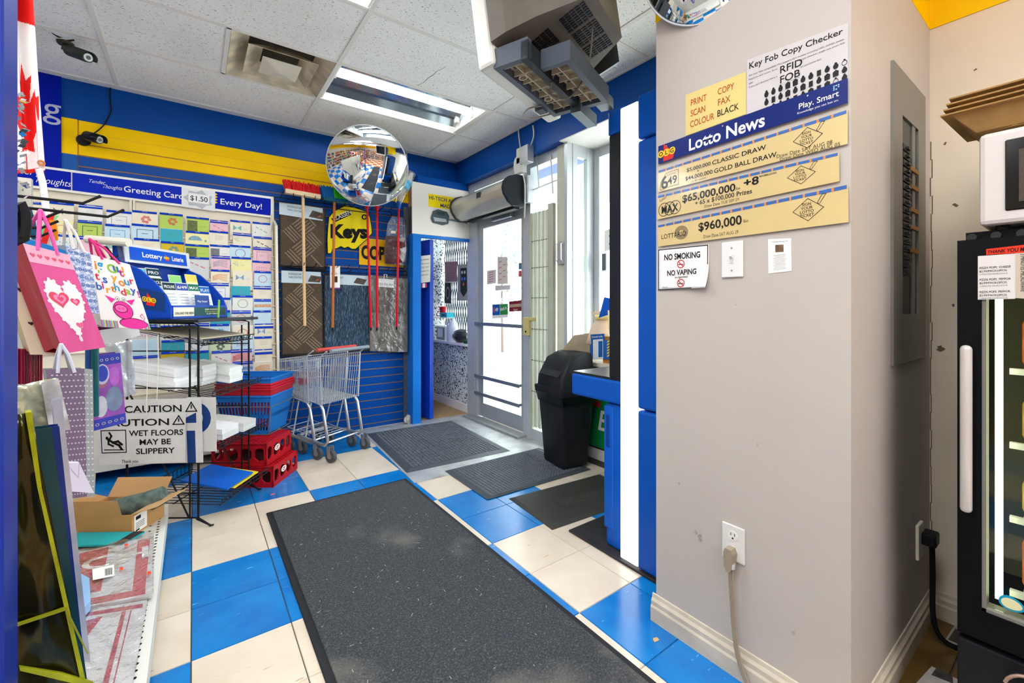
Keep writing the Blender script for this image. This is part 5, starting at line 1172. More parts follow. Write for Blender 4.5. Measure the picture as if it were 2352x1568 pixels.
# ---- caution signs hung on the rack end
pn = (math.sin(TH), math.cos(TH), 0)
def csign(uv, lab, off, m_):
    P = R3(-.02 - off, .2, .6); s = qP(P, e1, *uv); o = s.sheet('caution_sign', m_, thick=.003); tag(o, lab, 'sign', 'caution signs on the wire rack'); return o, s
SG = mat('d2d0cc', .45, var=.06)
o, s = csign([(430, 912), (495, 912), (497, 1036), (432, 1037)], 'rear white sign board with a dark blue curved letter', 0.0, SG)
mb = MB(); s.ring(mb, s.w * .25, s.h * .62, s.w * .3, s.w * .58, n=20); mb.build('blue_letter', mat('1c3c78', .5), o)
mb = MB(); s.poly(mb, [(s.w * .05, s.h * .1), (s.w * .3, s.h * .1), (s.w * .45, s.h * .5), (s.w * .15, s.h * .42)]); mb.build('blue_stroke', mat('1c3c78', .5), o)
o, s = csign([(284, 918), (462, 914), (466, 1062), (290, 1066)], 'middle caution sign with blue printed edge behind the wet floor sign', .012, mat('d6d4d0', .45, var=.06)); W, H = s.w, s.h
text(o, s, 'CAUTION', W * .0, H * .80, H * .15, INK, .015, fit=W * .74)
mb = MB(); s.line(mb, [(W * .80, H * .80), (W * .94, H * .80), (W * .87, H * .94)], .006, .0008, 0, True); s.rect(mb, W * .862, H * .84, W * .878, H * .90, .0008); mb.build('warning_triangle', INK, o)
mb = MB(); s.rect(mb, W * .80, 0, W * .91, H * .50); s.poly(mb, [(W * .79, H * .62), (W * .93, H * .62), (W * .93, H * .78), (W * .79, H * .70)]); mb.build('blue_bar', mat('1c3c78', .5), o)
o, s = csign([(222, 952), (426, 947), (425, 1062), (228, 1068)], 'front caution sign reading wet floors may be slippery', .03, mat('dad8d5', .4, var=.07)); W, H = s.w, s.h
text(o, s, 'CAUTION', W * .01, H * .76, H * .19, INK, .015, fit=W * .80, spacing=1.0)
mb = MB(); s.line(mb, [(W * .86, H * .77), (W * .985, H * .77), (W * .925, H * .94)], .006, .0008, 0, True); s.rect(mb, W * .918, H * .82, W * .932, H * .89, .0008); mb.build('warning_triangle', INK, o)
for k, (t_, a, b) in enumerate((('WET FLOORS', .36, .62), ('MAY BE', .47, .36), ('SLIPPERY', .43, .45))): text(o, s, t_, W * a, H * (.56 - .18 * k), H * .155, INK, .02, fit=W * b)
text(o, s, 'Thank you', W * .26, H * .03, H * .09, INK, .01, fit=W * .19, shear=.15)
mb = MB(); s.frame(mb, W * .04, H * .24, W * .32, H * .68, .005); s.disc(mb, W * .105, H * .53, W * .018)
s.line(mb, [(W * .12, H * .50), (W * .17, H * .44), (W * .23, H * .46), (W * .27, H * .40)], .012); s.line(mb, [(W * .17, H * .44), (W * .24, H * .38), (W * .265, H * .31)], .012); s.line(mb, [(W * .13, H * .49), (W * .155, H * .57), (W * .135, H * .63)], .010); s.line(mb, [(W * .12, H * .49), (W * .12, H * .41), (W * .17, H * .37)], .010); s.line(mb, [(W * .07, H * .30), (W * .29, H * .29)], .005); mb.build('slipping_figure', INK, o)
for (u0, v0, u1, v1, lab) in ((337, 770, 336, 955, 'first pale string tying the caution signs to the rack'), (363, 768, 360, 920, 'second pale string tying the caution signs to the rack')):
    P = R3(-.06, .2, .6); tag(MB().tube([onP(u0, v0, P, e1), onP((u0 + u1) / 2 + 2, (v0 + v1) / 2, P, e1), onP(u1, v1, P, e1)], .0022, 5).build('string', mat('e4ddcc', .7)), lab, 'string')
# ---- red crates
def crate(t, p, a, b, hgt, logo=True):
    """open-sided plastic crate: corner posts, rims, pierced sides"""
    RC_ = mat('b8141e', .38, var=.08); la, lb2 = a.length, b.length; ua, ub = a.normalized(), b.normalized(); Z = Vector((0, 0, 1)); th = .012
    def side(o_, d, n_, L_):
        mb = MB(); k = 4; cw = L_ / k
        mb.obox(o_, d * L_, n_ * th, Z * hgt * .22); mb.obox(o_ + Z * hgt * .80, d * L_, n_ * th, Z * hgt * .20)
        for j in range(k + 1): mb.obox(o_ + n_ * .0006 + d * min(max(0, j * cw - .009), L_ - .018) + Z * hgt * .2, d * .018, n_ * th * .9, Z * hgt * .62)
        for j in range(k):
            c0 = o_ + n_ * .0012 + d * (j * cw)
            for (x0, z0, x1, z1, x2, z2) in ((0, .22, cw * .35, .22, 0, .42), (cw * .65, .22, cw, .22, cw, .42), (0, .8, cw * .35, .8, 0, .6), (cw * .65, .8, cw, .8, cw, .6)):
                mb.prism([c0 + d * x0 + Z * hgt * z0, c0 + d * x1 + Z * hgt * z1, c0 + d * x2 + Z * hgt * z2], n_ * th * .8)
        return mb
    for o_, d, n_, L_ in ((p, ua, ub, la), (p, ub, ua, lb2), (p + b, ua, -ub, la), (p + a, ub, -ua, lb2)): side(o_, d, n_, L_).build('side', RC_, t)
    g = MB(); n = 12
    for j in range(n + 1):
        g.obox(p + a * (j / n) * .97 + Z * (hgt - .012), ua * .006, b, Z * .010); g.obox(p + b * (j / n) * .97 + Z * (hgt - .012), ub * .006, a, Z * .010)
    g.build('grid_base', RC_, t)
    MB().obox(p + ua * .02 + ub * .02 + Z * .002, a - ua * .04, b - ub * .04, Z * .006).build('inner_floor', mat('3a0c10', .6), t)
    if logo:
        s = Surf(p + a + ub * (lb2 * .30) + Z * hgt * .74 + ua * .0006, p + a + ub * (lb2 * .52) + Z * hgt * .74 + ua * .0006, p + a + ub * (lb2 * .52) + Z * hgt * .40 + ua * .0006, p + a + ub * (lb2 * .30) + Z * hgt * .40 + ua * .0006)
        mb = MB(); s.disc(mb, s.w / 2, s.h / 2, s.w * .48, .0006, ry=s.h * .42); mb.build('white_badge', WHITE, t); mb = MB(); s.ring(mb, s.w * .4, s.h * .5, s.w * .1, s.w * .16, .001, n=12); s.line(mb, [(s.w * .58, s.h * .3), (s.w * .58, s.h * .7), (s.w * .72, s.h * .6)], s.w * .06, .001); mb.build('badge_print', REDP, t)
N = Vector((.425, 3.225, 0)); ca_, cb2 = Vector((.58, .815, 0)), Vector((-.815, .58, 0))
t = thing('crate', 'lower red plastic crate standing on the blue floor tile', 'crate', N); crate(t, N + cb2 * .34, -cb2 * .34, ca_ * .33, .135)
N2 = onZ(612, 1070, .137); N2.z = .137
t = thing('crate', 'upper red plastic crate holding up the shopping baskets', 'crate', N2); crate(t, N2 + cb2 * .36, -cb2 * .36, ca_ * .33, .145)
# ---- shopping baskets nested in a wire stand
def basket(label, zb_, m_, full):
    hgt = .27; N = Vector((.432, 3.475, zb_)); a, b = ca_ * .29, cb2 * .34
    t = thing('shopping_basket', label, 'basket', N + (a + b) / 2, 'nested shopping baskets')
    rim = 1.12; C = N + (a + b) / 2
    bot = [C + (x * a + y * b) / 2 * .88 for x, y in ((-1, -1), (1, -1), (1, 1), (-1, 1))]; top = [C + (x * a + y * b) / 2 * rim + Vector((0, 0, hgt)) for x, y in ((-1, -1), (1, -1), (1, 1), (-1, 1))]
    w = MB()
    for k in range(4):
        p0, p1, q0, q1 = bot[k], bot[(k + 1) % 4], top[k], top[(k + 1) % 4]; nrm = (p1 - p0).cross(Vector((0, 0, 1))).normalized() * -.003
        L_ = lambda f, h: p0.lerp(p1, f).lerp(q0.lerp(q1, f), h)
        def pane(f0, f1, h0, h1):
            P = [L_(f0, h0), L_(f1, h0), L_(f1, h1), L_(f0, h1)]; w.prism(P, nrm)
        for h0, h1 in ((0, .1), (.42, .52), (.86, 1.0)): pane(0, 1, h0, h1)
        n = 16
        if k in (1, 3):
            for j in range(n + 1):
                f = j / n; pane(max(0, f - .015), min(1, f + .015), .1, .86)
        else:
            pane(0, 1, .1, .86)
    w.add([p + Vector((0, 0, .002)) for p in bot], [(0, 1, 2, 3)]); w.build('body', m_, t)
    r = MB(); r.tube(top, .008, 6, closed=True); r.build('rim', m_, t)
    return t
BB = mat('1c74c8', .35, var=.05); BR = mat('c42030', .35, var=.05); zc = .285
for lab, dz, m_ in (('bottom blue shopping basket resting in the wire stand', 0, BB), ('lowest red shopping basket of the nested stack', .05, BR), ('middle red shopping basket of the nested stack', .068, BR), ('top red shopping basket under the blue one', .086, BR), ('topmost blue shopping basket of the stack', .125, BB)): basket(lab, zc + dz, m_, True)
t = thing('basket_stand', 'grey wire stand around the nested shopping baskets', 'stand', (.45, 3.66, zc))
C = Vector((.432, 3.475, 0)) + (ca_ * .29 + cb2 * .34) / 2
lp = lambda k_, z: [C + (x * ca_ * .29 + y * cb2 * .34) / 2 * k_ + Vector((0, 0, z)) for x, y in ((-1, -1), (1, -1), (1, 1), (-1, 1))]
f = MB(); f.tube(lp(1.14, zc + .20), .004, 6, closed=True); f.tube(lp(.98, zc + .0), .004, 6, closed=True); l1, l2 = lp(1.14, zc + .2), lp(1.0, zc + .0)
for k in range(4): f.tube([l1[k], l2[k]], .004, 6)
f.build('wire', mat('8c9094', .3, .7), t)
# ---- two nested shopping carts
def cart(label, R0, grip, loc=None):
    fw = Vector((-.47, .883, 0)); rt = Vector((.883, .47, 0)); Z = Vector((0, 0, 1))
    L3 = lambda x, y, z: R0 + rt * x + fw * y + Z * z
    t = thing('shopping_cart', label, 'shopping cart', R0, 'nested shopping carts'); hw = .185
    def wtube(mb, *pts, r=.0026, n=4): mb.tube([L3(*p) for p in pts], r, n)
    # basket: rear z .44-.80, front z .50-.76, narrowing to the front
    y0, y1 = .03, .41
    W_ = lambda y, h: hw + .02 * h - .045 * (y - y0) / (y1 - y0)
    zb_ = lambda y: .43 + .05 * (y - y0) / (y1 - y0); zt = lambda y: .80 - .05 * (y - y0) / (y1 - y0)
    b = MB(); n = 18
    for j in range(n + 1):
        y = y0 + (y1 - y0) * j / n
        for sg in (-1, 1): wtube(b, (sg * W_(y, 0), y + .02, zb_(y)), (sg * W_(y, 1), y, zt(y)))
        wtube(b, (-W_(y, 0), y + .02, zb_(y)), (W_(y, 0), y + .02, zb_(y)))
    n = 16
    for j in range(n + 1):
        f = -1 + 2 * j / n
        wtube(b, (f * W_(y1, 0), y1 + .02, zb_(y1)), (f * W_(y1, 1), y1, zt(y1)))
        wtube(b, (f * W_(y0, 0), y0 + .05, zb_(y0)), (f * W_(y0, 1), y0 + .02, zt(y0) - .03))
        wtube(b, (f * W_(y0, 0), y0, zb_(y0)), (f * W_(y1, 0), y1, zb_(y1)))
    b.build('wire_basket', CHROME, t)
    f = MB()
    for h, r in ((0, .0045), (.35, .003), (.68, .003), (.93, .003), (1, .005)):
        for sg in (-1, 1): wtube(f, *[(sg * W_(y, h), y + .02 * (1 - h), zb_(y) * (1 - h) + zt(y) * h) for y in (y0, y1)], r=r, n=6)
        wtube(f, *[(x * W_(y1, h), y1 + .02 * (1 - h), zb_(y1) * (1 - h) + zt(y1) * h) for x in (-1, 1)], r=r, n=6)
    for sg in (-1, 1): wtube(f, (sg * W_(y0, 0), y0, zb_(y0)), (sg * W_(y0, 1), y0 - .0, zt(y0)), (sg * (W_(y0, 1) - .005), y0 - .07, .845), r=.006, n=8)
    f.build('basket_frame', CHROME, t, smooth=True)
    MB().tube([L3(-hw - .01, -.075, .85), L3(hw + .01, -.075, .85)], .014, 12).build('handle', grip, t, smooth=True)
    for sg in (-1, 1):
        MB().tube([L3(sg * (hw - .01), y0 + .03, .43), L3(sg * (hw - .01), y0 + .0, .39), L3(sg * (hw - .01), y0 - .04, .20), L3(sg * (hw - .01), y0 - .05, .15), L3(sg * (hw - .01), y0 - .02, .12), L3(sg * (hw - .01), y0 + .10, .135), L3(sg * (hw - .05), .36, .145)], .0125, 10).build('leg', mat('b9bdc0', .28, .85, var=.05), t, smooth=True)
        MB().tube([L3(sg * (hw - .03), y0 + .22, .135), L3(sg * (hw - .02), y0 + .14, .43)], .006, 6).build('strut', CHROME, t)
    MB().tube([L3(-hw + .02, .02, .13), L3(hw - .02, .02, .13)], .008, 8).build('cross_bar', CHROME, t); MB().tube([L3(-hw + .05, .35, .145), L3(hw - .05, .35, .145)], .008, 8).build('cross_bar', CHROME, t)
    lr = MB(); wtube(lr, (-.12, .10, .15), (-.12, .36, .19), (.12, .36, .19), (.12, .10, .15), r=.004, n=6)
    for k in range(4): wtube(lr, (-.12, .15 + .06 * k, .155), (.12, .15 + .06 * k, .155), r=.0025)
    lr.build('lower_rack', CHROME, t)
    for sg in (-1, 1):
        for y, hx in ((-.035, hw - .01), (.33, hw - .05)):
            c = L3(sg * hx, y - .02, .048)
            MB().tube([c - rt * .013, c + rt * .013], .048, 20).build('wheel', mat('4c5054', .6, var=.08), t, smooth=True)
            MB().tube([c - rt * .015, c + rt * .015], .02, 12).build('hub', mat('a8a49c', .4, .5), t, smooth=True)
            for s2 in (-1, 1): MB().obox(c + rt * (.017 * s2) - fw * .02 - Z * .012, rt * (.003 * s2), fw * .035, Z * .088 + fw * .015).build('fork', mat('9ea2a4', .35, .7), t)
    MB().obox(L3(-W_(.3, .5) - .002, .2, .56), fw * .12, rt * .002, Z * .055).build('red_label', mat('c83a38', .4, var=.4, scale=60), t)
    return t
wl, wr2 = Vector((.798, 3.53, 0)), Vector((1.10, 3.66, 0))
R0 = (wl + wr2) / 2 + Vector((-.47, .883, 0)) * .04; R0 += Vector((.045, -.02, 0)); R0.z = .0
cart('outer chrome shopping cart with grey handle by the slatwall', R0, mat('8c949c', .4, var=.04))
cart('inner chrome shopping cart with red handle, nested into the other', R0 + Vector((-.47, .883, 0)) * .145, mat('cc4a44', .4, var=.04))
# ================================================================ LEFT: gondola, gift bags, flag, boxes
DZ = .13
gd = thing('gondola_shelf', 'white perforated gondola base shelf along the aisle', 'shelf unit', (-.35, 2.0, 0))
WG = mat('d8d8d0', .45, var=.04)
MB().box((-.62, .95, DZ - .012), (-.112, 2.975, DZ)).build('deck', WG, gd)
MB().box((-.112, .95, .055), (-.106, 2.975, DZ)).build('lip', WG, gd); MB().box((-.60, .95, .0), (-.13, 2.93, .06)).build('kick_plate', mat('8c8c86', .5), gd)
MB().box((-.66, .95, 0), (-.62, 2.95, 1.75)).build('back_panel', mat('b8b4a8', .5, var=.05), gd)
for y in (.95, 2.1, 2.92): MB().box((-.655, y, 0), (-.60, y + .03, 1.78)).build('upright', mat('c0bcb0', .4, .2), gd)
hs_ = MB()
for k in range(52):
    y = 1.3 + k * .031
    hs_.cyl((-.135, y, DZ + .0004), (-.135, y, DZ + .0008), .0055, n=8)
    if k % 2 == 0 and y > 2.5: hs_.cyl((-.165, y, DZ + .0004), (-.165, y, DZ + .0008), .0055, n=8)
hs_.build('perforations', INK, gd)['kind'] = 'stuff'
MB().tube([ray(200, 549) * 2.3 + Vector((0, 0, CH)), ray(296, 557) * 2.3 + Vector((0, 0, CH))], .022, 12).build('crossbar', mat('d8d2c0', .4, var=.03), gd)
# hooks
def hook(p, L_, d=(1, .12, 0), lab=None):
    d = Vector(d).normalized(); p = Vector(p)
    t = MB().tube([p, p + d * L_, p + d * (L_ + .03) + Vector((0, 0, .022))], .0033, 6); return tag(t.build('peg_hook', WIRE, smooth=True), lab, 'hook', 'peg hooks on the gondola')
HK = {}
hook((-.62, 1.33, 1.43), .42, lab='black peg hook carrying the pink heart bag'); hook((-.62, 1.36, 1.415), .46, (1, .2, 0), lab='black peg hook with upturned tip next to the pink bag hook')
for k in range(4): hook((-.62, 1.42 + .09 * k, 1.40 - .012 * k), .34 - .02 * k, (1, .15, 0), lab='short black peg hook crowded with bag handles, %s past the pink bag' % ('first', 'second', 'third', 'fourth')[k])
for k in range(5): hook((-.62, 1.85 + .06 * k, 1.34 - .012 * k), .40, (1, .25, 0), lab='black peg hook carrying smaller gift bags, %s from the pig bag' % ('first', 'second', 'third', 'fourth', 'fifth')[k])
# ---- gift bags
def gbag(label, cpx, dep, P, nrm, m_face, m_side, gus, handle=None, name='gift_bag'):
    """bag with front face quad from the photograph's corners on a plane through P; gusset depth gus"""
    s = qP(P, nrm, *cpx)
    n = s.n * -1
    t = thing(name, label, 'gift bag', s.c[3], 'hanging gift bags'); c = s.c; b = [p + n * gus for p in c]
    MB().prism([c[0], c[1], c[2], c[3]], n * .0012).build('front', m_face, t)
    k = MB()
    for i, j in ((1, 2), (3, 0)):
        m0, m1 = (c[i] + b[i]) / 2, (c[j] + b[j]) / 2; inn = ((c[(i + 2) % 4] - c[i]).normalized()) * gus * .12
        k.quad(c[i], c[j], m1, m0 + inn); k.quad(m0 + inn, m1, b[j], b[i])
    k.quad(c[3], c[2], b[2], b[3]); k.build('gusset', m_side, t)
    MB().prism(b, n * .0012).build('rear', m_side, t)
    if handle:
        hx, hm, top = handle
        for q, off in ((c, 0), (b, 1)):
            for a, e in ((.28, -1), (.72, 1)):
                p0 = q[0].lerp(q[1], a) + (q[3] - q[0]) * .03
                MB().tube([p0, p0.lerp(Vector(top), .5) + Vector((0, 0, .01)), Vector(top)], .0035, 6).build('handle', hm, t, smooth=True)
    return t, s
nA = Vector((.5, -.866, 0))
def heart(s, mb, x, y, r, z=.0015, ry=None):
    ry = ry or r * 1.25
    P = []
    for k in range(24):
        a = 2 * math.pi * k / 24; hx = 16 * math.sin(a) ** 3 / 16; hy = (13 * math.cos(a) - 5 * math.cos(2 * a) - 2 * math.cos(3 * a) - math.cos(4 * a)) / 16
        P.append((x + r * hx, y + ry * hy))
    s.poly(mb, P, z)
PK = mat('e0609c', .3, var=.14, scale=12, stretch=(1, 1, .2))
P0 = ray(150, 680) * 1.0 + Vector((0, 0, CH)); top0 = onP(93, 482, P0, nA)
t, s = gbag('pink gift bag with white scalloped heart hanging on peg hook', [(52, 558), (158, 585), (243, 797), (146, 812)], 1, P0, nA, PK, mat('b01838', .35, var=.06), .09, (0, mat('ec64b4', .5), top0)); W, H = s.w, s.h
mb = MB(); s.rect(mb, 0, H * .84, W, H * 1.0, .0006); mb.build('pale_band', mat('f0b4cc', .35), t)
for k in range(6): mb = MB(); heart(s, mb, W * (.12 + .155 * k), H * .91, W * .055, .001); mb.build('small_heart', mat('e0607c', .4), t)
mb = MB(); heart(s, mb, W * .5, H * .46, W * .40, .0008, H * .33)
for k in range(26):
    a = 2 * math.pi * k / 26; hx = math.sin(a) ** 3; hy = (13 * math.cos(a) - 5 * math.cos(2 * a) - 2 * math.cos(3 * a) - math.cos(4 * a)) / 16; s.disc(mb, W * (.5 + .40 * hx), H * .46 + H * .33 * hy, W * .035, .0009, n=8, ry=W * .05)
mb.build('white_heart', mat('f4eef0', .5), t)
for (x, y, r, c_) in ((.36, .52, .22, 'e0506c'), (.37, .52, .14, 'f08cb8'), (.38, .52, .07, 'e05070'), (.70, .50, .11, 'e0506c'), (.70, .50, .06, 'f08cb8'), (.60, .26, .09, 'e86a94')):
    mb = MB(); heart(s, mb, W * x, H * y, W * r, .0014 + .0004 * (.3 - r)); mb.build('heart', mat(c_, .4), t)
P1 = P0 + Vector((-.02, .10, 0)); nB = Vector((.35, -.94, 0))
t, s = gbag('cream gift bag printed with red and black hearts', [(0, 600), (60, 610), (158, 815), (70, 814)], 1, P1, nB, mat('e8d8bc', .4, var=.05), mat('d8c4a4', .4), .06); W, H = s.w, s.h
for (x, y, r, c_) in ((.35, .72, .10, '5a2a30'), (.55, .42, .16, 'b81e2c'), (.6, .12, .13, 'a83038'), (.3, .35, .08, '3a2a2c'), (.75, .7, .08, 'b81e2c')):
    mb = MB(); heart(s, mb, W * x, H * y, W * r, .001); mb.build('heart', mat(c_, .4), t)
P2 = ray(190, 640) * 1.18 + Vector((0, 0, CH)); top2 = onP(150, 505, P2, nA)
def dotpat(nt, B, L, c1='8ea8d0', c2='e6ecf4', sc=70):
    tc = nt.nodes.new('ShaderNodeTexCoord'); v = nt.nodes.new('ShaderNodeTexVoronoi'); v.inputs['Scale'].default_value = sc; v.inputs['Randomness'].default_value = 0; L(tc.outputs['Object'], v.inputs['Vector'])
    r = ramp(nt, [(.25, c1), (.35, c2), (.5, c1), (.62, c2)]); L(v.outputs['Distance'], r.inputs[0]); L(r.outputs[0], B.inputs['Base Color']); B.inputs['Roughness'].default_value = .3
t, s = gbag('pale blue gift bag with rows of round medallions', [(150, 562), (208, 580), (228, 720), (190, 716)], 1, P2, nA, nodemat('medallion_paper', dotpat), mat('9cb0cc', .4), .05, (0, mat('e8e6e0', .5), top2))
W, H = s.w, s.h
for r_ in range(8):
    for c_ in range(4):
        mb = MB(); s.ring(mb, W * (.14 + .24 * c_), H * (.08 + .12 * r_), W * .06, W * .10, .0008, n=10); s.disc(mb, W * (.14 + .24 * c_), H * (.08 + .12 * r_), W * .03, .0008, n=6); mb.build('medallion', mat('5878b4', .4), t)
P3_ = ray(280, 690) * 1.42 + Vector((0, 0, CH)); top3 = onP(262, 555, P3_, nA)
t, s = gbag('white birthday gift bag with a bright pink pig drawing', [(208, 584), (298, 607), (347, 757), (234, 750)], 1, P3_, nA, mat('f2eeea', .35, var=.02), mat('d8d4d0', .4), .06, (0, mat('e83a8c', .5), onP(205, 548, P3_, nA))); W, H = s.w, s.h
cols = ['e8862a', '2c94c8', 'd83a4c', '8ac03c', '2c64b4', 'c03a8c', 'e8a02a']
for row, (wd, x0, y, sz) in enumerate((('ig Out!', .04, .81, .17), ("t's your", .02, .665, .155), ('birthday!', .0, .525, .145))):
    x = W * x0
    for k, ch in enumerate(wd):
        if ch != ' ': text(t, s, ch, x, H * (y + .03 * math.sin(k * 2.1)), H * sz, mat(cols[(k + row * 2) % 7], .4, var=0), .02, z=.001)
        x += W * (.142 if ch not in "it'!l " else .08) * (.92 if row == 2 else 1)
PG = mat('ee3a9c', .4, var=.03); PGD = mat('7a1648', .5)
def pdisc(x, y, rx, ry, m_, z, nm, rot=0.0):
    mb = MB(); s.poly(mb, [(W * x + W * (rx * math.cos(a) * math.cos(rot) - ry * math.sin(a) * math.sin(rot)), H * y + W * (rx * math.cos(a) * math.sin(rot) + ry * math.sin(a) * math.cos(rot))) for a in [2 * math.pi * k / 24 for k in range(24)]], z); return mb.build(nm, m_, t)
pdisc(.66, .08, .30, .16, PGD, .0008, 'pig_body'); pdisc(.66, .075, .285, .148, PG, .001, 'pig_body'); pdisc(.50, .27, .215, .255, PGD, .0012, 'pig_head'); pdisc(.50, .27, .20, .24, PG, .0014, 'pig_head')
for sg in (-1, 1):
    mb = MB(); s.poly(mb, [(W * (.5 + sg * .12), H * .42), (W * (.5 + sg * .34), H * .46), (W * (.5 + sg * .22), H * .36)], .0013); mb.build('pig_ear', PG, t)
    pdisc(.47 + sg * .07 + .03, .435, .045, .05, INK, .0016, 'eye_outline'); pdisc(.47 + sg * .07 + .03, .435, .038, .043, WHITE, .0018, 'eye'); pdisc(.47 + sg * .07 + .03, .43, .014, .016, INK, .002, 'pupil')
pdisc(.46, .29, .145, .12, PGD, .0016, 'snout_outline'); pdisc(.46, .29, .125, .10, mat('f070b4', .4), .0018, 'snout')
for sg in (-1, 1): pdisc(.46 + sg * .04, .29, .018, .028, PG, .002, 'nostril')
mb = MB(); s.line(mb, [(W * .40, H * .155), (W * .47, H * .135), (W * .56, H * .15)], W * .012, .0017); mb.build('smile', PGD, t)
mb = MB(); s.line(mb, [(W * .88, H * .12), (W * .94, H * .18), (W * .90, H * .24), (W * .84, H * .20), (W * .88, H * .17)], W * .014, .0012); mb.build('pig_tail', PG, t)
for k in range(14):
    mb = MB(); s.rect(mb, W * (.0 + .03 * k), 0, W * (.024 + .03 * k), H * .10, .0006); mb.build('stripe', mat(['e05a8c', '4cb0d8', 'f0c040', '8a6cc0', '70c080'][k % 5], .4), t) if k < 11 else None
for k in range(5):
    mb = MB(); s.rect(mb, W * (.87 + .027 * k), 0, W * (.89 + .027 * k), H * .10, .0006); mb.build('stripe', mat(['e05a8c', '4cb0d8', 'f0c040', '8a6cc0', '70c080'][k % 5], .4), t)
# crimson tissue packets
P4 = ray(70, 840) * 1.05 + Vector((0, 0, CH)); nC = Vector((.2, -.98, 0))
t = thing('tissue_pack', 'packs of crimson folded tissue paper in clear wrap', 'tissue pack', onP(70, 880, P4, nC)); s = qP(P4, nC, (38, 800), (98, 805), (98, 882), (38, 882)); rnd = random.Random(2)
for k in range(16): MB().prism([s.p(s.w * k / 16, 0, .004 * (k % 3)), s.p(s.w * (k + .9) / 16, 0, .01 * ((k + 1) % 2)), s.p(s.w * (k + .9) / 16, s.h, .01 * ((k + 1) % 2)), s.p(s.w * k / 16, s.h, .004 * (k % 3))], s.n * -.02).build('fold', mat('b80c44' if k % 2 else '8c0a34', .3, var=.08), t)
# polka dot bag
P5 = ray(165, 980) * .98 + Vector((0, 0, CH)); nD = Vector((.35, -.937, 0))
t, s = gbag('mauve grey polka dot gift bag with white cord handles', [(105, 848), (194, 846), (200, 1140), (150, 1146)], 1, P5, nD, mat('75667c', .4, var=.05), mat('9aa0a0', .4, var=.05), .03, (0, mat('c8ccd8', .5), onP(140, 790, P5, nD)))
W, H = s.w, s.h; dm_ = MB()
for r_ in range(22):
    for c_ in range(8): s.disc(dm_, W * (.08 + .125 * c_ + (.06 if r_ % 2 else 0)) * .98, H * (.03 + .044 * r_), W * .034, .0007, n=8)
dm_.build('polka_dots', mat('c8bccc', .4), t)['kind'] = 'stuff'
s2 = Surf(onP(194, 846, P5, nD), onP(213, 848, P5, nD), onP(218, 1138, P5, nD), onP(200, 1140, P5, nD)); s2.sheet('side_panel', mat('9aa0a0', .4, var=.05), t); dm_ = MB()
for r_ in range(22):
    for c_ in range(2): s2.disc(dm_, s2.w * (.28 + .5 * c_), s2.h * (.03 + .044 * r_), s2.w * .12, .0007, n=8)
dm_.build('polka_dots', mat('d0d4d4', .4), t)['kind'] = 'stuff'
# purple bag with swirled blue bands
P6 = ray(250, 900) * 1.30 + Vector((0, 0, CH))
t, s = gbag('purple gift bag with blue swirled bands and an oval tag', [(212, 818), (276, 810), (290, 970), (214, 990)], 1, P6, nD, mat('9a5cb8', .35, var=.3, scale=14), mat('6a4c98', .4), .05); W, H = s.w, s.h
for (a, b) in ((.0, .14), (.86, 1.0)):
    mb = MB(); s.rect(mb, 0, H * a, W, H * b, .0006); mb.build('blue_band', mat('3c48b0', .35, var=.15, scale=30), t)
    for k in range(5): mb = MB(); s.ring(mb, W * (.12 + .19 * k), H * (a + b) / 2, W * .04, W * .06, .001, n=10); mb.build('swirl', mat('c8c4a8', .4), t)
for (x0, y0, x1, y1, c_) in ((.05, .16, .45, .45, 'c8ccd4'), (.4, .2, .95, .55, '7a8ca8'), (.1, .55, .5, .8, 'a8748c'), (.55, .55, .9, .82, 'b86ccc')):
    mb = MB(); s.disc(mb, W * (x0 + x1) / 2, H * (y0 + y1) / 2, W * (x1 - x0) / 2, .0008, ry=H * (y1 - y0) / 2); mb.build('soft_shape', mat(c_, .4, var=.2, scale=30), t)
mb = MB(); s.disc(mb, W * .32, H * .74, W * .24, .002, ry=H * .14); mb.build('oval_tag', mat('c4c4e0', .4), t); mb = MB(); s.disc(mb, W * .32, H * .75, W * .19, .0026, ry=H * .11); mb.build('tag_face', mat('3c50b8', .4), t)
# cellophane bags
CELL = glassy('cellophane', 'e8eef2', .25, .15, .8, 18, .22)
for lab, cp, dep in (('crinkled clear cellophane bag hanging near the wire rack', [(240, 792), (302, 780), (312, 905), (285, 912)], 1.55), ('iridescent cellophane bag showing through behind the gold bag', [(8, 895), (132, 868), (160, 985), (10, 1000)], .84)):
    Pc = ray((cp[0][0] + cp[2][0]) / 2, (cp[0][1] + cp[2][1]) / 2) * dep + Vector((0, 0, CH)); s = qP(Pc, nD, *cp); t = thing('cellophane_bag', lab, 'gift bag', s.c[3], 'hanging gift bags')
    for z0 in (0, .012):
        mb = MB(); mb.grid(lambda a, b: s.p(a * s.w, b * s.h, -z0 + .006 * math.sin(9 * a + 5 * b) * math.cos(7 * b)), 10, 12); mb.build('film', CELL if dep > 1 else mat('a4a890', .15, var=.5, scale=9, metal=.35), t, smooth=True, thick=.0006)
    if dep < 1:
        mb = MB(); s.rect(mb, s.w * .66, 0, s.w, s.h, .008); mb.build('rainbow_edge', mat('b8c0c8', .12, metal=.4, var=.5, scale=25), t)
# glossy rolls
for lab, u0, c_ in (('dark teal roll of wrapping paper behind the purple bag', 218, '0c5860'), ('blue roll of wrapping paper next to the teal roll', 205, '1c4c90')):
    Pc = ray(u0, 860) * 1.25 + Vector((0, 0, CH)); tag(MB().cyl(Pc + Vector((0, 0, .10)), Pc - Vector((0, 0, .12)), .009, n=12).build('paper_roll', mat(c_, .2), smooth=True), lab, 'paper roll', 'rolls of wrapping paper')
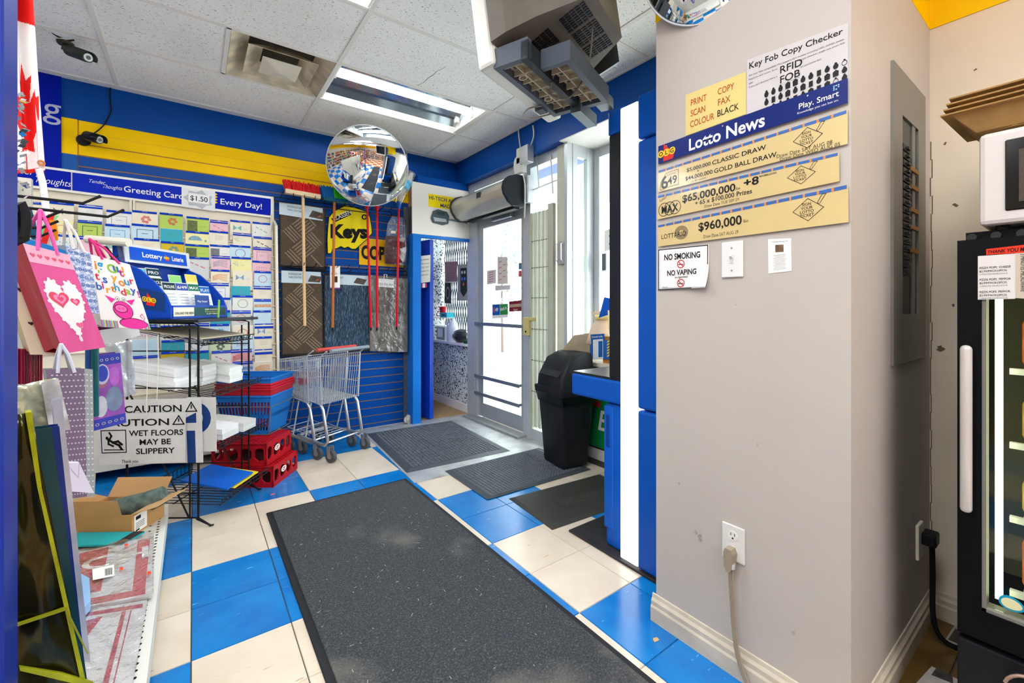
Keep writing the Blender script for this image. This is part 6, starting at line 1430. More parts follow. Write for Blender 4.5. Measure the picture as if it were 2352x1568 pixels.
# pale envelope gift box
P7 = ray(185, 1105) * .93 + Vector((0, 0, CH)); s = qP(P7, nD, (150, 1062), (182, 1062), (216, 1132), (160, 1128)); o = s.sheet('envelope', mat('d8d4e4', .4, var=.03), thick=.012); tag(o, 'pale lilac stamp edged envelope under the polka dot bag', 'envelope'); mb = MB(); s.line(mb, [(0, s.h), (s.w * .55, s.h * .5), (s.w, s.h)], .0012, .001); mb.build('flap_line', mat('a8a4b4', .5), o)
# foreground foil bags
P8 = ray(110, 1250) * .60 + Vector((0, 0, CH)); nE = Vector((.25, -.968, 0))
GOLD = mat('2a2806', .15, metal=.5, var=.8, scale=8); GOLE = mat('a0a80a', .3, metal=.3, var=.3, scale=30)
t = thing('gift_bag', 'tall metallic yellow green foil gift bag at the aisle front', 'gift bag', onP(110, 1700, P8, nE), 'hanging gift bags')
s = qP(P8, nE, (10, 955), (70, 946), (222, 1700), (0, 1700)); mb = MB(); mb.grid(lambda a, b: s.p(a * s.w, b * s.h, .004 * math.sin(8 * a) * math.sin(11 * b)), 10, 16); mb.build('front', GOLD, t, smooth=True, thick=.001)
q8 = lambda u, v, z=.004: onP(u, v, P8 - nE * -z, nE)
for a, b, w0 in (((58, 948), (75, 948), 0), ):
    MB().prism([q8(58, 948, .006), q8(73, 946, .006), q8(96, 1120, .006), q8(228, 1700, .006), q8(216, 1700, .006), q8(86, 1120, .006)], nE * -.02).build('edge_fold', GOLE, t)
MB().prism([q8(18, 1440, .008), q8(150, 1395, .008), q8(154, 1398, .008), q8(203, 1500, .008), q8(200, 1502, .008), q8(150, 1402, .008), q8(20, 1445, .008)], nE * -.004).build('crease', mat('8c900c', .25, metal=.3, var=.2), t)
MB().prism([q8(44, 1530, .008), q8(140, 1545, .008), q8(215, 1567, .008), q8(215, 1580, .008), q8(46, 1540, .008)], nE * -.004).build('crease', GOLE, t)
for lab, cp, c_, dd in (('dark teal foil gift bag behind the yellow foil bag', [(82, 985), (118, 982), (200, 1560), (150, 1560)], '0a3c44', .66), ('deep blue foil gift bag next to the teal foil bag', [(100, 982), (136, 978), (196, 1540), (165, 1540)], '0c2c78', .70), ('frosted clear gift bag edge behind the blue foil bag', [(120, 920), (142, 915), (208, 1520), (175, 1520)], 'a8b0c0', .74)):
    Pc = ray(140, 1200) * dd + Vector((0, 0, CH)); s = qP(Pc, nE, *cp); t = thing('gift_bag', lab, 'gift bag', s.c[3], 'hanging gift bags'); s.sheet('front', mat(c_, .2, metal=.4, var=.3, scale=12), t); s3 = Surf(*[p - nE * .02 for p in s.c]); s3.sheet('rear', mat(c_, .25, metal=.3, var=.3, scale=12), t)
# near blue post with black handle loop
Pn = Vector((-.0, 0, 0))
a = ray(14, 784) * .52 + Vector((0, 0, CH)); tag(MB().rbox((a.x - .04, a.y - .03, .0), (a.x + .004, a.y + .03, 2.3), .006).build('display_post', mat('1c3498', .3, var=.12, scale=2)), 'tall violet blue display post at the aisle front', 'post')
Pc = ray(48, 520) * .72 + Vector((0, 0, CH)); nF = Vector((.3, -.95, 0))
tag(MB().tube([onP(u, v, Pc, nF) for u, v in ((30, 470), (48, 468), (57, 490), (58, 520), (52, 548), (42, 556), (34, 545), (30, 520))], .008, 8, closed=True).build('black_loop', BLACK, smooth=True), 'thick black rubber loop hanging at the blue post', 'loop')
# silver foil bow
t = MB(); rnd = random.Random(8); Pc = ray(52, 310) * .8 + Vector((0, 0, CH))
for k in range(90):
    c = Pc + Vector((rnd.uniform(-.03, .004), rnd.uniform(-.02, .02), rnd.uniform(-.13, .08))); d = Vector((rnd.uniform(-1, 1), rnd.uniform(-1, 1), rnd.uniform(-1, 1))).normalized() * .005; e = d.orthogonal().normalized() * .004
    t.quad(c - d - e, c + d - e, c + d + e, c - d + e)
tag(t.build('tinsel', mat('dde2e8', .08, metal=1.0, var=.1)), 'silver tinsel garland glittering beside the flag', 'tinsel')['kind'] = 'stuff'
# ---- flag on a white pole
LEAF = [(0, .46), (.07, .34), (.15, .37), (.12, .19), (.2, .27), (.22, .22), (.33, .24), (.29, .13), (.34, .1), (.17, -.05), (.19, -.13), (.02, -.1), (.02, -.3), (-.02, -.3), (-.02, -.1), (-.19, -.13), (-.17, -.05), (-.34, .1), (-.29, .13), (-.33, .24), (-.22, .22), (-.2, .27), (-.12, .19), (-.15, .37), (-.07, .34)]
def inpoly(x, y, P):
    r = False
    for i in range(len(P)):
        (x0, y0), (x1, y1) = P[i], P[i - 1]
        if (y0 > y) != (y1 > y) and x < (x1 - x0) * (y - y0) / (y1 - y0) + x0: r = not r
    return r
Pf = ray(75, 200) * 1.15 + Vector((0, 0, CH)); nG = Vector((.45, -.89, 0)); t = thing('flag', 'red and white maple leaf flag hanging in folds from a white pole', 'flag', onP(80, 395, Pf, nG))
sf = qP(Pf, nG, (22, -70), (86, -70), (107, 392), (34, 400)); fr_, fw_ = [], []
def fold(a, b): return sf.p(a * sf.w, b * sf.h, .03 * math.sin(a * 9 + 2 * b) * (.35 + .65 * b) - .02 * a)
mb = MB(); nu, nv = 90, 200
mb.grid(fold, nu, nv); mb.m = []
for j in range(nv):
    for i in range(nu):
        a, b = (i + .5) / nu, (j + .5) / nv          # flag hangs with its fly downwards: b runs along its length
        red = b > .745 + .03 * math.sin(6 * a) or b < .02 or inpoly((a - .45) * .75, (b - .20) * 1.3, LEAF) or (a > .80 and b > .70)
        mb.m.append(1 if red else 0)
mb.build('cloth', [mat('f2f0ee', .7, var=.02), mat('e02420', .7, var=.04)], t, smooth=True, thick=.0015)
hm = Surf(onP(76, 150, Pf, nG), onP(86, 150, Pf, nG), onP(104, 390, Pf, nG), onP(90, 395, Pf, nG)); hm.sheet('hem', mat('ecdcdc', .7, var=.03), t, thick=.004)
MB().lathe([(.004, 0), (.008, 0), (.008, .003), (.004, .003)], Matrix.Translation(onP(93, 375, Pf, nG) + nG * .004) @ nG.to_track_quat('Z', 'Y').to_matrix().to_4x4(), 12).build('grommet', mat('b87848', .3, .8), t)
MB().tube([onP(89, 388, Pf, nG), onP(98, 420, Pf, nG), onP(106, 486, Pf, nG), onP(112, 560, Pf, nG)], .0075, 10).build('pole', mat('e6e6e8', .3, var=.02), t, smooth=True)
# ---- things on the gondola deck
bx = thing('cardboard_box', 'open cardboard box with flaps on the gondola shelf', 'cardboard box', (-.3, 2.78, DZ))
o_ = Vector((-.455, 2.80, DZ)); bu, bv = Vector((.225, -.15, 0)), Vector((.11, .165, 0)); hz = Vector((0, 0, .10))
for (p, a) in ((o_, bu), (o_ + bv, bu)): MB().obox(p, a, bv.normalized() * .004, hz).build('wall', CARD, bx)
for p in (o_, o_ + bu): MB().obox(p, bv, bu.normalized() * .004, hz).build('wall', CARD, bx)
MB().obox(o_, bu, bv, (0, 0, .004)).build('bottom', CARD, bx)
MB().obox(o_ + hz, bu * .85, -bv * .12 + hz * .75, (0, 0, .003)).build('flap', mat('c49560', .7, var=.05), bx); MB().obox(o_ + hz + bv, bu, bv * .3 + hz * .75, (0, 0, .003)).build('flap', mat('b58c5c', .7, var=.05), bx)
MB().obox(o_ + hz + bu, bv * 1.0, bu * .42 + hz * .35, (0, 0, .003)).build('flap', mat('c8a070', .7, var=.05), bx); MB().obox(o_ + hz, bv, -bu * .3 + hz * .2, (0, 0, .003)).build('flap', CARD, bx)
sl = Surf(o_ + bu + bv * .05 + hz * .9 + Vector((.006, 0, 0)), o_ + bu + bv * .42 + hz * .9 + Vector((.006, 0, 0)), o_ + bu + bv * .42 + hz * .1 + Vector((.006, 0, 0)), o_ + bu + bv * .05 + hz * .1 + Vector((.006, 0, 0))); sl.sheet('shipping_label', PAPER, bx); mb = MB(); sl.rect(mb, sl.w * .1, sl.h * .7, sl.w * .5, sl.h * .9)
for k in range(4): sl.rect(mb, sl.w * .1, sl.h * (.2 + .1 * k), sl.w * .8, sl.h * (.23 + .1 * k))
sl.rect(mb, sl.w * .1, sl.h * .04, sl.w * .4, sl.h * .14); mb.build('label_print', INK, bx)
cc = o_ + bu * .62 + bv * .55 + hz * .8; mb = MB(); mb.tube([cc - bu * .5 - bv * .2, cc - bu * .2, cc + bu * .25 + bv * .1 + Vector((0, 0, .02)), cc + bu * .52 + bv * .22 + Vector((0, 0, .05))], [.03, .05, .052, .042], 14); tag(mb.build('plastic_roll', mat('5a6a64', .18, var=.5, scale=25, bump=.8, bscale=35), smooth=True), 'shiny grey plastic wrapped roll lying in the cardboard box', 'plastic roll')
o = MB().prism([(-.60, 2.955, DZ), (-.40, 2.965, DZ), (-.39, 2.965, .36), (-.59, 2.955, .30)], (0, .006, 0)).build('board', mat('cdb898', .6, var=.06)); tag(o, 'plain tan card standing behind the cardboard box', 'cardboard sheet'); MB().box((-.46, 2.950, .30), (-.435, 2.956, .32)).build('orange_tag', mat('f04030', .5), o)
# teal folders
for k, (lab, c_) in enumerate((('black edged folder at the bottom of the teal folder pile', '20242a'), ('teal folder at the pile top beside the cardboard box', '1ca0a4'))):
    z = DZ + .012 + k * .010; P = [onZ(u, v, z) for u, v in ((150, 1256), (280, 1254), (332, 1224), (180, 1226))]; o = MB().prism(P, (0, 0, .008)).build('folder', mat(c_, .35, var=.05)); tag(o, lab, 'folder', 'folders by the cardboard box')
    if k == 1: MB().prism([p + Vector((0, 0, .0085)) for p in (P[1].lerp(P[0], .16), P[1], P[2], P[2].lerp(P[3], .16))], (0, 0, .0006)).build('black_band', mat('20242a', .4), o)
# packaged shirts / signs in clear film
def pack(lab, uv, z, bands, th=.012):
    P = [onZ(u, v, z) for u, v in uv]; s = Surf(*[p + Vector((0, 0, th)) for p in P]); t = thing('plastic_package', lab, 'package', P[3], 'film wrapped packs on the shelf')
    MB().prism(P, (0, 0, th)).build('contents', mat('dcdad8', .4, var=.04), t)
    for (pts, c_) in bands: mb = MB(); s.poly(mb, [(s.w * x, s.h * y) for x, y in pts], .0006); mb.build('red_print', mat(c_, .45, var=.1), t)
    mb = MB(); rn = random.Random(len(lab)); ph = [rn.random() * 6 for _ in range(6)]
    mb.grid(lambda a, b: s.p(s.w * (a * 1.04 - .02), s.h * (b * 1.04 - .02), .006 + .0045 * math.sin(13 * a + ph[0] + 4 * b) * math.sin(17 * b + ph[1]) + .002 * math.sin(41 * a + ph[2]) * math.sin(37 * b)), 26, 26); mb.build('film', FILM, t, smooth=True)
    return t, s
t, s = pack('film wrapped white pack with wide red bands and barcode label', [(172, 1278), (350, 1236), (350, 1372), (180, 1405)], DZ + .014, [([(.05, .98), (.42, .98), (.30, .2), (.0, .2)], 'c02c44'), ([(.80, .97), (.97, .97), (.90, .1), (.72, .1)], 'd04458'), ([(0, .12), (.9, .1), (.9, .02), (0, .02)], 'c83c50')])
mb = MB(); s.rect(mb, s.w * .20, s.h * .35, s.w * .48, s.h * .55, .012); mb.build('barcode_label', PAPER, t); mb = MB()
for k in range(9): s.rect(mb, s.w * (.36 + .011 * k), s.h * .38, s.w * (.366 + .011 * k), s.h * .5, .0125)
mb.build('barcode', INK, t); text(t, s, 'CH', s.w * .05, s.h * .6, s.h * .3, WHITE, .02, z=.002)
for (x, y) in ((.62, .85), (.55, .42), (.93, .25)): mb = MB(); s.rect(mb, s.w * x, s.h * y, s.w * (x + .05), s.h * (y + .05), .0125); mb.build('orange_tag', mat('f4502c', .5), t)
t, s = pack('film wrapped white pack with thin red border lines', [(175, 1412), (338, 1385), (292, 1640), (110, 1640)], DZ + .008, [([(.05, .96), (.95, .96), (.95, .91), (.05, .91)], 'b83048'), ([(.66, .9), (.72, .9), (.68, .0), (.60, .0)], 'b83048'), ([(.78, .9), (.80, .9), (.76, 0), (.74, 0)], 'b83048'), ([(.15, .85), (.40, .88), (.2, .6), (.05, .62)], 'b83048')])
P = [onZ(u, v, DZ + .03) for u, v in ((175, 1330), (205, 1345), (208, 1400), (190, 1420))]
tag(MB().prism(P, (0, 0, .03)).build('blue_tub_lid', mat('8cb4dc', .3)), 'pale blue plastic lid edge beside the foil bags', 'lid')
# ---- straps and ribbons of the bags crowded behind the front ones
for lab, c_, P in (('red ribbon strap hanging among the gift bag handles', 'd82020', [(118, 492), (112, 520), (100, 560)]), ('green ribbon strap crossing behind the pink bag handles', '58b06c', [(128, 495), (104, 520), (90, 548)]), ('orange ribbon strap behind the pink bag handles', 'e88a20', [(120, 505), (126, 530), (126, 552)]), ('dark teal ribbon strap next to the pink bag handle', '1c4c6c', [(64, 478), (74, 505), (80, 550)]), ('crimson ribbon strap above the pig bag', 'd81830', [(218, 552), (224, 575), (232, 592)]), ('black ribbon strap above the pig bag', '141414', [(240, 565), (252, 580), (262, 596)])):
    P0_ = ray(*P[1]) * (1.16 if P[0][0] < 200 else 1.5) + Vector((0, 0, CH)); Q = [onP(u, v, P0_, nA) for u, v in P]; mb = MB()
    for a, b in zip(Q, Q[1:]): mb.quad(a - Vector((.006, 0, 0)), a + Vector((.006, 0, 0)), b + Vector((.006, 0, 0)), b - Vector((.006, 0, 0)))
    tag(mb.build('ribbon', mat(c_, .4), thick=.001), lab, 'ribbon', 'straps of the hanging gift bags')
for lab, c_, uv, dep in (('blue gift bag showing its rim behind the pink bag', '1c80cc', [(55, 545), (150, 575), (235, 780), (140, 790)], 1.12), ('silver gift bag showing its rim behind the medallion bag', 'c4c8d0', [(95, 550), (160, 570), (200, 700), (120, 690)], 1.22), ('dark plum gift bag behind the birthday bag', '3a1434', [(180, 600), (260, 615), (320, 745), (215, 760)], 1.52), ('white gift bag tilted behind the birthday bag', 'dcdcdc', [(225, 640), (300, 650), (322, 770), (232, 795)], 1.62)):
    Pc = ray((uv[0][0] + uv[2][0]) / 2, (uv[0][1] + uv[2][1]) / 2) * dep + Vector((0, 0, CH)); gbag(lab, uv, 1, Pc, nA, mat(c_, .35, var=.08), mat(c_, .4, var=.08), .02)
# ================================================================ FLOOR MATS, DOOR AREA, TERMINAL, FRIDGE
def carpet(nt, B, L):
    tc = nt.nodes.new('ShaderNodeTexCoord')
    n = nt.nodes.new('ShaderNodeTexNoise'); n.inputs['Scale'].default_value = 160; n.inputs['Detail'].default_value = 3; L(tc.outputs['Object'], n.inputs['Vector'])
    r = ramp(nt, [(.35, '282b2f'), (.6, '3e4347'), (.78, '706e68')]); L(n.outputs[0], r.inputs[0])
    n2 = nt.nodes.new('ShaderNodeTexNoise'); n2.inputs['Scale'].default_value = 1.6; n2.inputs['Detail'].default_value = 6; L(tc.outputs['Object'], n2.inputs['Vector'])
    r2 = ramp(nt, [(.55, '000000'), (.78, 'ffffff')]); L(n2.outputs[0], r2.inputs[0])
    mx = nt.nodes.new('ShaderNodeMix'); mx.data_type = 'RGBA'; L(r2.outputs[0], mx.inputs[0]); L(r.outputs[0], mx.inputs[6]); mx.inputs[7].default_value = lin('8c867a')
    L(mx.outputs[2], B.inputs['Base Color']); B.inputs['Roughness'].default_value = .97
    bp = nt.nodes.new('ShaderNodeBump'); bp.inputs['Strength'].default_value = .8; bp.inputs['Distance'].default_value = .004; L(n.outputs[0], bp.inputs['Height']); L(bp.outputs[0], B.inputs['Normal'])
t = thing('floor_runner', 'long charcoal carpet runner with black rubber border on checkered floor', 'floor mat', (.76, 1.2, 0))
RUB = mat('25272a', .6, var=.1)
MB().rbox((.338, -.9, .0005), (1.182, 2.842, .007), .004, 1).build('rubber_border', RUB, t)
MB().rbox((.366, -.87, .006), (1.158, 2.818, .011), .003, 1).build('pile', nodemat('carpet_pile', carpet), t)
rnd = random.Random(21); lm = MB()
for k in range(150):
    x, y, a = rnd.uniform(.38, 1.15), rnd.uniform(.4, 2.8), rnd.uniform(0, 6.3); l = rnd.uniform(.002, .009); d = Vector((math.cos(a), math.sin(a), 0)); e = Vector((-d.y, d.x, 0)) * .0007; c = Vector((x, y, .0116)); lm.quad(c - d * l - e, c + d * l - e, c + d * l + e, c - d * l + e)
lm.build('lint', mat('c8c4bc', .9), t)['kind'] = 'stuff'
# checkered steel plate
def tread(nt, B, L):
    B.inputs['Base Color'].default_value = lin('b8bcbc'); B.inputs['Metallic'].default_value = .45; B.inputs['Roughness'].default_value = .35
    tc = nt.nodes.new('ShaderNodeTexCoord'); n = nt.nodes.new('ShaderNodeTexNoise'); n.inputs['Scale'].default_value = 7; n.inputs['Detail'].default_value = 6; L(tc.outputs['Object'], n.inputs['Vector'])
    r = ramp(nt, [(.3, 'aeb0ac'), (.7, 'dcdedc')]); L(n.outputs[0], r.inputs[0]); L(r.outputs[0], B.inputs['Base Color'])
TP = nodemat('tread_plate', tread)
t = thing('steel_plate', 'shiny steel tread plate on the floor before the entrance', 'floor plate', (1.8, 3.4, 0))
MB().prism([(1.20, 2.74, .0005), (2.43, 2.68, .0005), (2.43, 4.13, .0005), (1.29, 4.22, .0005)], (0, 0, .003)).build('plate', TP, t)
lz = MB(); k = 0
for i in range(44):
    for j in range(52):
        x, y = 1.23 + i * .027, 2.72 + j * .027
        if x > 2.42 or y > 4.1 or x < 1.2 + (y - 2.74) * .062: continue
        if 1.32 < x < 2.08 and 2.98 < y < 3.95: continue
        if 1.5 < x < 2.3 and y < 2.78: continue
        a = math.pi / 4 if (i + j) % 2 else -math.pi / 4; d = Vector((math.cos(a), math.sin(a), 0)) * .009; e = Vector((-math.sin(a), math.cos(a), 0)) * .0028; c = Vector((x, y, .0035))
        lz.add([c - d, c + e, c + d, c - e, c + Vector((0, 0, .0016))], [(0, 3, 4), (3, 2, 4), (2, 1, 4), (1, 0, 4)])
lz.build('raised_lozenges', TP, t)['kind'] = 'stuff'
# rubber bubble mats
def bubble_mat(label, C4, nx, ny, zb_):
    t = thing('rubber_mat', label, 'floor mat', (*C4[3], zb_), 'bubble topped rubber mats'); s = Surf(*[Vector((x, y, zb_)) for x, y in C4]); up = Vector((0, 0, 1)); sg = 1 if s.n.z > 0 else -1
    W, H = s.w, s.h; m_ = mat('474d53', .42, var=.08)
    B = [s.p(x * W, y * H, 0) for x, y in ((.0, .0), (1, 0), (1, 1), (0, 1))]; I = [s.p(x * W, y * H, 0) + up * .009 for x, y in ((.045, .04), (.955, .04), (.955, .96), (.045, .96))]
    mb = MB(); mb.add(B + I, [(0, 1, 5, 4), (1, 2, 6, 5), (2, 3, 7, 6), (3, 0, 4, 7), (4, 5, 6, 7), (3, 2, 1, 0)]); mb.build('base', m_, t)
    d = MB()
    for i in range(nx):
        for j in range(ny):
            c = s.p(W * (.065 + .87 * (i + .5) / nx), H * (.055 + .89 * (j + .5) / ny), 0) + up * .009; r = W * .87 / nx * .40
            ring = lambda q, z: [c + Vector((q * math.cos(a), q * math.sin(a), z)) for a in [k * math.pi / 4 for k in range(8)]]
            d.loft([ring(r, 0), ring(r * .82, .004), ring(r * .4, .0058)], cap=True)
    d.build('bubbles', mat('5a6067', .38, var=.08), t, smooth=True)['kind'] = 'stuff'
    return t
bubble_mat('grey bubble topped rubber mat flat before the entrance door', [(1.30, 4.045), (2.15, 3.985), (2.095, 2.87), (1.225, 2.93)], 26, 36, .0045)
bubble_mat('dark bubble topped rubber mat with the bin standing on it', [(1.46, 2.805), (2.33, 2.795), (2.335, 2.205), (1.455, 2.235)], 30, 21, .0045)
t = thing('welcome_mat', 'black rubber doormat embossed with the word welcome', 'floor mat', (1.93, 1.95, 0)); C4 = [Vector(p) for p in ((1.575, 2.178, .001), (2.32, 2.11, .001), (2.29, 1.68, .001), (1.54, 1.735, .001))]; s = Surf(*[p + Vector((0, 0, .010)) for p in C4]); W, H = s.w, s.h
MB().loft([[s.p(x * W, y * H, -.010) for x, y in ((0, 0), (1, 0), (1, 1), (0, 1))], [s.p(x * W, y * H, 0) for x, y in ((.035, .06), (.965, .06), (.965, .94), (.035, .94))]]).build('base', mat('3a3a36', .5, var=.1, bump=.3, bscale=200), t)
mb = MB(); s.frame(mb, W * .27, H * .30, W * .80, H * .62, .006, .0008); mb.build('emboss_frame', mat('2a2a28', .45), t); text(t, s, 'WELCOME', W * .30, H * .36, H * .24, mat('4a4a44', .4, var=0), -.01, fit=W * .47, z=.0012, name='embossed_lettering')
t = MB().rbox((1.598, 1.02, .001), (2.42, 1.672, .012), .005, 2); tag(t.build('floor_mat', mat('2c2b2d', .5, var=.15)), 'plain black rubber mat under the blue lottery terminal', 'floor mat')
# small litter on the floor
for lab, u, v, c_ in (('tiny red paper scrap on the blue tile', 626, 1135, 'e05a58'), ('small tan paper scrap on the blue floor tile', 1506, 1469, 'c8a878')):
    p = onZ(u, v, .0005); tag(MB().prism([p + Vector((x, y, 0)) for x, y in ((-.012, -.005), (.010, -.008), (.014, .004), (0, .010), (-.008, .006))], (0, 0, .001)).build('paper_scrap', mat(c_, .7)), lab, 'paper scrap')
# ---- rubbish bin
bn = thing('trash_bin', 'black plastic swing lid bin lined with a black bag', 'trash bin', (2.25, 2.42, .02)); BK = mat('1e1f22', .45, var=.1, bump=.15, bscale=150)
BMx = Matrix.Translation((2.265, 2.40, .0200)) @ Matrix.Rotation(math.radians(-8), 4, 'Z')
def rr(hx, hy, z, r=.03, sx=0, sy=0):
    P = []
    for cx, cy, a0 in ((hx - r, hy - r, 0), (-hx + r, hy - r, 90), (-hx + r, -hy + r, 180), (hx - r, -hy + r, 270)):
        for k in range(4): a = math.radians(a0 + 30 * k); P.append(BMx @ Vector((cx + r * math.cos(a) + sx, cy + r * math.sin(a) + sy, z)))
    return P
MB().loft([rr(.115, .13, 0), rr(.118, .133, .01), rr(.15, .165, .52), rr(.17, .185, .525), rr(.17, .185, .55), rr(.155, .17, .552)]).build('body', BK, bn, smooth=True)
lq = MB(); rgs = []
for z, e in ((.40, .004), (.46, .010), (.505, .014), (.53, .02)):
    k0 = .115 + (.15 - .115) * z / .52; rgs.append([p + Vector((0, 0, .006 * math.sin(i * 2.3))) for i, p in enumerate(rr(k0 + e, k0 + .015 + e, z))])
lq.loft(rgs[1:], cap=False); lq.build('bin_liner', mat('0e0e10', .12, var=.2, bump=.9, bscale=60), bn, smooth=True)
MB().loft([rr(.172, .187, .548), rr(.172, .187, .57), rr(.155, .17, .575), rr(.15, .165, .65), rr(.11, .16, .78, sx=.035), rr(.06, .15, .822, sx=.075), rr(.04, .14, .826, sx=.085)]).build('lid', BK, bn, smooth=True)
# flap on the sloping face towards the shop (local -x)
fl_ = [(-.150, -.125, .655), (-.150, .125, .655), (-.005, .13, .80), (-.005, -.13, .80)]; Pf = [BMx @ Vector(p) for p in fl_]; nf = ((Pf[3] - Pf[0]).cross(Pf[1] - Pf[0])).normalized(); nf = nf if nf.z > 0 else -nf
MB().prism([p + nf * .004 for p in Pf], nf * .007).build('swing_flap', mat('2a2b2e', .5, var=.1), bn); sfp = Surf(*[p + nf * .0115 for p in (Pf[2], Pf[3], Pf[0], Pf[1])])
if sfp.n.dot(nf) < 0: sfp.n = -sfp.n
mb = MB(); sfp.frame(mb, sfp.w * .05, sfp.h * .06, sfp.w * .95, sfp.h * .94, .006, .0005); mb.build('flap_ridge', BK, bn)
mb = MB(); sfp.disc(mb, sfp.w * .38, sfp.h * .66, .008, .001); mb.build('sticker', mat('d8d4c0', .5), bn); mb = MB(); sfp.disc(mb, sfp.w * .68, sfp.h * .45, .007, .001); mb.build('sticker', mat('dcdcdc', .5), bn); text(bn, sfp, 'Hytek', sfp.w * .42, sfp.h * .5, .03, mat('d0c040', .5, var=0), .01, z=.0015)
# ---- lottery terminal
TBL = mat('0a50ac', .35, var=.06); LIT = mat('ffffff', .4, var=0, emit=2.2)
lt_ = thing('lottery_terminal', 'tall blue lottery terminal with a glowing white light strip and side shelf', 'lottery terminal', (1.95, 1.24, .012)); X0 = 1.652
MB().rbox((X0, 1.02, .013), (2.25, 1.462, .715), .012).build('lower_body', TBL, lt_)
MB().rbox((X0 - .004, 1.415, .10), (X0 + .01, 1.47, .70), .004).build('door_panel', mat('0c56b8', .35, var=.05), lt_)
MB().rbox((X0 - .007, 1.432, .50), (X0 + .004, 1.456, .66), .003).build('handle_recess', mat('083a86', .35), lt_)
MB().rbox((X0 - .02, 1.335, .722), (2.15, 1.686, .835), .012).build('shelf', TBL, lt_); MB().box((X0 - .012, 1.345, .834), (2.14, 1.68, .846)).build('shelf_top', mat('23262c', .25, var=.05), lt_)
MB().rbox((X0 - .02, 1.34, .846), (X0 + .16, 1.424, 2.02), .006).build('dark_frame', mat('1e2024', .3, var=.06), lt_); MB().rbox((X0 - .024, 1.335, 2.02), (X0 + .17, 1.428, 2.135), .008).build('corner_block', TBL, lt_)
MB().rbox((X0 - .034, 1.245, .014), (X0 + .02, 1.342, 2.12), .004).build('light_strip', LIT, lt_)
for (z0, z1) in ((.014, .725), (.732, 1.935), (1.942, 2.14)): MB().rbox((X0 - .04, 1.03, z0), (X0 + .12, 1.242, z1), .012).build('column', TBL, lt_)
MB().rbox((X0 + .05, 1.02, .72), (2.25, 1.40, 2.12), .012).build('cabinet', mat('163a72', .4, var=.05), lt_)
# ---- green soft-drink panel on the low wall
P = []
for (cy, cz, a0) in ((2.38, .16, 90), (2.38, .58, 0), ): pass
gs = thing('drink_sign', 'green soft drink panel with white lettering on the low wall', 'sign', (2.52, 2.15, .10))
pts = [(2.37, .10), (2.40, .115), (2.415, .15), (2.415, .62), (2.40, .66), (2.37, .68), (1.75, .68), (1.75, .10)]
MB().prism([(2.538, y, z) for y, z in pts], (-.02, 0, 0)).build('panel', mat('158c4c', .3, var=.06), gs); MB().box((2.525, 1.75, .086), (2.54, 2.43, .10)).build('maroon_strip', mat('4a1c20', .4), gs)
s = Surf((2.5175, 2.42, .68), (2.5175, 1.75, .68), (2.5175, 1.75, .10), (2.5175, 2.42, .10)); text(gs, s, 'D', .07, .40, .16, WHITE, .02, shear=.2, z=.001); text(gs, s, 'B', .10, .14, .22, WHITE, .01, shear=.2, z=.001)
mb = MB(); s.rect(mb, .03, .31, .14, .36, .001); mb.build('red_tab', mat('d03428', .4), gs)
# ---- things on the bay window ledge
LG = .762
t = thing('brochure_box', 'cardboard brochure holder with blue and white leaflets on the ledge', 'brochure holder', (2.5, 2.16, LG))
MB().box((2.50, 2.02, LG), (2.60, 2.24, LG + .20)).build('carton', mat('b07838', .7), t)
s = qX(2.492, (1355, 768), (1388, 766), (1388, 822), (1355, 824)); s.sheet('leaflet', mat('1c5ca4', .4), t); text(t, s, 'Travel Info', s.w * .1, s.h * .86, s.h * .1, WHITE, .01, fit=s.w * .8)
s = qX(2.487, (1362, 780), (1385, 778), (1385, 824), (1362, 826)); s.sheet('leaflet', mat('d8dce0', .4), t); mb = MB(); s.rect(mb, s.w * .55, s.h * .1, s.w * .95, s.h * .9); mb.build('blue_panel', mat('1c5ca4', .4), t)
s = qX(2.482, (1386, 782), (1400, 780), (1400, 824), (1386, 825)); s.sheet('leaflet', mat('2464ac', .4), t); mb = MB()
for k in range(6): s.poly(mb, [(s.w * .6, s.h * (.1 + .15 * k)), (s.w, s.h * (.16 + .15 * k)), (s.w, s.h * (.24 + .15 * k)), (s.w * .6, s.h * (.18 + .15 * k))])
mb.build('hazard_stripe', mat('e8c020', .4), t)
t = thing('paper_roll', 'curling cream paper roll standing on the window ledge', 'paper roll', (2.58, 2.33, LG)); Yp = 2.34
q = lambda u, v: onP(u, v, (2.58, 2.3, 1.0), (-.6, -.8, 0)); off = Vector((.05, -.0, 0))
cv = [q(1345, 790), q(1353, 765), q(1360, 745), q(1370, 735), q(1378, 728), q(1376, 718), q(1366, 714), q(1358, 722)]
mb = MB(); mb.add([p for p in cv] + [p + Vector((.10, -.12, 0)) for p in cv], [(k, k + 1, 9 + k, 8 + k) for k in range(7)]); mb.build('curl', mat('e8cfb4', .6, var=.04), t, smooth=True, thick=.002)
MB().cyl(q(1366, 728), q(1366, 728) + Vector((.08, -.10, 0)), .02, n=14).build('core', mat('e4d48c', .6), t, smooth=True)
s = qP((2.62, 2.15, 1.1), (-.6, -.8, 0), (1388, 682), (1408, 686), (1406, 720), (1375, 730)); tag(s.sheet('blue_flyer', mat('1450b0', .4)), 'blue flyer leaning at the bay window beside the terminal', 'flyer')
s = qP((2.62, 2.12, 1.1), (-.6, -.8, 0), (1396, 712), (1412, 716), (1412, 760), (1397, 757)); tag(s.sheet('cream_flyer', mat('e8dc9c', .5)), 'pale yellow flyer below the blue flyer at the window', 'flyer')
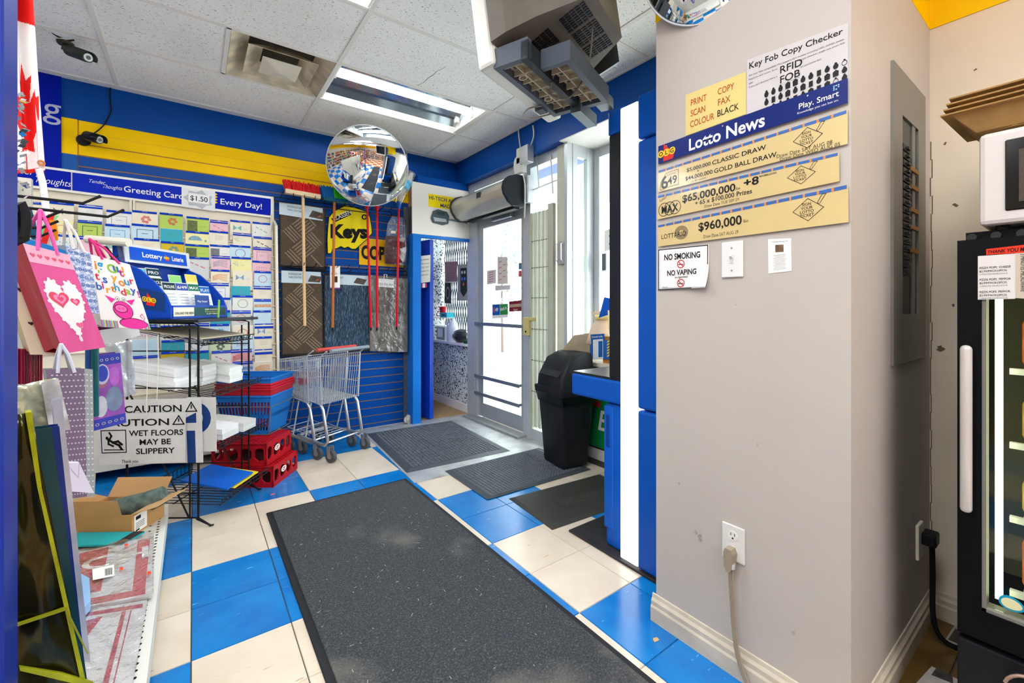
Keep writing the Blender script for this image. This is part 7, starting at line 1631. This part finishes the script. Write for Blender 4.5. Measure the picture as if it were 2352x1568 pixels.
rnd = random.Random(9); P = [q(1285, 812), q(1318, 770), q(1350, 765), q(1352, 818), q(1300, 826)]; mb = MB(); mb.prism(P, (.12, -.05, 0)); tag(mb.build('brown_paper', mat('a8987c', .7, var=.12, scale=12)), 'crumpled brown paper wrapping on the window ledge', 'wrapping paper')
s = qX(2.70, (1388, 530), (1420, 518), (1420, 566), (1388, 578)); o = s.sheet('window_notice', PAPER); tag(o, 'white notice in the bay window with black lines', 'notice'); mb = MB()
for k in range(2): s.rect(mb, s.w * .35, s.h * (.25 + .38 * k), s.w * .95, s.h * (.33 + .38 * k))
mb.build('print_lines', INK, o)
# ---- booth contents
LZ2 = .771
t = thing('wire_shelf', 'small white wire shelf unit on the booth ledge', 'shelf', (2.52, 4.75, LZ2)); f = MB()
for y in (4.70, 4.98):
    for x in (2.45, 2.58): f.tube([(x, y, LZ2), (x, y, LZ2 + .28)], .004, 5)
for z in (.17, .27):
    f.tube([(2.45, 4.70, LZ2 + z), (2.45, 4.98, LZ2 + z), (2.58, 4.98, LZ2 + z), (2.58, 4.70, LZ2 + z)], .004, 5, closed=True)
    for k in range(6): f.tube([(2.45, 4.71 + .052 * k, LZ2 + z), (2.58, 4.71 + .052 * k, LZ2 + z)], .003, 4)
f.build('frame', WHITE, t)
t = thing('box_of_wipes', 'small turquoise box on top of the wire shelf', 'box', (2.5, 4.72, LZ2 + .275)); MB().rbox((2.45, 4.66, LZ2 + .277), (2.55, 4.84, LZ2 + .335), .004).build('carton', mat('2cb0c4', .4), t); s = Surf((2.449, 4.83, LZ2 + .33), (2.449, 4.67, LZ2 + .33), (2.449, 4.67, LZ2 + .28), (2.449, 4.83, LZ2 + .28)); mb = MB(); s.rect(mb, s.w * .3, s.h * .3, s.w * .8, s.h * .75, .001); mb.build('logo', mat('34404a', .4), t)
tag(MB().lathe([(.001, 0), (.036, 0), (.042, .10), (.045, .13), (.03, .135)], Matrix.Translation((2.53, 4.91, LZ2 + .275)), 16).build('red_cup', mat('c8202c', .35), smooth=True), 'red plastic cup on the wire shelf in the booth', 'cup')
jg = thing('plastic_jug', 'translucent white plastic jug on the booth ledge', 'jug', (2.50, 4.60, LZ2)); JM = mat('dfe4e6', .35, var=.03)
J = lambda hx, hy, z, sy=0: [Vector((2.50 + hx * math.cos(a), 4.60 + sy + hy * math.sin(a), LZ2 + z)) for a in [2 * math.pi * k / 16 for k in range(16)]]
MB().loft([J(.06, .085, 0), J(.065, .09, .01), J(.065, .09, .14), J(.05, .06, .20, -.01), J(.03, .03, .235, -.015), J(.022, .022, .25, -.015), J(.022, .022, .265, -.015)]).build('body', JM, jg, smooth=True); MB().tube([(2.47, 4.67, LZ2 + .15), (2.465, 4.665, LZ2 + .21), (2.48, 4.61, LZ2 + .235)], .012, 8).build('handle', JM, jg, smooth=True)
t = MB(); rnd = random.Random(12); t.ball((2.48, 4.36, LZ2 + .065), (.085, .135, .075), 9)
for v in t.v: v += Vector((rnd.uniform(-1, 1), rnd.uniform(-1, 1), rnd.uniform(-.3, 1))) * .012
for v in t.v: v.z = max(v.z, LZ2 + .001)
tag(t.build('rubbish_bag', mat('2c3034', .15, var=.1, bump=.9, bscale=40), smooth=True), 'filled black plastic bag lying on the booth ledge', 'plastic bag')
tag(MB().rbox((2.42, 4.135, LZ2), (2.52, 4.205, LZ2 + .035), .004).build('green_box', mat('1c4c40', .4)), 'flat dark green box at the ledge end in the booth', 'box')
t = thing('framed_paper', 'grey plastic bin with a white paper on the booth ledge', 'bin', (2.52, 4.84, LZ2)); MB().rbox((2.47, 4.75, LZ2), (2.57, 4.97, LZ2 + .155), .006).build('bin', mat('8c9496', .4), t); MB().box((2.466, 4.80, LZ2 + .03), (2.47, 4.93, LZ2 + .14)).build('paper', PAPER, t)
# booth window with lattice gate
bw = MB().box((2.612, 4.14, .78), (2.618, 5.0, 2.9)).build('window_4', GL); struct(bw)
lg = thing('lattice_gate', 'grey expanded lattice security gate behind the booth window', 'gate', (2.60, 4.55, .78))
for k in range(16):
    y0 = 4.14 + k * .055
    for sgn in (-1, 1):
        P = []
        for j in range(9): P.append((2.602 + .004 * sgn, min(max(y0 + sgn * (.0275 if j % 2 else -.0275), 4.14), 5.0), .78 + j * .245))
        MB().tube(P, .007, 4).build('strip', mat('5c666c', .5), lg)
s = qX(2.592, (1021, 601), (1050, 600), (1049, 646), (1022, 648)); t = s.sheet('pink_poster', mat('a87c7c', .5, var=.06)); tag(t, 'dusty pink paper poster hanging on the booth lattice', 'poster'); mb = MB()
for k in range(4): s.rect(mb, s.w * .25, s.h * (.1 + .1 * k), s.w * .8, s.h * (.125 + .1 * k))
mb.build('print_lines', mat('8c6464', .5), t)
s = qX(2.590, (1051, 608), (1078, 606), (1078, 690), (1051, 690)); t = s.sheet('key_poster', mat('a49c94', .5, var=.05)); tag(t, 'grey poster picturing a black car remote on the booth lattice', 'poster'); W, H = s.w, s.h
mb = MB(); s.poly(mb, [(W * .25, H * .9), (W * .78, H * .9), (W * .82, H * .25), (W * .52, H * .10), (W * .24, H * .25)]); mb.build('remote_body', mat('1c1e22', .4), t)
for (x, y, c_) in ((.4, .78, 'd8d8d8'), (.62, .78, 'd8d8d8'), (.4, .6, '4080d0'), (.62, .6, '4080d0'), (.52, .45, 'e06a30')): mb = MB(); s.disc(mb, W * x, H * y, W * .07, .001, n=10); mb.build('remote_button', mat(c_, .4), t)
s = qX(2.592, (1021, 649), (1036, 649), (1036, 697), (1021, 696)); t = s.sheet('dark_poster', mat('2c2428', .5, var=.2, scale=25)); tag(t, 'small dark poster with pale swirl below the pink poster', 'poster'); mb = MB(); s.ring(mb, s.w * .5, s.h * .5, s.w * .2, s.w * .3, sy=1.6, n=14); mb.build('swirl', mat('8c8890', .5), t)
# note on the blue door
Pd = Vector((1.985, 4.145, 0)) ; nd = Vector((.62, .12, 0)).normalized(); 
s = Surf(*[onP(u, v, Pd + Vector((.046, .01, 0)), (.98, .19, 0)) for u, v in ((966, 587), (988, 585), (988, 648), (966, 650))])
s = qP((1.98, 4.13, 1.2), (-.35, -1, 0), (965, 588), (989, 585), (988, 647), (965, 650)); t = s.sheet('door_note', mat('dcd8c8', .6, var=.03)); tag(t, 'white appointment note taped to the blue booth door', 'notice'); text(t, s, 'BY APPOINTMENT', s.w * .1, s.h * .82, s.h * .07, INK, fit=s.w * .75)
for k, tx in enumerate(('OPEN 10 am-6 pm', 'MONDAY - FRIDAY', 'PRIORITY FOR', 'APPOINTMENTS')): text(t, s, tx, s.w * .1, s.h * (.68 - .14 * k), s.h * .065, INK, fit=s.w * .75)
s = qP((1.98, 4.13, 1.2), (-.35, -1, 0), (966, 651), (981, 650), (981, 660), (966, 661)); t = s.sheet('flag_sticker', mat('b02448', .5)); tag(t, 'tiny red and white flag sticker under the door note', 'sticker'); mb = MB(); s.rect(mb, s.w * .3, 0, s.w * .7, s.h); mb.build('white_band', WHITE, t)
# ---- drinks fridge, microwave, cup carriers
FX = 1.70
fg = thing('display_fridge', 'black glass door display fridge with a long silver handle', 'fridge', (2.0, -.05, 0)); FB = mat('08090b', .5, var=.08, bump=.2, bscale=400, spec=.12)
f = MB(); y0, y1 = -.36, .238; zt = 1.375
f.box((FX + .052, y0, .02), (2.28, y0 + .03, zt)); f.box((FX + .052, y1 - .03, .02), (2.28, y1, zt)); f.box((2.25, y0 + .03, .02), (2.279, y1 - .03, zt - .001)); f.box((FX + .054, y0 + .03, zt - .03), (2.25, y1 - .03, zt - .001)); f.box((FX + .054, y0 + .03, .021), (2.25, y1 - .03, .28)); f.build('cabinet', FB, fg)
f = MB(); ya, yb, za, zb_ = y0, y1, .30, 1.375; gy = .192
f.box((FX, gy, .38), (FX + .05, yb, 1.27)); f.box((FX, ya, .38), (FX + .05, ya + .05, 1.27)); f.box((FX, ya, 1.27), (FX + .05, yb, zb_)); f.box((FX, ya, za), (FX + .05, yb, .38)); f.build('door_frame', FB, fg)
f = MB(); f.box((FX + .004, gy - .008, .38), (FX + .05, gy, 1.27)); f.box((FX + .004, ya + .05, .38), (FX + .05, gy, .388)); f.build('gasket', mat('7a7870', .5), fg)
MB().box((FX + .02, ya + .05, .388), (FX + .024, gy - .008, 1.27)).build('door_glass', glassy('fridge_glass', 'eef2ec', .2, .02), fg)
MB().box((FX + .06, ya + .02, 1.36), (FX + .40, yb - .03, 1.362)).build('inner_ceiling', WHITE, fg)
MB().rbox((FX, ya, .03), (FX + .04, yb, .285), .004).build('kick_panel', mat('14161a', .4, var=.1), fg)
MB().rbox((FX - .035, .206, .64), (FX - .012, .230, 1.09), .011, 3).build('handle', mat('cfc8c0', .3, metal=.2, var=.05), fg, smooth=True)
for z in (.68, 1.05): MB().box((FX - .02, .212, z), (FX, .225, z + .02)).build('handle_post', GREYM, fg)
for k in range(4): MB().cyl((FX + .05, .215 - .045 * k, 1.385), (FX + .035, .215 - .045 * k, 1.385), .010, n=12).build('top_bolt', mat('2c2e2c', .35, .4), fg, smooth=True)
MB().box((FX + .05, y0, zt), (2.28, y1 - .01, zt + .025)).build('top_tray', FB, fg)
LEDS = mat('f4f4c8', .4, var=0, emit=6.0)
MB().box((FX + .06, .160, .40), (FX + .072, .174, 1.26)).build('light_tube', LEDS, fg)
sd_ = Surf((FX + .08, .206, 1.26), (2.24, .206, 1.26), (2.24, .206, .40), (FX + .08, .206, .40)); 
MB().box((FX + .06, .204, .30), (2.24, .207, 1.34)).build('printed_liner', mat('1c2450', .35, var=.2, scale=8), fg)
sl_ = Surf((FX + .08, .203, 1.26), (2.24, .203, 1.26), (2.24, .203, .40), (FX + .08, .203, .40))
for k, (z, c_) in enumerate(((.80, 'c8ccd8'), (.66, 'c85058'), (.52, 'd0d4d8'), (.42, 'd05058'), (.30, '70b89c'), (.16, 'c06068'))):
    mb = MB(); sl_.disc(mb, .06, .86 * z + .04, .05, .001, ry=.018); mb.build('liner_print', mat(c_, .4, var=.4, scale=40), fg)
MB().box((2.20, ya + .03, .30), (2.24, .20, 1.34)).build('inner_back', mat('a8a894', .5), fg)
for k, z in enumerate((.42, .62, .82, 1.02)):
    f = MB()
    for j in range(8): f.tube([(FX + .10, -.26 + .055 * j, z), (2.2, -.26 + .055 * j, z)], .003, 4)
    f.box((FX + .085, -.27, z - .010), (FX + .10, .150, z + .006)); f.build('shelf', WHITE, fg)
FOOD = [('orange and blue snack carton on the fridge shelf', 'e06a2c', '1c4490'), ('brown wrapped frozen item on the fridge shelf', '7a4a2c', 'b08040'), ('golden wrapped frozen item low in the fridge', 'c8a040', '8c6c28'), ('dark red frozen packet on the fridge shelf', '6a2424', '303850'), ('yellow packet at the fridge bottom', 'd8b848', 'a88838'), ('teal lidded tub in the fridge', '2c8ca0', 'c8d4d8')]
rnd = random.Random(6); kk = 0
for z in (.42, .62, .82, 1.02):
    for j in range(4):
        y = .085 - j * .095; lab, c1, c2 = FOOD[kk % 6]; kk += 1; lv = {.42: 'bottom', .62: 'second', .82: 'third', 1.02: 'top'}[z]
        t = thing('food_packet', '%s, %s shelf, %s from the door handle' % (lab.split(' on ')[0].split(' low ')[0].split(' at ')[0].split(' in ')[0], lv, ('first', 'second', 'third', 'fourth')[j]), 'food packet', (FX + .2, y, z), 'packets in the fridge'); hh = rnd.uniform(.10, .15)
        MB().rbox((FX + .11, y - .035, z + .014), (FX + .30, y + .045, z + hh), .01).build('pack', mat(c1, .35, var=.25, scale=20), t); MB().box((FX + .108, y - .03, z + .02), (FX + .111, y + .04, z + hh * .5)).build('label', mat(c2, .4, var=.3, scale=30), t)
s = qX(FX - .001, (2298, 1360), (2340, 1375), (2356, 1412), (2300, 1396)); mb = MB(); s.disc(mb, s.w * .5, s.h * .5, s.w * .62, .001, ry=s.h * .5); mb.build('oval_sticker', mat('1c98b8', .4), fg); mb = MB(); s.disc(mb, s.w * .5, s.h * .48, s.w * .5, .002, ry=s.h * .36); mb.build('sticker_face', mat('e0dca8', .4), fg)
s = qX(FX - .001, (2246, 588), (2332, 582), (2332, 686), (2246, 688)); n1 = s.sheet('price_notice', mat('dedad4', .6, var=.03)); tag(n1, 'white pizza pops price sheet taped to the fridge door', 'notice'); W, H = s.w, s.h
for k, (a, b) in enumerate((('CHEESE', .70), ('PEPPOR', .43), ('PEPPOR.', .15))):
    text(n1, s, 'PIZZA POPS  ' + a, W * .04, H * b, H * .065, INK, .005, fit=W * .84); text(n1, s, '$2.99/PACK(2PCS)', W * .04, H * (b - .075), H * .06, INK, .005, fit=W * .74); text(n1, s, '3 MINUTES MICROWAVE', W * .04, H * (b - .14), H * .045, mat('777777', .6, var=0), fit=W * .76)
s = qX(FX - .0015, (2332, 578), (2360, 576), (2360, 686), (2332, 684)); n2 = s.sheet('price_notice', mat('c8bca8', .6, var=.1)); tag(n2, 'tan sheet with sideways writing beside the price sheet', 'notice'); text(n2, s, '3 MINUTES MICROWAVE', s.w * .45, s.h * .95, s.h * .09, INK, rot=-math.pi / 2, fit=s.h * .8)
s = qX(FX - .002, (2265, 572), (2352, 562), (2352, 580), (2265, 585)); n3 = s.sheet('red_strip', mat('e83820', .5)); tag(n3, 'bright red strip reading thank you above the price sheets', 'sign'); text(n3, s, 'THANK YOU M', s.w * .03, s.h * .2, s.h * .75, mat('301010', .5, var=0), .02, fit=s.w * .97, shear=.15)
mw = thing('microwave', 'white microwave oven with dark window standing on the fridge', 'microwave', (1.95, -.05, 1.40)); mx0 = FX + .02
MB().rbox((mx0, -.32, 1.412), (2.18, .200, 1.66), .012).build('body', mat('d8d2cc', .35, var=.02), mw); s = qX(mx0 - .001, (2285, 332), (2420, 304), (2420, 520), (2285, 488))
MB().rbox((mx0 - .004, -.2, 1.445), (mx0 + .002, .152, 1.63), .0025, 1).build('window', mat('17191a', .15, var=.05), mw); MB().box((mx0 - .006, -.18, 1.465), (mx0 - .004, .128, 1.60)).build('mesh_screen', mat('4c443c', .5, var=.2, scale=200), mw)
for y in (-.28, .16): MB().cyl((mx0 + .04, y, 1.40), (mx0 + .04, y, 1.413), .014, n=10).build('foot', BLACK, mw)
CT_ = mat('a88450', .85, var=.12, scale=20, bump=.4, bscale=100)
for k in range(4):
    z = 1.662 + .014 * k; t = thing('cup_carrier', ('bottom', 'second', 'third', 'topmost')[k] + ' moulded brown cardboard cup carrier stacked on the microwave', 'cup carrier', (1.9, .02, z), 'cup carriers on the microwave'); o0 = .012 * k
    top = [(1.72, .275 - o0 * .5), (2.06, .265), (2.06, -.16), (1.72, -.15)]; ot = [Vector((x, y, z + .075)) for x, y in top]; c = sum(ot, Vector()) / 4
    sh_ = MB(); lip = [c + (p - c) * 1.0 for p in ot]; inn = [c + (p - c) * .9 for p in ot]; low = [c + (p - c) * .70 + Vector((0, 0, -.055)) for p in ot]
    for a in range(4):
        b = (a + 1) % 4; sh_.quad(lip[a], lip[b], inn[b], inn[a]); sh_.quad(inn[a], inn[b], low[b], low[a])
    sh_.quad(*low); sh_.build('tray', CT_, t, thick=.004)
    for a in range(2):
        for b in range(2): MB().lathe([(.038, 0), (.03, -.045), (.028, -.05)], Matrix.Translation((1.80 + .17 * a, .14 - .17 * b, z + .066)), 10).build('cup_well', CT_, t, thick=.003)
# ---- papers on the floor by the fridge
P = [onZ(u, v, .004) for u, v in ((2080, 1600), (2140, 1535), (2210, 1570), (2240, 1640))]; o = MB().prism(P, (0, 0, .008)).build('newspaper', mat('b8b0a8', .7, var=.15, scale=30)); tag(o, 'folded newspaper lying on the floor by the fridge', 'newspaper'); MB().prism([p + Vector((0, 0, .0085)) for p in (P[1].lerp(P[2], .15), P[1].lerp(P[2], .7), P[0].lerp(P[3], .7).lerp(P[1].lerp(P[2], .7), .75), P[0].lerp(P[3], .15).lerp(P[1].lerp(P[2], .15), .75))], (0, 0, .0004)).build('picture', mat('4c4848', .6, var=.4, scale=60), o)
P = [onZ(u, v, .004) for u, v in ((2169, 1475), (2192, 1440), (2225, 1455), (2215, 1495))]; o = MB().prism(P, (0, 0, .006)).build('picture_card', mat('a8a49c', .6)); c = sum(P, Vector()) / 4; tag(o, 'grey edged card lying flat beside the fridge foot', 'card'); MB().prism([c + (p - c) * .72 + Vector((0, 0, .0062)) for p in P], (0, 0, .0006)).build('inset', mat('4c4034', .7, var=.3, scale=40), o)
t = MB(); 
for (x, y, r, a0, a1) in ((FX - .02, .10, .05, .2, 3.4), (FX - .02, .06, .03, 0, 3.3), (FX - .02, .115, .015, 0, 5), (FX - .02, .03, .015, 0, 5)):
    t.tube([(x, y + r * math.cos(a0 + (a1 - a0) * k / 12), .22 + r * math.sin(a0 + (a1 - a0) * k / 12)) for k in range(13)], .004, 6)
tag(t.build('scroll_ornament', mat('c0a08c', .35, .5), smooth=True), 'copper wire scroll ornament in front of the fridge base', 'ornament')
# ================================================================ OUTSIDE AND THE SHOP BEHIND THE CAMERA
struct(MB().box((2.55, -3, -.12), (14, 14, -.02)).build('ground_outside', mat('d4d2cc', .8, var=.08, scale=3)))
bd = thing('building', 'pale rendered building with tall grey window outside the door', 'building', (4.4, 8.2, -.02)); RW = mat('8c8984', .7, var=.04)
MB().box((2.9, 6.6, -.02), (4.6, 10, 5)).build('wall', RW, bd); MB().box((2.95, 6.585, .75), (3.4, 6.6, 3.2)).build('window', mat('3c4a54', .3, var=.1), bd)
f = MB(); f.box((2.93, 6.57, .70), (3.42, 6.60, .76)); f.box((2.93, 6.57, .76), (2.97, 6.6, 3.2)); f.box((3.38, 6.57, .76), (3.42, 6.6, 3.2)); f.build('window_trim', WHITE, bd); MB().box((4.05, 6.56, -.02), (4.15, 6.60, 5)).build('pipe', mat('c8ccce', .5), bd)
b2 = thing('building', 'low white building across the street seen through windows', 'building', (12, 3, -.02)); MB().box((12.0, -3, -.02), (13.5, 6.0, 3.4)).build('wall', mat('ecebe8', .7, var=.03), b2); MB().box((11.9, -3, 3.4), (13.6, 6.0, 3.6)).build('parapet', mat('d4d4d2', .7), b2)
for k in range(3): MB().box((11.97, -1 + 2 * k, .9), (12.0, .3 + 2 * k, 2.2)).build('window', mat('5c6a72', .4), b2)
aw = MB().prism([(2.95, 1.0, 2.62), (2.95, 4.1, 2.62), (4.1, 4.1, 2.45), (4.1, 1.0, 2.45)], (0, 0, .05)); tag(aw.build('awning', mat('c8ccd0', .6)), 'pale awning roof projecting above the shop windows', 'awning')
tr = thing('tree', 'leafy green tree standing outside beyond the glass door', 'tree', (6.4, 9.3, -.02)); rnd = random.Random(17); lf = MB()
for k in range(2600):
    a, r = rnd.uniform(0, 6.3), rnd.random() ** .4; z = rnd.uniform(-1, 1); q = math.sqrt(1 - z * z); c = Vector((6.4 + 1.5 * r * q * math.cos(a), 9.3 + 1.5 * r * q * math.sin(a), 3.1 + 2.2 * r * z)); d = Vector((rnd.uniform(-1, 1), rnd.uniform(-1, 1), rnd.uniform(-1, 1))).normalized() * .09; e = d.orthogonal().normalized() * .05
    lf.quad(c - d, c - e, c + d, c + e)
lf.build('foliage', mat('aab6aa', .7, var=.1, scale=2), tr)['kind'] = 'stuff'; MB().cyl((6.4, 9.3, -.02), (6.4, 9.3, 2.5), .14, .09, 10).build('trunk', mat('6a5c4c', .8), tr)
# other shop walls
wl_ = MB().box((-4.7, -4.6, 0), (-4.6, 4.4, CEIL + .1)).build('wall_left', mat('d6ccbe', .6)); struct(wl_); MB().box((-4.6, -4.6, 2.27), (-4.595, 4.25, CEIL)).build('yellow_band', YEL, wl_)
wz = MB().box((-4.6, -4.7, 0), (2.45, -4.6, CEIL + .1)).build('wall_rear', mat('d6ccbe', .6)); struct(wz); MB().box((-4.6, -4.6, 2.27), (2.31, -4.595, CEIL)).build('yellow_band', YEL, wz)
def gond(lab, x0, y0, x1, y1, along, seed):
    t = thing('stocked_shelf', lab, 'shelf unit', ((x0 + x1) / 2, (y0 + y1) / 2, 0)); rnd = random.Random(seed)
    MB().box((x0, y0, 0), (x1, y1, .12)).build('base', WG, t); ln = (y1 - y0) if along == 'y' else (x1 - x0)
    (MB().box(((x0 + x1) / 2 - .02, y0, 0), ((x0 + x1) / 2 + .02, y1, 1.75)) if along == 'y' else MB().box((x0, (y0 + y1) / 2 - .02, 0), (x1, (y0 + y1) / 2 + .02, 1.75))).build('spine', WG, t)
    st_ = MB(); ms = [mat(c, .4, var=.15, scale=10) for c in ('b03028', '2c58a0', 'd8b030', '3c7840', 'd8d4cc', '6a4c34', 'c86a30', '4c3060')]
    for z in (.12, .50, .86, 1.22, 1.56):
        MB().box((x0 + .02, y0, z - .02), (x1 - .02, y1, z)).build('shelf', WG, t); p = 0
        while p < ln - .08:
            w_ = rnd.uniform(.06, .14); h_ = rnd.uniform(.12, .27); mi = rnd.randrange(8)
            if along == 'y': st_.box((x0 + .03, y0 + p, z), (x1 - .03, y0 + p + w_ * .92, z + h_), mi)
            else: st_.box((x0 + p, y0 + .03, z), (x0 + p + w_ * .92, y1 - .03, z + h_), mi)
            p += w_
    o = st_.build('stock', ms, t); o['kind'] = 'stuff'
gond('tall stocked shelf run along the far shop wall behind', -4.5, -4.3, -4.1, 3.8, 'y', 1); gond('stocked shelf run at the rear shop wall', -3.6, -4.5, 1.9, -4.1, 'x', 2); gond('stocked aisle shelf in the middle of the shop', -2.3, -3.0, -1.7, .6, 'y', 3)
flush_text()
